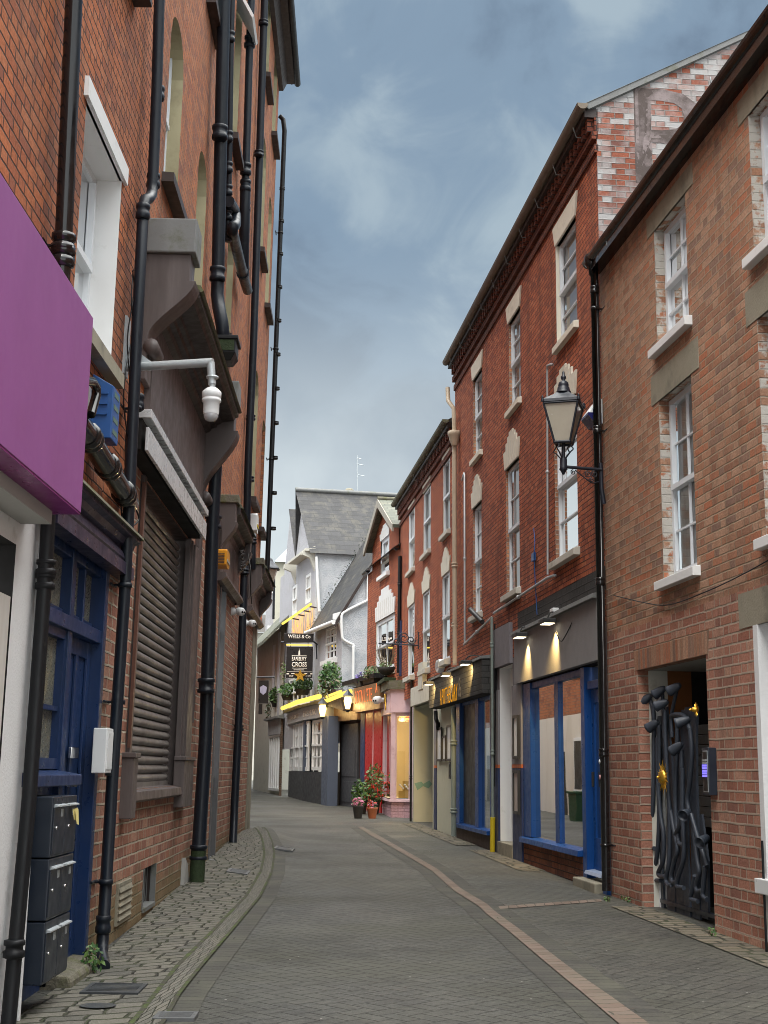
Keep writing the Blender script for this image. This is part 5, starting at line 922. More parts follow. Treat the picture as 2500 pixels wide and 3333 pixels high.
for Q in (U, Lw, U3, L3):        # common storey heights per row
    za = sum(o['z0'] for o in Q)/len(Q); zb = sum(o['z1'] for o in Q)/len(Q)
    for o in Q: o['z0'] = .5*o['z0']+.5*za; o['z1'] = .5*o['z1']+.5*zb
GF = 3.55
sb0, sb1 = .30, w.s(1703, 2500)       # blue shop window and door
o_bl = dict(s0=sb0, s1=sb1, z0=-.2, z1=w.z(1820, 2190), dep=.16, rm=2)
o_al = dict(s0=w.s(1671, 2500), s1=w.s(1628, 2500), z0=.35, z1=w.z(1650, 2168), dep=.3, rm=3)
o_ap = dict(s0=w.s(1597, 2500), s1=w.s(1416, 2500), z0=-.2, z1=w.z(1480, 2285), dep=.2, rm=2)
o_pg = dict(s0=w.s(1409, 2500), s1=w.s(1347, 2500), z0=-.2, z1=w.z(1380, 2290), dep=1.3, rm=4)
m = MB(); wallsheet(m, w, 0, SP, GF, EV2, U+Lw, 0); m.build('wall', [M_R2, M_R2j, M_R2], b4)
m = MB(); wallsheet(m, w, 0, SP, -.4, GF, [o_bl, o_al, o_ap], 0); m.build('ground_floor_wall', [pm('grey_purple_render', (.15, .14, .155), .8, .1, 3, .3, 60, dirt=((.09, .085, .09), 3, .5, .8)), M_R2, M_DARK, M_WHP, M_PGRN], b4)
m = MB(); wallsheet(m, w, SP, w.L, GF, EV3, U3+L3, 0); m.build('wall', [M_R2, M_CRM2], b5)
m = MB(); wallsheet(m, w, SP, o_pg['s1']+.22, -.4, GF, [o_pg], 0); m.build('ground_floor_wall', [M_PGRN, M_R2, M_DARK, M_WHP, M_PGRN], b5)
MB().face([P(o_pg['s0'], -1.3, -.3), P(o_pg['s1'], -1.3, -.3), P(o_pg['s1'], -1.3, 3.2), P(o_pg['s0'], -1.3, 3.2)]).build('alcove_back', M_PGRN, b5)
# gable
WG = Wall(w.a, w.a-w.n*6.4, 1); zg1 = WG.z(2345, 165); sg1 = WG.s(2345, 165); zg0 = EV2+.05; sl_ = (zg1-zg0)/sg1; rd = 5.4
m = MB(); gpoly = [(0, 6.5), (2*rd, 6.5), (2*rd, zg0), (rd, zg0+sl_*rd), (0, zg0)]; m.face([WG.P(s, 0, z) for s, z in gpoly], 0, gpoly); m.build('gable_wall', M_R2w, b4)
m = MB(); th = .05; m.slab(WG, [(-.12, zg0-.05), (rd, zg0+sl_*rd), (rd, zg0+sl_*rd+th), (-.2, zg0+.02)], -.15, .05); m.build('verge', M_LEAD, b4)
m = MB(); far = SP; m.mesh([P(-.06, .2, EV2+.06), P(far, .2, EV2+.06), P(far, -rd, zg0+sl_*rd+th), P(-.06, -rd, zg0+sl_*rd+th)], [(0, 1, 2, 3)]); m.build('roof', M_SLATE, b4)
textmesh('painted_lettering', 'RI', WG.P(.55, 0, 9.75), WG.D(), 1.75, 1.45, brickmat('faded_letter_brick', ((.16, .075, .06), (.12, .075, .07), (.20, .08, .055)), (.10, .08, .075), paint=((.24, .20, .20), .48, .66, 2.4), mw=.012, h=.085, p=.40), b4, .004, uvw=WG)
m = MB(); e3 = P(SP, 0, 0); m.face([P(SP, -.01, EV3), P(SP, -rd, EV3), P(SP, -rd, zg0+sl_*rd), P(SP, -.01, EV2)], 0, [(0, EV3), (rd, EV3), (rd, 13), (0, EV2)]); m.build('far_gable', M_R2, b4)
m = MB(); m.mesh([P(SP-.0, .2, EV3+.05), P(w.L+.1, .2, EV3+.05), P(w.L+.1, -4, EV3+2.4), P(SP, -4, EV3+2.4)], [(0, 1, 2, 3)]); m.build('roof', M_SLATE, b5); m = MB(); m.face([P(w.L, 0, 3), P(w.L, -6, 3), P(w.L, -6, EV3+1.5), P(w.L, 0, EV3)], 0, [(0, 3), (6, 3), (6, 11), (0, EV3)]); m.build('end_wall', M_R2, b5)
def eaves(bld, s0, s1, ev, gm):
    m = MB(); m.box(w, s0, s1, -.02, .035, ev-.62, ev-.50); m.box(w, s0, s1, -.02, .07, ev-.42, ev-.30)
    d = m; d.box(w, s0, s1, -.03, .03, ev-.31, ev-.09); x = s0+.05
    while x < s1-.15: d.box(w, x, x+.11, -.02, .12, ev-.30, ev-.10); x += .24
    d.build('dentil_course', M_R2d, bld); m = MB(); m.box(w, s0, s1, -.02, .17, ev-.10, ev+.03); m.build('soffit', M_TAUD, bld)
    m = MB(); m.prism(w, [(.22+.075*math.cos(a), ev+.05+.075*math.sin(a)) for a in (PI+PI*k/10 for k in range(11))]+[(.30, ev+.06), (.14, ev+.06)], s0-.1, s1); g_ = m.build('gutter', gm, bld)
    x = s0+.4
    while x < s1: MB().tube([P(x, .08, ev-.22), P(x, .19, ev-.22), P(x, .24, ev-.06)], .008, 5).build('gutter_hook', M_LEAD, g_); x += 1.25
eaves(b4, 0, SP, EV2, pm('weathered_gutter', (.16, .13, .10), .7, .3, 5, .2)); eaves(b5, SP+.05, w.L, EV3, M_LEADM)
def keylint(o, bld, win, h, flare=.14):
    a, b, z = o['s0'], o['s1'], o['z1']; W_ = b-a; out = [(a-.02, z), (b+.02, z), (b+flare*.8, z+h*.55)]; c = (a+b)/2
    st = [(W_*.5+flare*.8, .55), (W_*.40, .55), (W_*.40, .75), (W_*.27, .75), (W_*.27, .9), (W_*.14, .9), (W_*.14, 1.)]
    out = [(a-.02, z), (b+.02, z)]+[(c+x, z+h*f) for x, f in st]+[(c-x, z+h*f) for x, f in st[::-1]]
    m = MB(); m.slab(w, out, -.1, .03); l = m.build('lintel', M_CRM, win, bevel=.004); m = MB()
    for k in range(-3, 4): x = c+k*W_*.145; m.box(w, x-.006, x+.006, .03, .0335, z+.02, z+h*(.5 if abs(k) > 2 else .7))
    m.build('joint', M_CRM2, l)
for o in U: ws = sash(w, o['s0'], o['s1'], o['z0'], o['z1'], .10, b4, cols=1, rows=2, curtain=(M_CURT, .0), sill=(M_CRM, .08, .1, .08)); q = MB(); a, b, z = o['s0'], o['s1'], o['z1']; q.slab(w, [(a-.02, z), (b+.02, z), (b+.16, z+.34), (a-.16, z+.34)], -.1, .03); q.build('lintel', M_CRM, ws, bevel=.004)
o = U[0]; m = MB(); m.box(w, o['s1']-.004, o['s1']+.02, -.1, .012, o['z0'], o['z1']); m.build('plaster_jamb', M_CRM, b4)
for o in Lw: keylint(o, b4, sash(w, o['s0'], o['s1'], o['z0'], o['z1'], .10, b4, cols=1, rows=2, curtain=(M_CURT, .0), sill=(M_CRM2, .1, .1, .1)), .62)
for i, o in enumerate(U3): ws = sash(w, o['s0'], o['s1'], o['z0'], o['z1'], .07, b5, cols=1, rows=1, curtain=(M_CURT, .0), sill=(M_CRM2, .1, .1, .1)); q = MB(); a, b, z = o['s0'], o['s1'], o['z1']; q.slab(w, [(a-.02, z), (b+.02, z), (b+.14, z+.36), (a-.14, z+.36)], -.08, .03); q.build('lintel', M_CRM, ws, bevel=.004)
for o in L3: keylint(o, b5, sash(w, o['s0'], o['s1'], o['z0'], o['z1'], .06, b5, cols=1, rows=1, curtain=(M_CURT, .0), sill=(M_CRM2, .12, .12, .14)), .62, .2)
# --- blue shop
zfb, zft = o_bl['z1'], w.z(1820, 2012); zt2 = w.z(1800, 1935)
fa, fb = .16, w.s(1677, 2150, .07)
fs = MB().box(w, fa, fb, -.02, .09, zfb, zft).build('fascia', M_GRYF, b4); m = MB(); m.prism(w, [(0, zft+.10), (.15, zft+.06), (.16, zft), (0, zft)], fa-.04, fb+.02); m.build('coping', M_LEAD, fs); MB().box(w, -.0, fb+.05, -.02, .012, zft+.10, max(GF+.02, zt2)).build('painted_band', M_DRK, b4)
m = MB(); zsill = w.z(1800, 2742, .0); ds = w.s(1893, 2500)
jo = -.05
for a, b in ((sb1-.42, sb1-.0), (w.s(1813, 2500), w.s(1795, 2500)), (ds-.02, ds+.16)): pass
mu0, mu1 = w.s(1812, 2500), w.s(1796, 2500); lp0 = w.s(1727, 2500)
m = MB(); m.box(w, lp0, sb1, -.09, .0, zsill, zfb-.02); m.box(w, mu0+.03, mu1-.03, -.09, -.04, zsill, zfb-.02); m.box(w, ds-.24, ds-.04, -.12, .01, -.1, zfb-.02); m.box(w, ds, lp0, -.12, -.03, zfb-.12, zfb-.02); m.box(w, sb0, sb0+.09, -.14, .0, -.1, zfb-.02)
wf = m.build('shop_window', M_BLU2, b4, bevel=.006); MB().prism(w, [(-.14, zsill+.01), (.07, zsill-.02), (.08, zsill-.10), (-.1, zsill-.10)], ds, sb1+.03).build('sill', M_BLU2, wf, bevel=.006)
MB().face([P(ds, -.08, zsill), P(sb1, -.08, zsill), P(sb1, -.08, zfb), P(ds, -.08, zfb)]).build('pane', M_SHOPG, wf); MB().face([P(sb0, -1.2, 0), P(sb1, -1.2, 0), P(sb1, -1.2, 3.4), P(sb0, -1.2, 3.4)]).build('room', M_DARK, wf)
m = MB(); m.box(w, ds, sb1, -.10, .0, -.3, zsill-.1); m.build('stall_riser', brickmat('dark_red_brick', tuple((r*.5, g*.62, b*.75) for r, g, b in RED), (.06, .04, .035)), b4)
ztrs = w.z(1940, 2225); dd0, dd1 = sb0+.09, ds-.28; zdb = w.z(1940, 2835)
m = MB(); m.box(w, dd0, dd1, -.14, -.02, ztrs-.05, ztrs+.06); m.build('transom', M_BLU2, wf, bevel=.004); MB().face([P(dd0, -.10, ztrs), P(dd1, -.10, ztrs), P(dd1, -.10, zfb), P(dd0, -.10, zfb)]).build('transom_pane', M_SHOPG, wf)
m = MB()
for a, b in ((dd0, dd0+.12), (dd1-.12, dd1)): m.box(w, a, b, -.13, -.08, zdb+.0, ztrs-.06)
m.box(w, dd0+.12, dd1-.12, -.13, -.08, ztrs-.24, ztrs-.06); m.box(w, dd0+.12, dd1-.12, -.13, -.08, zdb, zdb+.42); dr = m.build('door', M_BLU2, b4, bevel=.006)
MB().face([P(dd0, -.105, zdb+.2), P(dd1, -.105, zdb+.2), P(dd1, -.105, ztrs-.1), P(dd0, -.105, ztrs-.1)]).build('pane', M_SHOPG, dr); MB().box(w, dd1-.08, dd1-.05, -.08, -.05, 1.4, 1.6).build('handle', M_CHAR, dr, bevel=.004)
MB().prism(w, [(-.14, zdb), (.03, zdb-.02), (.05, zdb-.06), (-.1, zdb-.06)], dd0-.05, dd1+.05).build('threshold', pm('pale_blue_threshold', (.3, .37, .5), .4), b4); MB().box(w, dd0-.15, dd1+.25, -.2, .16, -.3, zdb-.12).build('doorstep', M_CONC, b4, bevel=.015)
zo = w.z(1935, 2500)
def pil(s0, s1, o1, top=None, nm='pilaster'):
    top = top or zfb; r = MB().box(w, s0, s1, -.02, o1, zo+.06, top).build(nm, pm('grey_pilaster', (.20, .195, .21), .6, .1, 4), b4, bevel=.004); MB().box(w, s0-.003, s1+.003, -.02, o1+.003, zo, zo+.06).build('orange_band', pm('orange_band', (.5, .12, .03), .5), r); MB().box(w, s0, s1, -.02, o1, -.3, zo).build('blue_base', M_BLU3 if s1 > 2 else M_BLU2, r, bevel=.004); return r
pil(.06, .24, .05, zft); pil(sb1+.01, o_al['s0']-.04, .03); pil(o_al['s1']+.03, w.s(1612, 2500), .03)
MB().box(w, o_al['s0'], o_al['s1'], -.28, -.2, .35, o_al['z1']).build('alcove_door', M_WHP, b4); MB().box(w, o_al['s0']-.05, o_al['s1']+.05, -.3, .05, -.3, .36).build('doorstep', M_CONC, b4, bevel=.01)
m = MB(); m.box(w, o_al['s0']-.02, w.s(1612, 2200)+.05, -.02, .06, o_al['z1']+.02, w.z(1640, 2040)); m.build('alcove_fascia', pm('grey_purple_board', (.19, .185, .205), .7, .1, 4, dirt=((.26, .25, .26), 3, .55, .8)), b4)
def frame_(label, px0, px1, y0, y1, mat, o=.05, name='notice_frame'):
    s0, s1, z0, z1 = w.rect((px0, (y0+y1)/2), (px1, (y0+y1)/2), ((px0+px1)/2, y0), ((px0+px1)/2, y1), o); r = thing(name, label, 'notice frame', P(s0, o, z0)); m = MB(); e = .05
    m.box(w, s0, s0+e, .031, o+.02, z0, z1); m.box(w, s1-e, s1, .031, o+.02, z0, z1); m.box(w, s0+e, s1-e, .031, o+.02, z0, z0+e); m.box(w, s0+e, s1-e, .031, o+.02, z1-e, z1); m.build('frame', M_CHAR, r); MB().box(w, s0+e, s1-e, .031, o, z0+e, z1-e).build('notice', mat, r)
frame_('tall framed notice with a pale sheet beside the white alcove door', 1671, 1688, 2328, 2470, M_CURT); frame_('second framed notice under the first beside the white alcove door', 1672, 1690, 2507, 2650, pm('pinkish_sheet', (.45, .40, .38), .6))
def spot(label, px, py, o, aim_px, aim_py, group, en=14., sz=58):
    c = w.pt(px, py, o); r = thing('spot_lamp', label, 'lamp', c, group); m = MB()
    s_, z_ = w.hit(px, py, o); m.box(w, s_-.17, s_+.17, o-.10, o+.10, z_, z_+.07); m.build('housing', M_CHAR, r, bevel=.01); MB().box(w, s_-.14, s_+.14, o-.075, o+.075, z_-.008, z_-.001).build('lens', emat('spot_lens', (1, .85, .6), 3.), r)
    MB().tube(curve([w.P(s_, o, z_+.07), w.P(s_, o*.8, z_+.17), w.P(s_, .1, z_+.16), w.P(s_, .0, z_+.1)], 5), .012, 6).build('arm', M_CHAR, r)
    ld = bpy.data.lights.new('spot', 'SPOT'); ld.energy = en; ld.color = (1, .66, .24); ld.spot_size = math.radians(sz); ld.spot_blend = 1.0; ld.shadow_soft_size = .02
    lo = bpy.data.objects.new('spot_light', ld); COL.objects.link(lo); lo.parent = r; tgt = w.pt(aim_px, aim_py, .08); src = w.P(s_, o*.95, z_-.03); lo.location = src-rootloc(r); lo.rotation_euler = (src-tgt).to_track_quat('Z', 'Y').to_euler()
spot('black spot lamp lit over the left end of the grey fascia', 1692, 2075, .24, 1719, 2185, 'spot lamps over the blue shop', 120, 84); spot('black spot lamp lit over the middle of the grey fascia', 1782, 2030, .24, 1808, 2150, 'spot lamps over the blue shop', 120, 84)
a = w.s(1797, 1996, .1); r_ = thing('alarm_box', 'small white sounder box above the grey fascia', 'alarm box', P(a, 0, w.z(1797, 2010, .1))); MB().box(w, a-.1, a+.12, .013, .11, w.z(1797, 2010, .1), w.z(1797, 1980, .1)).build('cover', M_WPL, r_, bevel=.01); MB().box(w, a-.07, a+.09, .11, .12, w.z(1797, 2003, .1), w.z(1797, 1997, .1)).build('strobe', M_GALV, r_)
random.seed(3); m = MB(); m.tube(curve([w.pt(1690, 2052, .05), w.pt(1730, 2040, .06), w.pt(1780, 2005, .06), w.pt(1800, 2030, .06), w.pt(1822, 2085, .12), w.pt(1840, 2070, .12), w.pt(1880, 1990, .06), w.pt(1900, 1960, .05)], 5), .008, 5); tag(m.build('cable', M_BLK, loc=P(3, 0, 4)), 'looping black cable over the grey fascia of the blue shop', 'cable')
m = MB(); m.tube(curve([w.pt(1737, 1720, .03), w.pt(1741, 1760, .03), w.pt(1739, 1800, .05), w.pt(1740, 1850, .03), w.pt(1748, 2000, .03)], 5), .008, 5); m.box(w, w.s(1741, 1810, .03), w.s(1733, 1810, .03), .013, .05, w.z(1737, 1826, .03), w.z(1737, 1800, .03)); tag(m.build('cable_plug', M_AL_BLUE, loc=P(4, 0, 5.5)), 'dangling cable with a blue plug on the red brick wall', 'cable')
# white alarm box by the lantern
s_ = w.s(1925, 1350, .12); r_ = thing('alarm_box', 'white wedge shaped alarm box right of the street lantern', 'alarm box', P(.45, 0, w.z(1920, 1390, .1))); z0, z1 = w.z(1920, 1392, .12), w.z(1925, 1305, .12); a = s_-.15
MB().prism(w, [(0, z0), (.10, z0), (.20, z0+.12), (.20, z0+.16), (.06, z1), (0, z1)], a, a+.36).build('cover', M_WPL, r_, bevel=.012); MB().prism(w, [(.02, z0-.004), (.105, z0-.004), (.206, z0+.12), (.206, z0+.15), (.02, z0+.15)], a-.004, a+.364).build('blue_base', pm('deep_blue_plastic', (.01, .012, .10), .3), r_)
# conduits, pipes
def conduit(label, pts, r=.018, mat=None, nm='conduit'):
    root = thing(nm, label, 'conduit', min(pts, key=lambda p: p.z)); MB().tube(pts, r, 8).build('pipe', mat or M_GALV, root)
    for a, b in zip(pts, pts[1:]):
        if (a-b).length > 1: p = a.lerp(b, .5); MB().lathe(p, [(r*1.1, -.02), (r*1.7, -.02), (r*1.7, .02), (r*1.1, .02)], 8, 0, a-b).build('clip', M_GALV, root)
q = lambda px, py, o=.05: w.pt(px, py, o)
conduit('grey vertical conduit with a bent head beside the lantern window', [q(1800, 1187, .02), q(1790, 1187), q(1782, 1190), q(1781, 1210), q(1783, 1870)]); conduit('pale slanting conduit pipe under the sills of the red brick wall', [q(1807, 1872), q(1783, 1880), q(1607, 1996)], .022); conduit('grey vertical conduit beside the cream drainpipe', [q(1504, 1562, .05), q(1511, 1540), q(1512, 1548), q(1513, 2095)], .022); conduit('short pale conduit under the brick wall by the floodlight', [q(1510, 2098), q(1600, 2010), q(1601, 2030)], .022)
c0, c1 = q(1531, 1984, .25), q(1570, 2024, .12); r_ = thing('floodlight', 'black tilted floodlight bar on the red brick wall', 'lamp', c1); MB().tube([c0, c1], .05, 8).build('housing', M_CHAR, r_); MB().tube([c1, q(1578, 2030, .0)], .02, 6).build('bracket', M_CHAR, r_)
tp = [q(1601, 2008, .10), q(1601, 2020, .10), q(1604, 2665, .08)]; rr = drainpipe('thin grey pipe with a yellow sleeve at its foot by the white alcove', tp, .028, M_TEAL, [(q(1601, 2100, .1), (0, 0, 1)), (q(1603, 2450, .09), (0, 0, 1))]); MB().tube([q(1604, 2660, .08), q(1603, 2772, .08)], .048, 10).build('yellow_sleeve', M_YEL, rr); MB().tube([q(1610, 2030, .05), q(1612, 2300, .05), q(1609, 2560, .05)], .016, 6).build('spare_cable', M_BLK, rr)
sc_ = SP+.0; cp = [P(sc_+.25, .16, EV3+1.1), P(sc_+.25, .16, w.z(1457, 1300)), P(sc_, .10, w.z(1475, 1325)), P(sc_, .10, w.z(1480, 2160))]
cp = [q(1457, 1262, .2), q(1459, 1305, .2), q(1477, 1330, .12), q(1479, 1400, .1), q(1481, 2165, .1)]; rr = drainpipe('cream painted drainpipe with a small hopper between the tall and low red brick buildings', cp, .05, M_CRMP, [(q(1480, 1840, .1), (0, 0, 1)), (q(1480, 2035, .1), (0, 0, 1))], jr=1.5)
hq = q(1479, 1420, .11); MB().lathe(hq, [(.06, -.22), (.11, -.1), (.13, .0), (.15, .03), (.15, .10), (.12, .12)], 12).build('hopper', M_CRMP, rr)
m = MB(); m.prism(w, [(.0, 0), (.0, 0), (.0, 0)], 0, 0) if 0 else None
# --- apothecary shop
zb_, zt_ = w.z(1480, 2285, .0), w.z(1568, 2140, .28); sa, sb = w.s(1568, 2200, .28), w.s(1396, 2270, .28); sg0 = w.z(1568, 2256, .28)
sgn = thing('shop_sign', 'black tiled fascia sign with gold lit letters over the second blue shop', 'shop sign', P((sa+sb)/2, .28, sg0)); MB().box(w, sa, sb, .0, .28, sg0, zt_).build('board', M_DRK, sgn, bevel=.006); MB().prism(w, [(0, zt_+.07), (.30, zt_+.03), (.31, zt_-.02), (0, zt_)], sa-.02, sb).build('coping', M_LEAD, sgn)
l0, l1 = w.s(1488, 2250, .29), w.s(1432, 2250, .29); lz0, lz1 = w.z(1460, 2288, .29), w.z(1460, 2234, .29); textmesh('lettering', 'APOTHECARY', P(l1, .285, lz0), -w.D(), l1-l0, lz1-lz0, E_GOLD, sgn, .002, bold=-.012, spacing=1.15); textmesh('small_mark', '&', P(w.s(1491, 2260, .29), .285, lz0+.05), -w.D(), w.s(1491, 2260, .29)-w.s(1500, 2260, .29), .4, M_GRY2, sgn, .002)
for i, (px, py, ax, ay, lab) in enumerate(((1395, 2228, 1416, 2300, 'black spot lamp lit at the far end of the tiled sign'), (1450, 2200, 1472, 2275, 'black spot lamp lit above the gold letters of the tiled sign'), (1514, 2163, 1540, 2240, 'black spot lamp lit at the near end of the tiled sign'))): spot(lab, px, py, .46, ax, ay, 'spot lamps over the tiled sign', 240, 70)
r_ = thing('alarm_box', 'white upright alarm box between a window and the tiled sign', 'alarm box', q(1426, 2190, .1)); s0, s1, z0, z1 = w.rect((1420, 2170), (1432, 2170), (1426, 2148), (1426, 2190), .12); MB().slab(w, [(s0, z0+.08), ((s0+s1)/2, z0), (s1, z0+.08), (s1, z1-.06), (s1-.08, z1), (s0+.08, z1), (s0, z1-.06)], 0, .14).build('cover', M_WPL, r_, bevel=.01); MB().box(w, s0+.05, s1-.05, .14, .15, z0+.12, z0+.25).build('strobe', M_GALV, r_)
m = MB(); za = w.z(1545, 2690, 0); f1_, f0_ = w.s(1486, 2500), w.s(1500, 2500); k1, k0 = w.s(1546, 2500), w.s(1557, 2500)
m.box(w, f0_, f1_, -.14, .03, za, zb_); m.box(w, k0, k1, -.12, .0, za, zb_); m.box(w, o_ap['s0'], o_ap['s0']+.08, -.12, .0, za, zb_); m.box(w, o_ap['s0']+.08, f0_, -.12, -.02, zb_-.12, zb_); wf = m.build('shop_window', M_BLU2, b4, bevel=.005)
MB().box(w, k1, f0_, -.10, -.06, za, zb_-.1).build('black_panel', M_CHAR, wf); MB().face([P(o_ap['s0'], -.07, za), P(k0, -.07, za), P(k0, -.07, zb_), P(o_ap['s0'], -.07, zb_)]).build('pane', M_SHOPG, wf); MB().prism(w, [(-.12, za+.01), (.08, za-.02), (.08, za-.09), (-.1, za-.09)], o_ap['s0'], f1_+.1).build('sill', M_BLU2, wf)
MB().box(w, o_ap['s0'], f1_, -.10, .0, -.2, za-.08).build('stall_riser', pm('dark_stall_riser', (.07, .05, .04), .8, .3, 5, .4), b4)
MB().box(w, f1_+.02, o_ap['s1']-.36, -.10, -.02, .25, zb_).build('side_door', M_GRY2, b4, bevel=.004); pil(o_ap['s1']-.34, o_ap['s1']+.0, .03, zb_)
frame_('tall white poster farthest from the grey green pipe', 1423, 1438, 2368, 2478, M_WPL, .04, 'poster'); frame_('short white poster between two tall ones', 1441, 1452, 2394, 2477, M_WPL, .04, 'poster'); frame_('tall white poster nearest the grey green pipe', 1455, 1470, 2360, 2477, M_WPL, .04, 'poster'); frame_('narrow white notice strip under the posters', 1463, 1469, 2480, 2535, M_WPL, .04, 'poster')
drainpipe('grey green downpipe in front of the second blue shop', [q(1476, 2300, .16), q(1477, 2722, .16)], .055, M_TEAL, [(q(1477, 2418, .16), (0, 0, 1)), (q(1477, 2640, .16), (0, 0, 1))], jr=1.4); drainpipe('short black pipe dropping from the tiled sign', [q(1418, 2316, .1), q(1419, 2340, .1), q(1426, 2356, .08), q(1426, 2372, .06)], .05, M_BLK, [], name='stub_pipe', cat='pipe')
MB().box(w, o_pg['s0']-.02, o_pg['s1']+.02, -.1, .1, o_pg['z1'], w.z(1380, 2228)).build('stone_block', M_CRM2, b5, bevel=.01); MB().slab(w, [(w.s(1375, 2200), o_pg['z1']+.35), (w.s(1390, 2200), o_pg['z1']+.35), (w.s(1390, 2200), 4.3), (w.s(1375, 2200), 4.3)], 0, .12).build('stone_pier', M_CRM2, b5)
m = MB(); s1_ = o_pg['s1']; zq = 1.05; g_ = [(-.02, 1.25), (-.2, 1.30), (-.26, 1.24), (-.42, 1.33), (-.5, 1.24), (-.4, 1.12), (-.25, 1.18), (-.1, 1.07)]; m.face([P(s1_-.008, o, z) for o, z in g_]); m.build('green_graffiti', pm('green_spray', (.20, .33, .25), .8, .2, 5, 0), b5)
drainpipe('slim black pipe beside the pale pink shop', [P(o_pg['s1']+.12, .06, 4.), P(o_pg['s1']+.12, .06, .25)], .03, M_BLK, [(P(o_pg['s1']+.12, .06, 1.4), (0, 0, 1))])
p = gpt(1912, 2862); weed('weed clump growing at the blue door step', p+Vector((-.06, -.05, .10)), (.07, .2, .14), 70, .028, [M_LEAF2, M_LEAF]); p = gpt(1880, 2858); weed('low yellowish weeds along the brick stall wall', p+Vector((-.02, .2, .04)), (.08, .5, .06), 60, .022, [M_LEAF2, M_LEAF]); p = gpt(2040, 2935); weed('small weed at the foot of the brown brick wall', p+Vector((.0, 0, .03)), (.05, .25, .05), 40, .02); p = gpt(2330, 3052); weed('tiny weed at the brick corner right of the gate', p+Vector((-.03, 0, .04)), (.04, .12, .06), 36, .02); p = gpt(1990, 2935); weed('small weed at the foot of the black downpipe', p+Vector((-.05, 0, .03)), (.05, .12, .05), 36, .02)
# ============================================================ RIGHT: dormer house with the pink shop and the red shop
b6 = thing('brick_house', 'narrow red brick house with a slate dormer gable above pink and red shopfronts', 'house', (0, 42, .3))
w = WR4; P = w.P
o1_ = opening(w, (1224, 2100), (1284, 2100), (1250, 2012), (1250, 2190), .1, 1); o2_ = opening(w, (1240, 1800), (1267, 1800), (1253, 1752), (1253, 1868), .1, 1)
ez = w.z(1215, 1856); ez2 = ez
m = MB(); wallsheet(m, w, 0, w.L, 3.4, ez, [o1_, dict(o2_, z1=ez)], 0)
a, b = w.s(1300, 1700), w.s(1213, 1760); c = (a+b)/2; za = w.z(1243, 1650); zl = w.z(1216, 1782)
m.face([P(s, 0, z) for s, z in ((a, ez), (o2_['s0'], ez), (o2_['s0'], o2_['z1']), (o2_['s1'], o2_['z1']), (o2_['s1'], ez), (b, ez), (b, zl), (c, za), (a, zl))], 0, [(a, ez), (o2_['s0'], ez), (o2_['s0'], o2_['z1']), (o2_['s1'], o2_['z1']), (o2_['s1'], ez), (b, ez), (b, zl), (c, za), (a, zl)])
m.build('wall', [M_R2, M_CRM2], b6)
m = MB()
for q in (a-.25, b+.25):
    zz = zl-.28*(za-zl)/((b-a)/2)*.9; m.mesh([P(c, .25, za+.12), P(q, .25, zz+.1), P(q, -3, zz+.1), P(c, -3, za+.12), P(c, .25, za+.02), P(q, .25, zz), P(q, -3, zz), P(c, -3, za+.02)], [(0, 1, 2, 3), (4, 5, 6, 7), (0, 1, 5, 4), (1, 2, 6, 5), (2, 3, 7, 6)])
    i0 = len(m.uv)-5; m.uv[i0] = [(0, 3), (0, 0), (3.2, 0), (3.2, 3)]
m.build('dormer_roof', M_SLATG, b6); MB().tube([P(c, .27, za+.14), P(c, -3, za+.14)], .07, 6).build('ridge_tile', M_LEADM, b6)
for q in (a-.25, b+.25): zz = zl-.28*(za-zl)/((b-a)/2)*.9; MB().mesh([P(c, .22, za+.12), P(q, .22, zz+.1), P(q, .22, zz-.12), P(c, .22, za-.14), P(c, .28, za+.12), P(q, .28, zz+.1), P(q, .28, zz-.12), P(c, .28, za-.14)], [(0, 1, 2, 3), (4, 5, 6, 7), (0, 1, 5, 4), (3, 2, 6, 7), (1, 2, 6, 5)]).build('bargeboard', pm('weathered_bargeboard', (.30, .28, .24), .7, .2, 6), b6)
m = MB(); m.mesh([P(-.2, .2, ez+.05), P(w.L+.1, .2, ez+.05), P(w.L+.1, -3, ez+2.2), P(-.2, -3, ez+2.2)], [(0, 1, 2, 3)]); m.uv[0] = [(0, 0), (5.6, 0), (5.6, 3.5), (0, 3.5)]; m.build('roof', M_SLATE, b6)
m = MB(); m.prism(w, [(.13+.08*math.cos(t), ez+.03+.08*math.sin(t)) for t in (PI+PI*k/8 for k in range(9))], -.1, a-.2); m.build('gutter', M_BLK, b6); m = MB(); m.prism(w, [(.13+.08*math.cos(t), ez+.03+.08*math.sin(t)) for t in (PI+PI*k/8 for k in range(9))], b+.1, w.L+.1); m.build('gutter', M_BLK, b6)
ws = sash(w, o1_['s0'], o1_['s1'], o1_['z0'], o1_['z1'], .08, b6, cols=2, rows=1, curtain=(M_CURT, .0), sill=(M_CRM2, .06, .1, .1), fw=.14)
sv = w; _W2 = WR2; 
def keyl2(wl, o, win, h):
    a, b, z = o['s0'], o['s1'], o['z1']; c = (a+b)/2; W_ = b-a; st = [(W_*.5+.12, .5), (W_*.42, .5), (W_*.42, .66), (W_*.32, .66), (W_*.32, .82), (W_*.2, .82), (W_*.2, 1)]
    m = MB(); m.slab(wl, [(a-.02, z), (b+.02, z)]+[(c+x, z+h*f) for x, f in st]+[(c-x, z+h*f) for x, f in st[::-1]], -.05, .03); m.build('lintel', M_WHP, win)
    m = MB()
    for k in range(-4, 5): x = c+k*W_*.11; m.box(wl, x-.008, x+.008, .03, .034, z+.03, z+h*(.45 if abs(k) > 3 else .6))
    m.build('joint', M_CRM2, win)
keyl2(w, o1_, ws, .95)
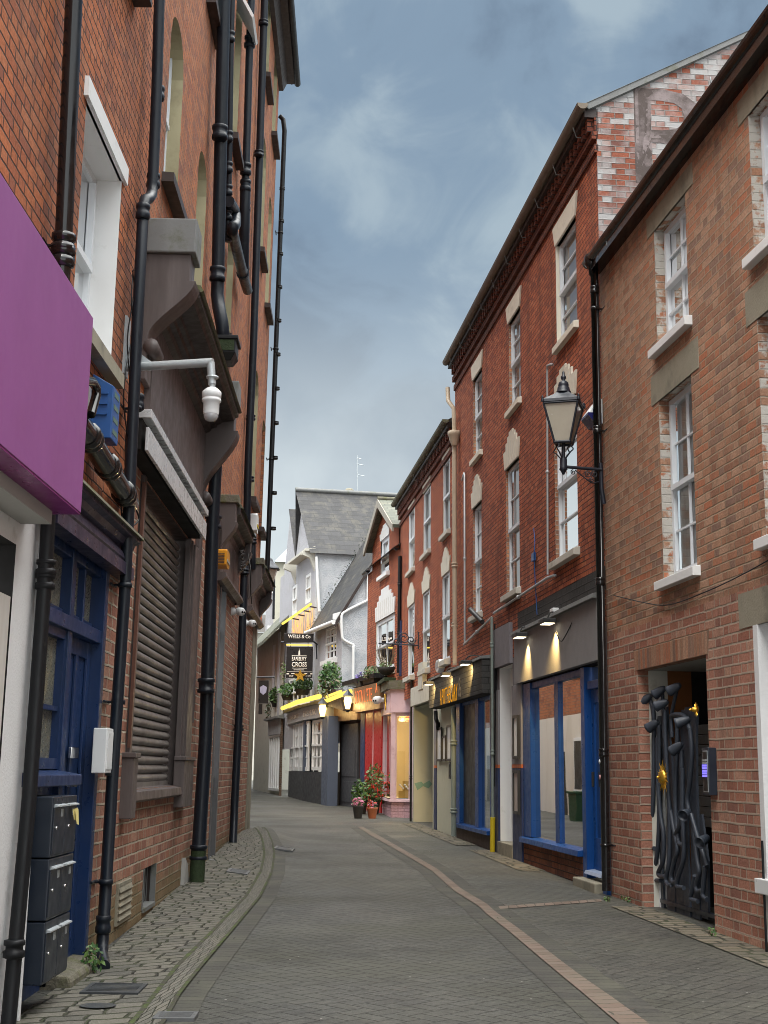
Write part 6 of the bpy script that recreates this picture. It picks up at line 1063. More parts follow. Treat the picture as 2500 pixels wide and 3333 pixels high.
ws = sash(w, o2_['s0'], o2_['s1'], o2_['z0'], o2_['z1'], .08, b6, cols=1, rows=1, curtain=(M_CURT, .0), sill=(M_WHP, .12, .12, .12), fw=.12); keyl2(w, o2_, ws, .45)
drainpipe('black downpipe on the red brick house right of the white window', [w.pt(1302, 1810, .1), w.pt(1298, 2190, .1)], .055, M_BLK, [(w.pt(1301, 1900, .1), (0, 0, 1)), (w.pt(1300, 2060, .1), (0, 0, 1))]); drainpipe('slim blue pipe beside the black downpipe on the brick house', [w.pt(1307, 2020, .06), w.pt(1305, 2200, .06)], .05, M_BLU3, [(w.pt(1306, 2100, .06), (0, 0, 1))])
# pink shop bay
K1 = Wall((.86, 38.88), (.29, 39.16), -1); K2 = Wall((.29, 39.16), (.04, 42.0), -1)
zb, zf0, zf1, zt, zs = -.1, K1.z(1300, 2319), K1.z(1300, 2243), K1.z(1300, 2222), K1.z(1290, 2600)
L1_, L2_ = K1.L, K2.L
m = MB(); m.box(K1, 0, L1_, -.35, .06, zf0, zf1); m.box(K2, .0, L2_, -.3, .06, zf0, zf1); pf = m.build('shop_fascia', M_PINK, b6)
m = MB(); m.box(K1, 0, L1_+.05, -.4, .14, zf1+.002, zt+.06); m.box(K2, -.06, L2_, -.4, .16, zf1+.002, zt+.05); m.build('bay_roof', M_LEADM, b6); q = MB(); q.box(K2, -.1, L2_+.1, -.1, .24, zt+.052, zt+.15); q.build('mossy_edge', M_MOSS, b6)
m = MB(); m.box(K1, 0, L1_, -.3, .0, zb, zs-.08); m.box(K2, 0, L2_, -.3, .0, zb, zs-.08); m.build('stall_riser', brickmat('pink_painted_brick', ((.52, .33, .375), (.55, .35, .4), (.5, .315, .36)), (.42, .26, .3), stain=(.15, (.35, .2, .24)), h=.09), b6)
m = MB(); m.prism(K1, [(-.1, zs), (.06, zs-.01), (.07, zs-.08), (-.1, zs-.08)], 0, L1_+.05); m.prism(K2, [(-.1, zs), (.06, zs-.01), (.07, zs-.08), (-.1, zs-.08)], -.05, L2_); m.build('sill', M_PINK, b6)
m = MB(); m.box(K1, L1_-.12, L1_+.0, -.1, .02, zs, zf0); m.box(K2, 0, .12, -.1, .02, zs, zf0); m.box(K1, 0, .09, -.1, .0, zs, zf0); m.box(K1, .09, L1_-.12, -.1, -.02, zf0-.1, zf0); wf = m.build('shop_window', M_PINK, b6); MB().box(K2, L2_-.14, L2_, -.1, .0, zs, zf0).build('far_post', M_PINK, wf)
for K in (K1, K2): MB().face([K.P(.05, -.06, zs), K.P(K.L-.05, -.06, zs), K.P(K.L-.05, -.06, zf0), K.P(.05, -.06, zf0)]).build('pane', glassmat('bay_glass', (.85, .85, .82), .08), wf)
m = MB(); m.face([(.95, 39.4, zs), (.95, 42.2, zs), (.95, 42.2, zf0), (.95, 39.4, zf0)]); m.face([(.05, 42.1, zs), (.95, 42.1, zs), (.95, 42.1, zf0), (.05, 42.1, zf0)]); m.face([(.2, 39.2, zs+.02), (.95, 39.2, zs+.02), (.95, 42.1, zs+.02), (.05, 42.1, zs+.02)]); m.build('shop_interior', M_SHOPI, wf)
m = MB(); m.box(K1, .2, .42, -.5, -.3, zs+.02, zs+.5); m.box(K1, .05, .5, -.62, -.2, zs+.02, zs+.22); m.build('display_block', pm('ochre_display', (.45, .3, .07), .7), wf)
random.seed(4); m = MB()
for k in range(9): p_ = K1.P(.08+.05*k, -.25, zs+.25+.05*(k % 3)); m.lathe(p_, [(.0, 0), (.03, .02), (.03, .05), (0, .07)], 8)
m.build('display_ornament', pm('white_china', (.7, .68, .6), .3), wf)
ld = bpy.data.lights.new('shop_light', 'POINT'); ld.energy = 90; ld.color = (1, .8, .45); ld.shadow_soft_size = .1; lo = bpy.data.objects.new('shop_light', ld); COL.objects.link(lo); lo.parent = wf; lo.location = Vector((.6, 40.2, zf0-.25))-rootloc(wf)
m = MB(); r_ = K2; m.lathe(K2.P(1.2, .09, (zf0+zf1)/2+.12), [(.15, 0), (.15, .03), (0, .03)], 14, 0, K2.N()); m.tube([K2.P(1.0, .09, zf0+.1), K2.P(1.05, .1, zf1-.1), K2.P(1.2, .1, zf0+.3), K2.P(1.25, .1, zf1-.2)], .02, 5); m.build('sign_emblem', M_GOLD, pf)
# red shop and copper sign
KS = Wall((.0, 42.1), (-.86, 45.7), -1)
zr0, zr1 = KS.z(1210, 2325), KS.z(1195, 2222)
m = MB(); m.box(KS, 0, KS.L*.62, -.2, .0, .2, zr0+.25); rp = m.build('red_shopfront', M_REDS, b6, bevel=.01); s_ = KS.s(1215, 2450); MB().box(KS, s_-.02, s_+.02, .0, .02, .25, zr0+.2).build('pale_trim', M_PINK, rp)
m = MB(); m.box(KS, KS.L*.62, KS.L*.78, -.2, .02, .2, zr0+.2); m.build('navy_post', M_BLU3, b6); m = MB(); m.box(KS, -.1, KS.L+1.0, -1.2, .30, zr1+.02, zr1+.16); m.build('flat_roof', M_BLK, b6); MB().box(KS, KS.L*.78, KS.L+.9, -.9, -.8, .2, zr1).build('recess_back', M_DKBR, b6)
g = KS; s0, s1, z0, z1 = g.s(1236, 2260, .3), g.s(1151, 2280, .3), g.z(1195, 2313, .3), g.z(1195, 2230, .3)
sg = thing('shop_sign', 'bronze fascia board with glowing copper letters over the red shop', 'shop sign', g.P((s0+s1)/2, .2, z0)); MB().box(g, s0, s1, .0, .3, z0, z1).build('board', M_BRNS, sg, bevel=.005)
textmesh('lettering', "SOTN L'ETE", g.P(s1-.25, .305, z0+.28), -g.D(), s1-s0-1.25, .42, E_NEON2, sg, .003, bold=-.02); textmesh('small_letter', 'A', g.P(s0+.55, .305, z0+.5), -g.D(), .25, .28, E_NEON2, sg, .003)
bullet_w = w; w = KS; bullet('white dome camera at the corner between the bronze sign and the pink shop', 1230, 2278, .42, 1.3)
# planters on the flat roof, bowl, bracket
def planter(label, name, c, rad, n, size, mats, pot=None, cat='planter', nm=2, group=None):
    c = Vector(c); r = thing(name, label, cat, c-Vector((0, 0, rad[2])), group); MB().leaves(c, rad, n, size, 0, nm, .15).build('foliage', mats, r, raw=True)
    if pot: pot(r, c)
    return r
def box_pot(wl, sw, h, dz, mat=M_POT):
    def f(r, c): q = Wall((c.x-wl.D().x*sw, c.y-wl.D().y*sw), (c.x+wl.D().x*sw, c.y+wl.D().y*sw), wl.side); MB().prism(q, [(-.12, c.z+dz-h), (.12, c.z+dz-h), (.15, c.z+dz), (-.15, c.z+dz)], 0, 2*sw).build('trough', mat, r)
    return f
def tub(rad, h, dz, mat=M_POT): return lambda r, c: MB().lathe(c+Vector((0, 0, dz-h)), [(rad*.75, 0), (rad, h*.9), (rad*1.08, h), (rad*.9, h)], 12).build('pot', mat, r)
random.seed(21)
planter('violet lavender tuft in a trough on the flat roof over the bronze sign', 'flower_trough', g.pt(1178, 2208, .15), (.22, .28, .2), 150, .05, [M_FLP, M_FLP, M_LEAF], box_pot(g, .35, .16, -.12), nm=3); r_ = planter('yellow green bushy plants in a trough on the flat roof', 'flower_trough', g.pt(1212, 2192, .1), (.3, .75, .25), 300, .06, [M_LEAF2, M_LEAF, M_STEM], box_pot(g, .8, .16, -.16), nm=3)
bc = w.pt(1257, 2172, .35); hb = thing('hanging_bowl', 'dark bowl shaped hanging basket with wispy dry stems before the white window', 'hanging basket', bc); MB().lathe(bc, [(.0, -.24), (.14, -.21), (.24, -.12), (.28, .0), (.26, .0)], 14).build('bowl', M_POT, hb)
m = MB()
for k in range(16): t = random.random()*6.3; m.tube([bc+Vector((.1*math.cos(t), .1*math.sin(t), 0)), bc+Vector((.3*math.cos(t), .3*math.sin(t), random.uniform(.3, .75)))], .007, 4, caps=False)
m.build('dry_stem', M_STEM, hb); MB().leaves(bc+Vector((0, 0, .05)), (.25, .25, .1), 60, .04, 0, 1).build('leaves', M_LEAF2, hb, raw=True)
wb = WR2; br0 = wb.pt(1362, 2088, .05); br1 = br0+Vector((-1.05, -.2, .02)); r_ = thing('sign_bracket', 'empty wrought iron scroll sign bracket on the lower brick terrace', 'bracket', br0); u_ = (br1-br0).normalized(); uz = Vector((0, 0, 1))
MB().tube([br0+Vector((0, 0, -.1)), br1+Vector((0, 0, -.1))], .02, 6).build('arm', M_IRON, r_); MB().tube([br0+Vector((0, 0, -.2)), br0+Vector((0, 0, .25))], .02, 6).build('wall_bar', M_IRON, r_)
for t, z, rr in ((.15, .03, .12), (.3, .06, .17), (.45, -.02, .10)): MB().tube(spiral(br0+u_*t*1.3+uz*z, rr, 1.5, 2.0*t*10, u_, uz), .016, 5).build('scroll', M_IRON, r_)
random.seed(12)
fx = [('tall leafy plant with red blooms in a pot by the red door', 1222, 2560, (.36, .36, .68), 520, .065, [M_LEAF, M_LEAF2, M_LEAF2, M_FLR], 4, 'red'), ('bushy green plant in a pot left of the red blooms', 1180, 2580, (.36, .36, .42), 280, .07, [M_LEAF2, M_LEAF], 2, 'green'), ('low pot of pink flowers at the front of the plant group', 1166, 2612, (.18, .2, .17), 130, .045, [M_FLK, M_FLK, M_LEAF], 3, 'pink'), ('small pot of magenta flowers beside the pink shop base', 1212, 2620, (.15, .18, .14), 100, .042, [M_FLK, M_LEAF, M_FLR], 3, 'mag')]
for lab, px, py, rad, n, sz, mats, nm, k in fx:
    gp_ = gpt(px, 2664 if py > 2600 else 2650); c = pw(px, py, gp_.y); r_ = thing('potted_plant', lab, 'plant', Vector((c.x, c.y, G(c.x, c.y))), 'potted plants by the red door'); MB().leaves(c, rad, n, sz, 0, nm, .1).build('foliage', mats, r_, raw=True); h = max(.15, c.z-rad[2]*.5-G(c.x, c.y)); MB().lathe(Vector((c.x, c.y, G(c.x, c.y))), [(.10, 0), (.15, h*.85), (.17, h), (.14, h)], 12).build('pot', M_TERR if k == 'mag' else M_POT, r_)
    m = MB(); [m.tube([Vector((c.x, c.y, c.z-rad[2]*.6)), c+Vector((random.uniform(-1, 1)*rad[0]*.7, random.uniform(-1, 1)*rad[1]*.7, rad[2]*random.uniform(.1, .8)))], .008, 4, caps=False) for _ in range(8)]; m.build('stem', M_STEM, r_)
# ============================================================ the white pub
pb = thing('pub', 'white pebbledash pub with slate roofs, paned bay window and dark hanging signs', 'pub', (-2.4, 52, .4))
K = (-1.46, 48.6); WB = Wall(K, (1.4, 49.5), 1); WA = Wall(K, (-2.63, 52.6), -1); WS = Wall((-2.68, 52.8), (4.0, 54.3), 1); WM = Wall((-2.68, 52.8), (-4.62, 60.3), -1)
ze = WB.z(1122, 1985); sv_ = WB.s(1229, 1797); zv = WB.z(1229, 1797); sl2 = (zv-ze)/sv_
m = MB(); E_ = WB.L; poly = [(0, 2.6), (E_, 2.6), (E_, ze+sl2*E_), (0, ze)]; m.face([WB.P(s, 0, z) for s, z in poly], 0, poly); m.build('annex_end_wall', M_DASH, pb)
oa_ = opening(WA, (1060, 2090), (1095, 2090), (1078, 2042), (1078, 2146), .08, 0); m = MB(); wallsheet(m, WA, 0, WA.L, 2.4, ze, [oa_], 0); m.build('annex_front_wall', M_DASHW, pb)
sash(WA, oa_['s0'], oa_['s1'], oa_['z0'], oa_['z1'], .06, pb, fm=M_WHP, cols=3, rows=2, curtain=(M_CURT, .0), sill=(M_WHP, .2, .16, .16), fw=.06, bar=.04)
ad = WA.D()*WA.L; m = MB(); dn = Vector((-.28, -.1, -.28*sl2)); up_ = WB.P(E_, 0, ze+sl2*E_); a0 = WB.P(0, .12, ze)+dn; m.mesh([a0, up_+WB.N()*.12, up_+ad, WB.P(0, 0, ze)+dn+ad], [(0, 1, 2, 3)]); ln_ = (up_-a0).length; m.uv[0] = [(0, 0), (0, ln_), (ad.length, ln_), (ad.length, 0)]; rf = m.build('annex_roof', M_SLATE, pb)
m = MB(); q = [a0, up_+WB.N()*.12]; m.mesh([q[0], q[1], q[1]-Vector((0, 0, .2)), q[0]-Vector((0, 0, .2))], [(0, 1, 2, 3)]); m.build('verge_board', M_TAUD, rf)
m = MB(); m.tube([a0+Vector((-.06, 0, .0)), a0+ad*1.05+Vector((-.06, 0, 0))], .09, 8); m.build('gutter', M_WHP, pb)
random.seed(2); m = MB()
for k in range(110): t = random.random(); m.leaves(a0.lerp(up_, t*.75)+ad*1.0+Vector((0, 0, .12)), (.12, .12, .10), 2, .035)
m.build('verge_moss', M_MOSS, rf, raw=True)
drainpipe('white bent downpipe on the pebbledash annex corner', curve([WB.pt(1195, 1955, .08), WB.pt(1160, 1972, .08), WB.pt(1125, 1990, .1), WB.pt(1112, 2005, .12), WB.pt(1113, 2060, .1), WB.pt(1118, 2082, .1), WB.pt(1146, 2098, .1), WB.pt(1150, 2110, .1), WB.pt(1149, 2235, .1)], 3), .05, M_WHP, [], n=8); drainpipe('white downpipe running beside the brick house edge', [WB.pt(1197, 1870, .06), WB.pt(1197, 1955, .06)], .045, M_WHP, [], n=8)
MB().prism(WA, [(0, ze-.05), (.32, ze-.15), (.32, ze-.32), (.12, ze-.5), (0, ze-.9)], .0, .16).build('eaves_bracket', M_WHP, pb)
# main block: two gables to the street, big slate slope towards the viewer
zE = WS.z(1060, 1797); y1 = 55.5; ap = pw(977, 1602, y1); zR = ap.z; rx = Vector((1, .22, 0)).normalized()
s_a = (Vector((ap.x, ap.y))-WM.a).dot(WM.d); s_v = WM.s(962, 1824); zV = WM.z(962, 1824); ap2 = WM.hit(947, 1657); s_e = WM.s(926, 1860)
owm = [opening(WM, (994, 1910), (1012, 1910), (1003, 1868), (1003, 1962), .08, 0), opening(WM, (951, 1945), (967, 1945), (959, 1905), (959, 2000), .08, 0), opening(WM, (940, 2250), (1010, 2250), (975, 2200), (975, 2300), .08, 0)]
ztop = min(zE, zV); m = MB(); wallsheet(m, WM, 0, WM.L, 2.4, ztop, owm, 0)
for pl_ in ([(0, ztop), (s_v, ztop), (s_v, zV), (s_a, zR), (0, zE)], [(s_v, ztop), (s_e, ztop), (s_e, WM.z(926, 1860)), (ap2[0], ap2[1]), (s_v, zV)]): m.face([WM.P(s, 0, z) for s, z in pl_], 0, pl_)
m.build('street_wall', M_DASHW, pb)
for o in owm[:2]: sash(WM, o['s0'], o['s1'], o['z0'], o['z1'], .06, pb, fm=M_WHP, cols=2, rows=1, curtain=(M_CURT, .0), fw=.12)
sash(WM, owm[2]['s0'], owm[2]['s1'], owm[2]['z0'], owm[2]['z1'], .06, pb, fm=M_WHP, cols=5, rows=1, curtain=(M_CURT, .3), fw=.1, bar=.1)
m = MB(); pl_ = [(0, 2.4), (WS.L, 2.4), (WS.L, zE), (0, zE)]; m.face([WS.P(s, 0, z) for s, z in pl_], 0, pl_); m.build('side_wall', M_DASH, pb)
m = MB(); A = WS.P(-.25, .18, zE-.08); B = WS.P(WS.L, .18, zE-.08); Cc = Vector((ap.x, ap.y, zR+.05))+rx*7.2; Dd = Vector((ap.x, ap.y, zR+.05))-rx*.2; m.mesh([A, B, Cc, Dd], [(0, 1, 2, 3)]); L_ = (Dd-A).length; m.uv[0] = [(0, 0), (6.9, 0), (6.9, L_), (.3, L_)]; m.build('main_roof', M_SLATE, pb)
m = MB(); zz = WM.P(s_v, 0, zV); m.mesh([Dd, Cc, zz+rx*7.2, zz], [(0, 1, 2, 3)]); m.mesh([zz, zz+rx*7, WM.P(ap2[0], 0, ap2[1])+rx*7, WM.P(ap2[0], 0.1, ap2[1])], [(0, 1, 2, 3)]); m.build('rear_roof', M_SLATE, pb); m = MB(); m.tube([Dd+Vector((0, 0, .05)), Cc+Vector((0, 0, .05))], .10, 6); m.build('ridge_tile', M_LEAD, pb)
for s_, hgt in ((.1, 0), (s_v-.2, 0)): MB().prism(WM, [(0, ztop+.25), (.5, ztop+.05), (.52, ztop-.12), (.2, ztop-.25), (.0, ztop-.75)], s_, s_+.22).build('eaves_bracket', M_CRM2, pb)
m = MB(); m.box(WM, .0, s_v*.9, .0, .42, ztop+.02, ztop+.12); m.build('eaves_shelf', M_CRM2, pb); drainpipe('white downpipe at the corner of the pub under the big slate roof', [WS.pt(1030, 1812, .08), WS.pt(1040, 1990, .08)], .06, M_WHP, [], n=8)
an = pw(1164, 1605, 57); r_ = thing('tv_antenna', 'thin television antenna on the pub roof ridge', 'antenna', an); at = pw(1163, 1482, 57); MB().tube([an-Vector((0, 0, .3)), at], .022, 6).build('mast', M_GALV, r_)
for py, L_ in ((1490, .16), (1510, .28), (1545, .3)): c = pw(1164, py, 57); MB().tube([c-Vector((.02, 0, 0)), c+Vector((L_, 0, -.06))], .014, 5).build('element', M_GALV, r_)
MB().lathe(pw(1137, 1606, 56.6), [(.2, 0), (.2, .12), (.14, .2), (0, .22)], 10).build('ridge_vent', M_CONC, pb); 
# lit letters and light bar on the street wall
nb = thing('lit_sign', 'row of glowing orange wall letters spelling the pub name under a light bar', 'lit sign', WM.pt(985, 2040, .1)); na, nb_ = WM.s(1019, 2020, .1), WM.s(951, 2020, .1); nz0, nz1 = WM.z(985, 2064, .1), WM.z(985, 1994, .1)
textmesh('lettering', 'BANBURY CROSS', WM.P(nb_, .1, nz0), -WM.D(), nb_-na, nz1-nz0, E_NEON, nb, .003, bold=-.02, spacing=1.2)
la, lb = WM.pt(1012, 1966, .35), WM.pt(920, 2030, .5); MB().tube([la, lb], .05, 6).build('light_bar', E_STRIP, nb)
for t in (.1, .3, .5, .7): q = la.lerp(lb, t); MB().tube([q, q-WM.N()*.35+Vector((0, 0, -.05))], .03, 5).build('bar_arm', M_TAUD, nb)
for t in (.15, .45, .75):
    ld = bpy.data.lights.new('bar_light', 'POINT'); ld.energy = 3.5; ld.color = (1, .55, .15); ld.shadow_soft_size = .1; lo = bpy.data.objects.new('bar_light', ld); COL.objects.link(lo); lo.parent = nb; lo.location = la.lerp(lb, t)+Vector((0, 0, -.18))-rootloc(nb)
# hanging signs
YS = 51.6; WG2 = Wall((-326/FPX*YS, YS), (-228/FPX*YS, YS), 1)
def sgr(px0, px1, y0, y1, o=0.): return WG2.rect((px0, (y0+y1)/2), (px1, (y0+y1)/2), ((px0+px1)/2, y0), ((px0+px1)/2, y1), o)
s0, s1, z0, z1 = sgr(924, 1021, 2062, 2090); h1 = thing('hanging_sign', 'small black hanging board lettered WELLS & CO', 'sign', WG2.P((s0+s1)/2, 0, z0)); MB().box(WG2, s0, s1, -.05, .05, z0, z1).build('board', M_SIGNB, h1, bevel=.005)
a, b, c, d = sgr(938, 1011, 2066, 2078, .05); textmesh('lettering', 'WELLS & Co', WG2.P(a, .055, c), WG2.D(), b-a, d-c, M_SIGNW, h1, .01, bold=.02)
c0 = WG2.pt(915, 2090); c1 = WG2.pt(1022, 2089); MB().tube([c0, c1, WG2.pt(1032, 2098, -.3)], .035, 6).build('bracket', M_IRON, h1); MB().tube([WG2.pt(1030, 2095, -.3), WG2.pt(1031, 2145, -.3)], .03, 6).build('stay', M_IRON, h1); MB().box(WG2, s0+.1, s1-.05, -.06, .06, z0-.13, z0-.09).build('sign_lamp', E_STRIP, h1)
s0, s1, z0, z1 = sgr(932, 1018, 2105, 2207); h2 = thing('hanging_sign', 'square black hanging pub board with a cream spire and the words BANBURY CROSS', 'sign', WG2.P((s0+s1)/2, 0, z0)); MB().box(WG2, s0, s1, -.05, .05, z0, z1).build('board', M_SIGNB, h2, bevel=.005)
for txt, a in (('BANBURY', sgr(950, 998, 2138, 2152, .05)), ('CROSS', sgr(950, 999, 2155, 2171, .05)), ('EST', sgr(941, 955, 2198, 2203, .05)), ('1919', sgr(993, 1011, 2198, 2203, .05))): textmesh('lettering', txt, WG2.P(a[0], .055, a[2]), WG2.D(), a[1]-a[0], a[3]-a[2], M_SIGNW, h2, .01, bold=.03 if len(txt) > 4 else .0)
sp = [WG2.hit(*q, .05) for q in ((971, 2134), (972, 2120), (973.6, 2116), (974, 2108), (975, 2116), (976.5, 2120), (977.5, 2134))]; MB().slab(WG2, sp, .05, .06).build('spire_emblem', M_SIGNW, h2)
for q in ((950, 998, 2133.5, 2135.5), (951, 999, 2174, 2175.5), (935, 1016, 2186, 2187), (956, 990, 2179.5, 2181.5)): a = sgr(*q, .05); MB().box(WG2, a[0], a[1], .05, .06, a[2], a[3]).build('sign_rule', M_SIGNW, h2)
for q in ((932.6, 941, 2191, 2195), (948, 959, 2191, 2194), (991, 1000, 2191, 2194), (1010, 1017, 2191, 2195)): a = sgr(*q, .05); MB().box(WG2, a[0], a[1], .05, .06, a[2], a[3]).build('sign_mark', M_SIGNW, h2)
for px in (945, 1003): MB().tube([WG2.pt(px, 2092), WG2.pt(px, 2106)], .015, 5).build('hanger', M_IRON, h2)
cst = WG2.hit(977, 2200, .1); R_ = .25; st = [(cst[0]+R_*(1 if k % 2 == 0 else .42)*math.sin(k*PI/5), cst[1]+R_*(1 if k % 2 == 0 else .42)*math.cos(k*PI/5)) for k in range(10)]; so = MB(); so.slab(WG2, st, .08, .14); tag(so.build('star_ornament', M_GOLD, loc=WG2.P(cst[0], .1, cst[1])), 'gold five pointed star at the foot of the hanging pub board', 'ornament')
# bay window, door, fascias
WYA = Wall((-1.93, 48.1), (-2.96, 52.4), -1); WYB = Wall((-2.96, 52.4), (-3.88, 57.7), -1)
zbt, zft_, zfa = WYA.z(1030, 2512), WYA.z(1030, 2296), WYA.z(1030, 2338)
m = MB(); m.box(WYA, 0, WYA.L+.04, -.5, .0, -.1, zbt); m.box(WYB, -.02, WYB.L, -.5, .0, -.1, zbt); m.build('bay_base', pm('dark_slate_paint', (.035, .038, .045), .5, .15, 3), pb)
m = MB(); m.box(WYA, -.05, WYA.L+.08, -.5, .10, zfa, zft_); m.box(WYB, -.05, WYB.L+.05, -.5, .10, zfa, zft_); fa_ = m.build('bay_fascia', pm('grey_fascia_paint', (.40, .40, .40), .6, .1, 3), pb); m = MB(); m.box(WYA, -.1, WYA.L+.15, -.6, .25, zft_+.002, zft_+.10); m.box(WYB, -.1, WYB.L+.2, -.6, .25, zft_+.002, zft_+.11); m.build('bay_cornice', M_CONC, pb)
a, b = WYA.s(1000+38, 2315, .1), WYA.s(999, 2315, .1); textmesh('lettering', 'LIVE MUSIC', WYA.P(WYA.L-.35, .105, zfa+.12), -WYA.D(), 2.6, zft_-zfa-.26, M_SIGNW, fa_, .01); textmesh('lettering', 'LIVE SPORT', WYB.P(WYB.L-1.0, .105, zfa+.14), -WYB.D(), 3.6, zft_-zfa-.3, M_SIGNW, fa_, .01)
m = MB(); m.tube([WYA.P(-.1, .3, zft_+.22), WYA.P(WYA.L+.15, .3, zft_+.22)], .09, 8); m.tube([WYB.P(-.0, .3, zft_+.22), WYB.P(WYB.L+.2, .3, zft_+.22)], .09, 8); r_ = thing('light_strip', 'glowing yellow light strip along the top of the pub bay window', 'lights', WYA.P(WYA.L, .3, zft_)); m.build('lit_tube', E_STRIP, r_)
bl_ = pm('slate_blue_paint', (.075, .095, .14), .5, .1, 3)
MB().box(WYA, WYA.L-.25, WYA.L+.05, -.2, .03, zbt, zfa).build('bay_post', bl_, pb); m = MB(); m.box(WYA, -.6, .5, -.3, .06, zbt-1.2, zfa); m.box(WYA, .5, .6, -.2, .02, zbt, zfa); m.build('bay_post', bl_, pb)
wa0, wa1 = WYA.s(1050, 2420), WYA.s(1011, 2420); zwt = zfa-.05
sash(WYA, wa0, wa1, zbt+.05, zwt, .1, pb, fm=M_WHP, cols=3, rows=2, curtain=(M_CURT, .45), fw=.1, bar=.05)
for px0, px1 in ((941, 954), (958, 971), (974, 984), (988, 1000)): sash(WYB, WYB.s(px1, 2420), WYB.s(px0, 2420), zbt+.02, zwt, .08, pb, fm=M_WHP, cols=2, rows=2, curtain=(M_CURT, .0), fw=.12, bar=.06)
m = MB(); m.box(WYB, 0, WYB.L, -.3, -.1, zbt, zfa); m.build('bay_mullions', bl_, pb)
WD = Wall((-.88, 45.7), (-1.75, 48.3), -1); zd = WD.z(1130, 2345)
m = MB(); m.box(WD, 0, WD.L, -.4, -.3, -.0, zd); m.build('door_recess', M_DKBR, pb); dl0, dl1 = WD.s(1165, 2500, -.25), WD.s(1112, 2500, -.25)
m = MB(); m.box(WD, dl0, dl1, -.30, -.22, .3, zd-.1); 
for z_, h_ in ((.5, .7), (1.35, .9)): m.box(WD, dl0+.2, dl1-.2, -.22, -.2, z_, z_+h_)
m.build('pub_door', pm('grey_door_paint', (.055, .058, .066), .45, .15, 4), pb, bevel=.01)
m = MB(); m.box(WD, -.2, WD.L+.3, -.35, .0, zd, zd+.55); db = m.build('door_fascia', M_BRNS, pb)
out = [(WD.L*.15+WD.L*.8*t, zd+.35+.75*math.sin(PI*min(1, t*.9))) for t in (k/12 for k in range(13))]; MB().slab(WD, out+[(WD.L*.15, zd+.3)], .0, .3).build('door_hood', M_TAUD, pb); m = MB(); m.tube([WD.pt(1058, 2283, .3), WD.pt(1140, 2250, .3)], .08, 8); r_ = thing('light_strip', 'glowing yellow light strip over the pub door hood', 'lights', WD.pt(1100, 2266, .3)); m.build('lit_tube', E_STRIP, r_); MB().tube([WD.pt(1062, 2268, .3), WD.pt(1110, 2250, .3)], .05, 6).build('lit_bulbs', E_STRIP, r_)
MB().box(WD, -.2, WD.L+.5, -.5, .1, zd+.55, zd+1.0).build('hood_wall', M_CRM2, pb); m = MB(); m.box(WA, 0, WA.L, -.02, .1, 2.2, 2.5); m.build('plinth_band', M_CRM2, pb)
for lab, px, py, o in (('glowing glass lantern at the corner of the pub bay', 1050, 2313, .45), ('glowing glass lantern beside the bronze sign', 1132, 2288, .45)):
    c = WD.pt(px, py, o); r_ = thing('wall_lantern', lab, 'lantern', c, 'lit lanterns by the pub door'); MB().lathe(c, [(.08, -.20), (.15, .06), (.12, .2)], 6, smooth=False).build('glass', emat('lantern_glass', (1, .70, .25), 3.2), r_); MB().lathe(c+Vector((0, 0, .24)), [(.2, 0), (.08, .12), (.02, .2)], 6, smooth=False).build('cap', M_IRON, r_); MB().lathe(c+Vector((0, 0, -.3)), [(.04, 0), (.11, .06)], 6).build('base', M_IRON, r_); MB().tube([c+Vector((0, 0, .4)), c+Vector((0, 0, .55)), c-WD.N()*.4+Vector((0, 0, .5))], .02, 5).build('arm', M_IRON, r_)
    ld = bpy.data.lights.new('lantern_light', 'POINT'); ld.energy = 15; ld.color = (1, .6, .2); ld.shadow_soft_size = .1; lo = bpy.data.objects.new('lantern_light', ld); COL.objects.link(lo); lo.parent = r_; lo.location = WD.N()*.28+Vector((0, 0, -.1))
random.seed(31)
def hb(label, wl, px, py, o, rad, n, size, mats, nm=2, cat='hanging basket', name='hanging_basket'):
    c = wl.pt(px, py, o); r = planter(label, name, c, rad, n, size, mats, tub(rad[0]*.7, rad[2]*.7, -rad[2]*.55), cat, nm, 'planters over the pub bay'); return r
r_ = hb('big round hanging basket of dark ivy on the annex front', WA, 1074, 2205, .5, (.42, .5, .55), 520, .09, [M_LEAF, M_LEAF, M_LEAF2], 3); q = WA.pt(1075, 2250, .5); MB().leaves(q, (.48, .6, .6), 320, .08, 0, 3).build('trailing_leaves', [M_LEAFP, M_LEAF, M_STEM], r_, raw=True); MB().tube([WA.pt(1090, 2175, .0), WA.pt(1084, 2172, .5), WA.pt(1076, 2185, .5)], .02, 5).build('hook', M_IRON, r_)
hb('leafy tub at the corner of the pub bay roof under the black board', WYA, 985, 2228, .1, (.42, .45, .32), 330, .085, [M_LEAF, M_LEAF2], 2, 'planter', 'planter_tub'); hb('middle leafy tub on the pub bay roof', WYB, 940, 2248, .1, (.45, .6, .32), 330, .085, [M_LEAF, M_LEAF2], 2, 'planter', 'planter_tub'); r_ = hb('far leafy tub with trailing silver leaves on the pub bay roof', WYB, 905, 2265, .2, (.45, .8, .4), 380, .09, [M_LEAF, M_LEAF2], 2, 'planter', 'planter_tub')
MB().leaves(WYB.pt(890, 2315, .2), (.4, .7, .65), 260, .085, 0, 3).build('trailing_leaves', [M_LEAFP, M_LEAF, M_STEM], r_, raw=True); c = WM.pt(922, 2195, .2); r_ = thing('climbing_plant', 'wispy climbing plant between the pub and the far white wall', 'plant', c); MB().leaves(c, (.12, .25, .55), 90, .06, 0, 2).build('leaves', [M_LEAF2, M_STEM], r_, raw=True); MB().tube([c-Vector((0, 0, .6)), c+Vector((.03, 0, .5))], .015, 5).build('stem', M_STEM, r_)
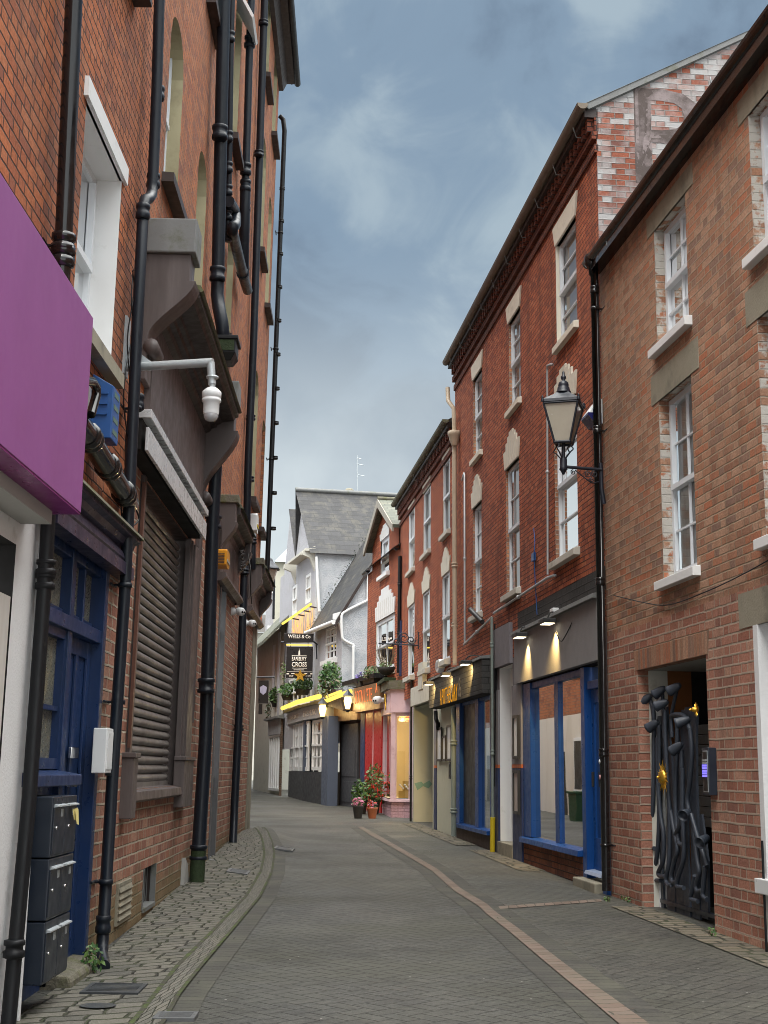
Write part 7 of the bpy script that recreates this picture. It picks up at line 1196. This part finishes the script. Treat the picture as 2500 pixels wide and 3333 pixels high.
# ============================================================ beyond the pub
w = WFS; fs_ = thing('white_shop', 'white fronted old shop with a slate hood roof and grey fascia beyond the pub', 'shop', (-5, 62, .5))
m = MB(); wallsheet(m, w, 0, w.L, -.2, w.z(890, 2060), [], 0); m.face([w.P(w.L, 0, 0), w.P(w.L, -6, 0), w.P(w.L, -6, 8), w.P(w.L, 0, 8)]); m.build('wall', M_CRM2, fs_)
m = MB(); zt = w.z(890, 2030); m.mesh([w.P(-.5, 1.0, zt-1.2), w.P(w.L, 1.0, zt-1.2), w.P(w.L, -1.5, zt+1.4), w.P(-.5, -1.5, zt+1.4), w.P(-.5, 1.0, zt-1.35), w.P(w.L, 1.0, zt-1.35), w.P(w.L, -.0, zt-.3), w.P(-.5, .0, zt-.3)], [(0, 1, 2, 3), (4, 5, 6, 7), (0, 1, 5, 4), (0, 3, 7, 4)]); m.uv[0] = [(0, 0), (9, 0), (9, 4), (0, 4)]; m.build('hood_roof', M_SLATG, fs_)
m = MB(); a, b = w.s(919, 2450), w.s(880, 2450); m.box(w, a, b, .0, .14, w.z(900, 2392), w.z(900, 2338)); f_ = m.build('fascia', pm('grey_shop_fascia', (.26, .26, .27), .6), fs_); q = MB(); q.prism(w, [(0, w.z(900, 2330)), (.3, w.z(900, 2336)), (.3, w.z(900, 2342)), (0, w.z(900, 2345))], a-.2, b+.4); q.build('canopy', M_LEAD, fs_)
m = MB(); n = 5; z0, z1 = w.z(900, 2565), w.z(900, 2400)
for k in range(n+1): x = a+.2+(b-a-.4)*k/n; m.box(w, x-.06, x+.06, .0, .08, z0, z1)
m.box(w, a+.14, b-.14, .0, .09, z0-.12, z0); m.box(w, a+.14, b-.14, .0, .09, z1, z1+.1); wf = m.build('shop_window', M_WHP, fs_); MB().face([w.P(a+.2, .02, z0), w.P(b-.2, .02, z0), w.P(b-.2, .02, z1), w.P(a+.2, .02, z1)]).build('pane', M_CURT, wf)
MB().box(w, .0, a-.05, -.0, .1, -.1, w.z(930, 2330)).build('brown_brick_pier', brickmat('brown_brick', ((.12, .075, .05), (.15, .09, .06), (.09, .06, .045)), (.2, .17, .13)), fs_)
for px, y0, y1 in ((909, 2060, 2250), (893, 2100, 2280)): s_ = w.s(px, 2150); MB().box(w, s_-.3, s_+.3, .0, .04, w.z(px, y1), w.z(px, y0)).build('window', M_SASH, fs_)
drainpipe('thin black downpipe on the cream building beyond the pub', [pw(893, 1840, 66), pw(890, 2015, 66)], .06, M_BLK, [], n=8)
r_ = thing('hanging_sign', 'dark hanging shop sign with a pale crest just past the tall wall', 'sign', pw(862, 2290, 56)); WX = Wall((-6, 56), (-4, 56), 1); s0, s1, z0, z1 = WX.rect((842, 2250), (874, 2250), (860, 2215), (860, 2290)); MB().box(WX, s0, s1, -.04, .04, z0, z1).build('board', M_SIGNB, r_); MB().tube([WX.pt(835, 2204), WX.pt(894, 2204)], .03, 6).build('bracket', M_IRON, r_); c_ = WX.hit(857, 2246, .04); MB().slab(WX, [(c_[0]-.15, c_[1]+.12), (c_[0], c_[1]+.2), (c_[0]+.15, c_[1]+.12), (c_[0]+.12, c_[1]-.1), (c_[0], c_[1]-.2), (c_[0]-.12, c_[1]-.1)], .04, .05).build('crest', pm('pale_violet_crest', (.35, .33, .45)), r_)
s0, s1, z0, z1 = WX.rect((842, 2310), (854, 2310), (848, 2292), (848, 2325)); MB().box(WX, s0, s1, -.04, .04, z0, z1).build('lower_board', M_SIGNB, r_)
cb = thing('cream_building', 'pale cream rendered building with a grey hipped roof rising behind the pub', 'building', (-5, 70, .5))
def blk(nm, mat, px0, px1, yt, y, dep, zb=0., par=None):
    a = pw(px0, yt, y); b = pw(px1, yt, y); q = Wall((a.x, y), (b.x, y), 1); m = MB(); m.box(q, 0, q.L, -dep, 0, zb, a.z); return m.build(nm, mat, par), q, a.z
o_, q, zt = blk('wall', pm('cream_render', (.47, .46, .38), .85, .08, 2, .2, 30, dirt=((.36, .35, .29), 1.5, .5, .75)), 895, 1010, 1830, 70, 8, 0, cb)
m = MB(); A = [q.P(0, .3, zt), q.P(q.L, .3, zt), q.P(q.L, -8, zt), q.P(0, -8, zt)]; tz = pw(940, 1745, 72).z; m.mesh(A+[q.P(q.L*.5, -3, tz), q.P(q.L, -3, tz)], [(0, 1, 5, 4), (0, 4, 3), (4, 5, 2, 3)]); m.build('roof', M_GALV, cb)
o_, q, zt = blk('front_wall', M_DASHW, 868, 896, 1880, 70.3, 5, 0, cb)
m = MB()
for k in range(3): m.box(q, .12, .36, .0, .05, 4+3.3*k, 5.6+3.3*k)
m.build('window_surround', M_CURT, cb)
wb_ = thing('white_building', 'distant white house with a tiled roof closing the end of the street', 'house', (-8, 92, .8))
o_, q, zt = blk('wall', M_CRM2, 800, 872, 2060, 92, 6, 0, wb_); m = MB(); m.mesh([q.P(-.3, .4, zt), q.P(q.L+.3, .4, zt), q.P(q.L+.3, -3, zt+1.6), q.P(-.3, -3, zt+1.6)], [(0, 1, 2, 3)]); m.build('roof', M_TILED, wb_)
for px, y0, y1 in ((850, 2150, 2260), (846, 2330, 2400), (862, 2150, 2260)): s0, s1, z0, z1 = q.rect((px-6, (y0+y1)/2), (px+6, (y0+y1)/2), (px, y0), (px, y1)); f_ = MB().box(q, s0, s1, .0, .06, z0, z1).build('window', M_WHS, wb_); MB().box(q, s0+.06, s1-.06, .061, .07, z0+.08, z1-.08).build('pane', M_CHAR, f_)
MB().box(q, .3, .9, -2, -1.4, zt+.5, zt+1.7).build('chimney', M_R2, wb_)
lw = Wall((-3.6, 30), (-8.6, 74), 1); lb_ = thing('brick_building', 'far brick building with a whitewashed ground floor round the corner of the tall wall', 'building', (-5, 50, .4)); m = MB(); wallsheet(m, lw, 0, lw.L, 3.3, 7.5, [], 0); m.build('upper_wall', M_L2, lb_); m = MB(); wallsheet(m, lw, 0, lw.L, -.3, 3.3, [], 0); m.build('white_ground_floor', M_WHS, lb_); MB().box(lw, 0, lw.L, -4, .2, 7.5, 7.7).build('eaves', M_TAUD, lb_)
for k in range(6): MB().box(lw, 3+6*k, 4.2+6*k, .0, .05, 1.0, 2.6).build('window', M_SASH, lb_); MB().box(lw, 3.1+6*k, 4.1+6*k, .051, .06, 1.1, 2.5).build('pane', M_CHAR, lb_); MB().box(lw, 5.2+6*k, 6.2+6*k, .0, .04, .1, 2.2).build('door', M_POT, lb_); MB().box(lw, 3+6*k, 4.2+6*k, .0, .05, 4.4, 6.2).build('window', M_SASH, lb_)
bc = lw.P(7.5, .5, 0); bc.z = G(bc.x, bc.y); r_ = thing('wheelie_bin', 'green wheelie bin against the whitewashed wall round the corner', 'bin', bc); q = Wall((bc.x, bc.y), (bc.x+.01, bc.y+1), 1); M_GB = pm('green_bin', (.02, .06, .03), .45, .1, 5); MB().slab(q, [(-.25, .08), (.25, .08), (.3, 1.0), (-.3, 1.0)], -.27, .27).build('bin_body', M_GB, r_, bevel=.02); MB().box(q, -.33, .33, -.3, .3, 1.0, 1.07).build('lid', M_GB, r_, bevel=.02)
for k in (-.2, .2): MB().lathe(q.P(k, -.24, .1), [(.1, -.03), (.1, .03)], 12, 0, q.D()).build('wheel', M_CHAR, r_)
rc = gpt(842, 2560); r_ = thing('folding_chair', 'red folding chair leaning at the far end of the street', 'chair', rc); dx = Vector((.25, 0, 0))
for sx in (-.2, .2):
    MB().tube([rc+Vector((sx, .1, 0)), rc+Vector((sx-.05, -.25, .9))], .02, 5).build('leg', M_REDS, r_); MB().tube([rc+Vector((sx, -.25, 0)), rc+Vector((sx, .2, .5))], .02, 5).build('leg', M_REDS, r_)
MB().mesh([rc+Vector((-.2, -.15, .45)), rc+Vector((.2, -.15, .45)), rc+Vector((.2, .2, .48)), rc+Vector((-.2, .2, .48))], [(0, 1, 2, 3)]).build('seat', M_REDS, r_); MB().mesh([rc+Vector((-.24, -.22, .7)), rc+Vector((.16, -.22, .7)), rc+Vector((.15, -.25, .9)), rc+Vector((-.25, -.25, .9))], [(0, 1, 2, 3)]).build('backrest', M_REDS, r_)
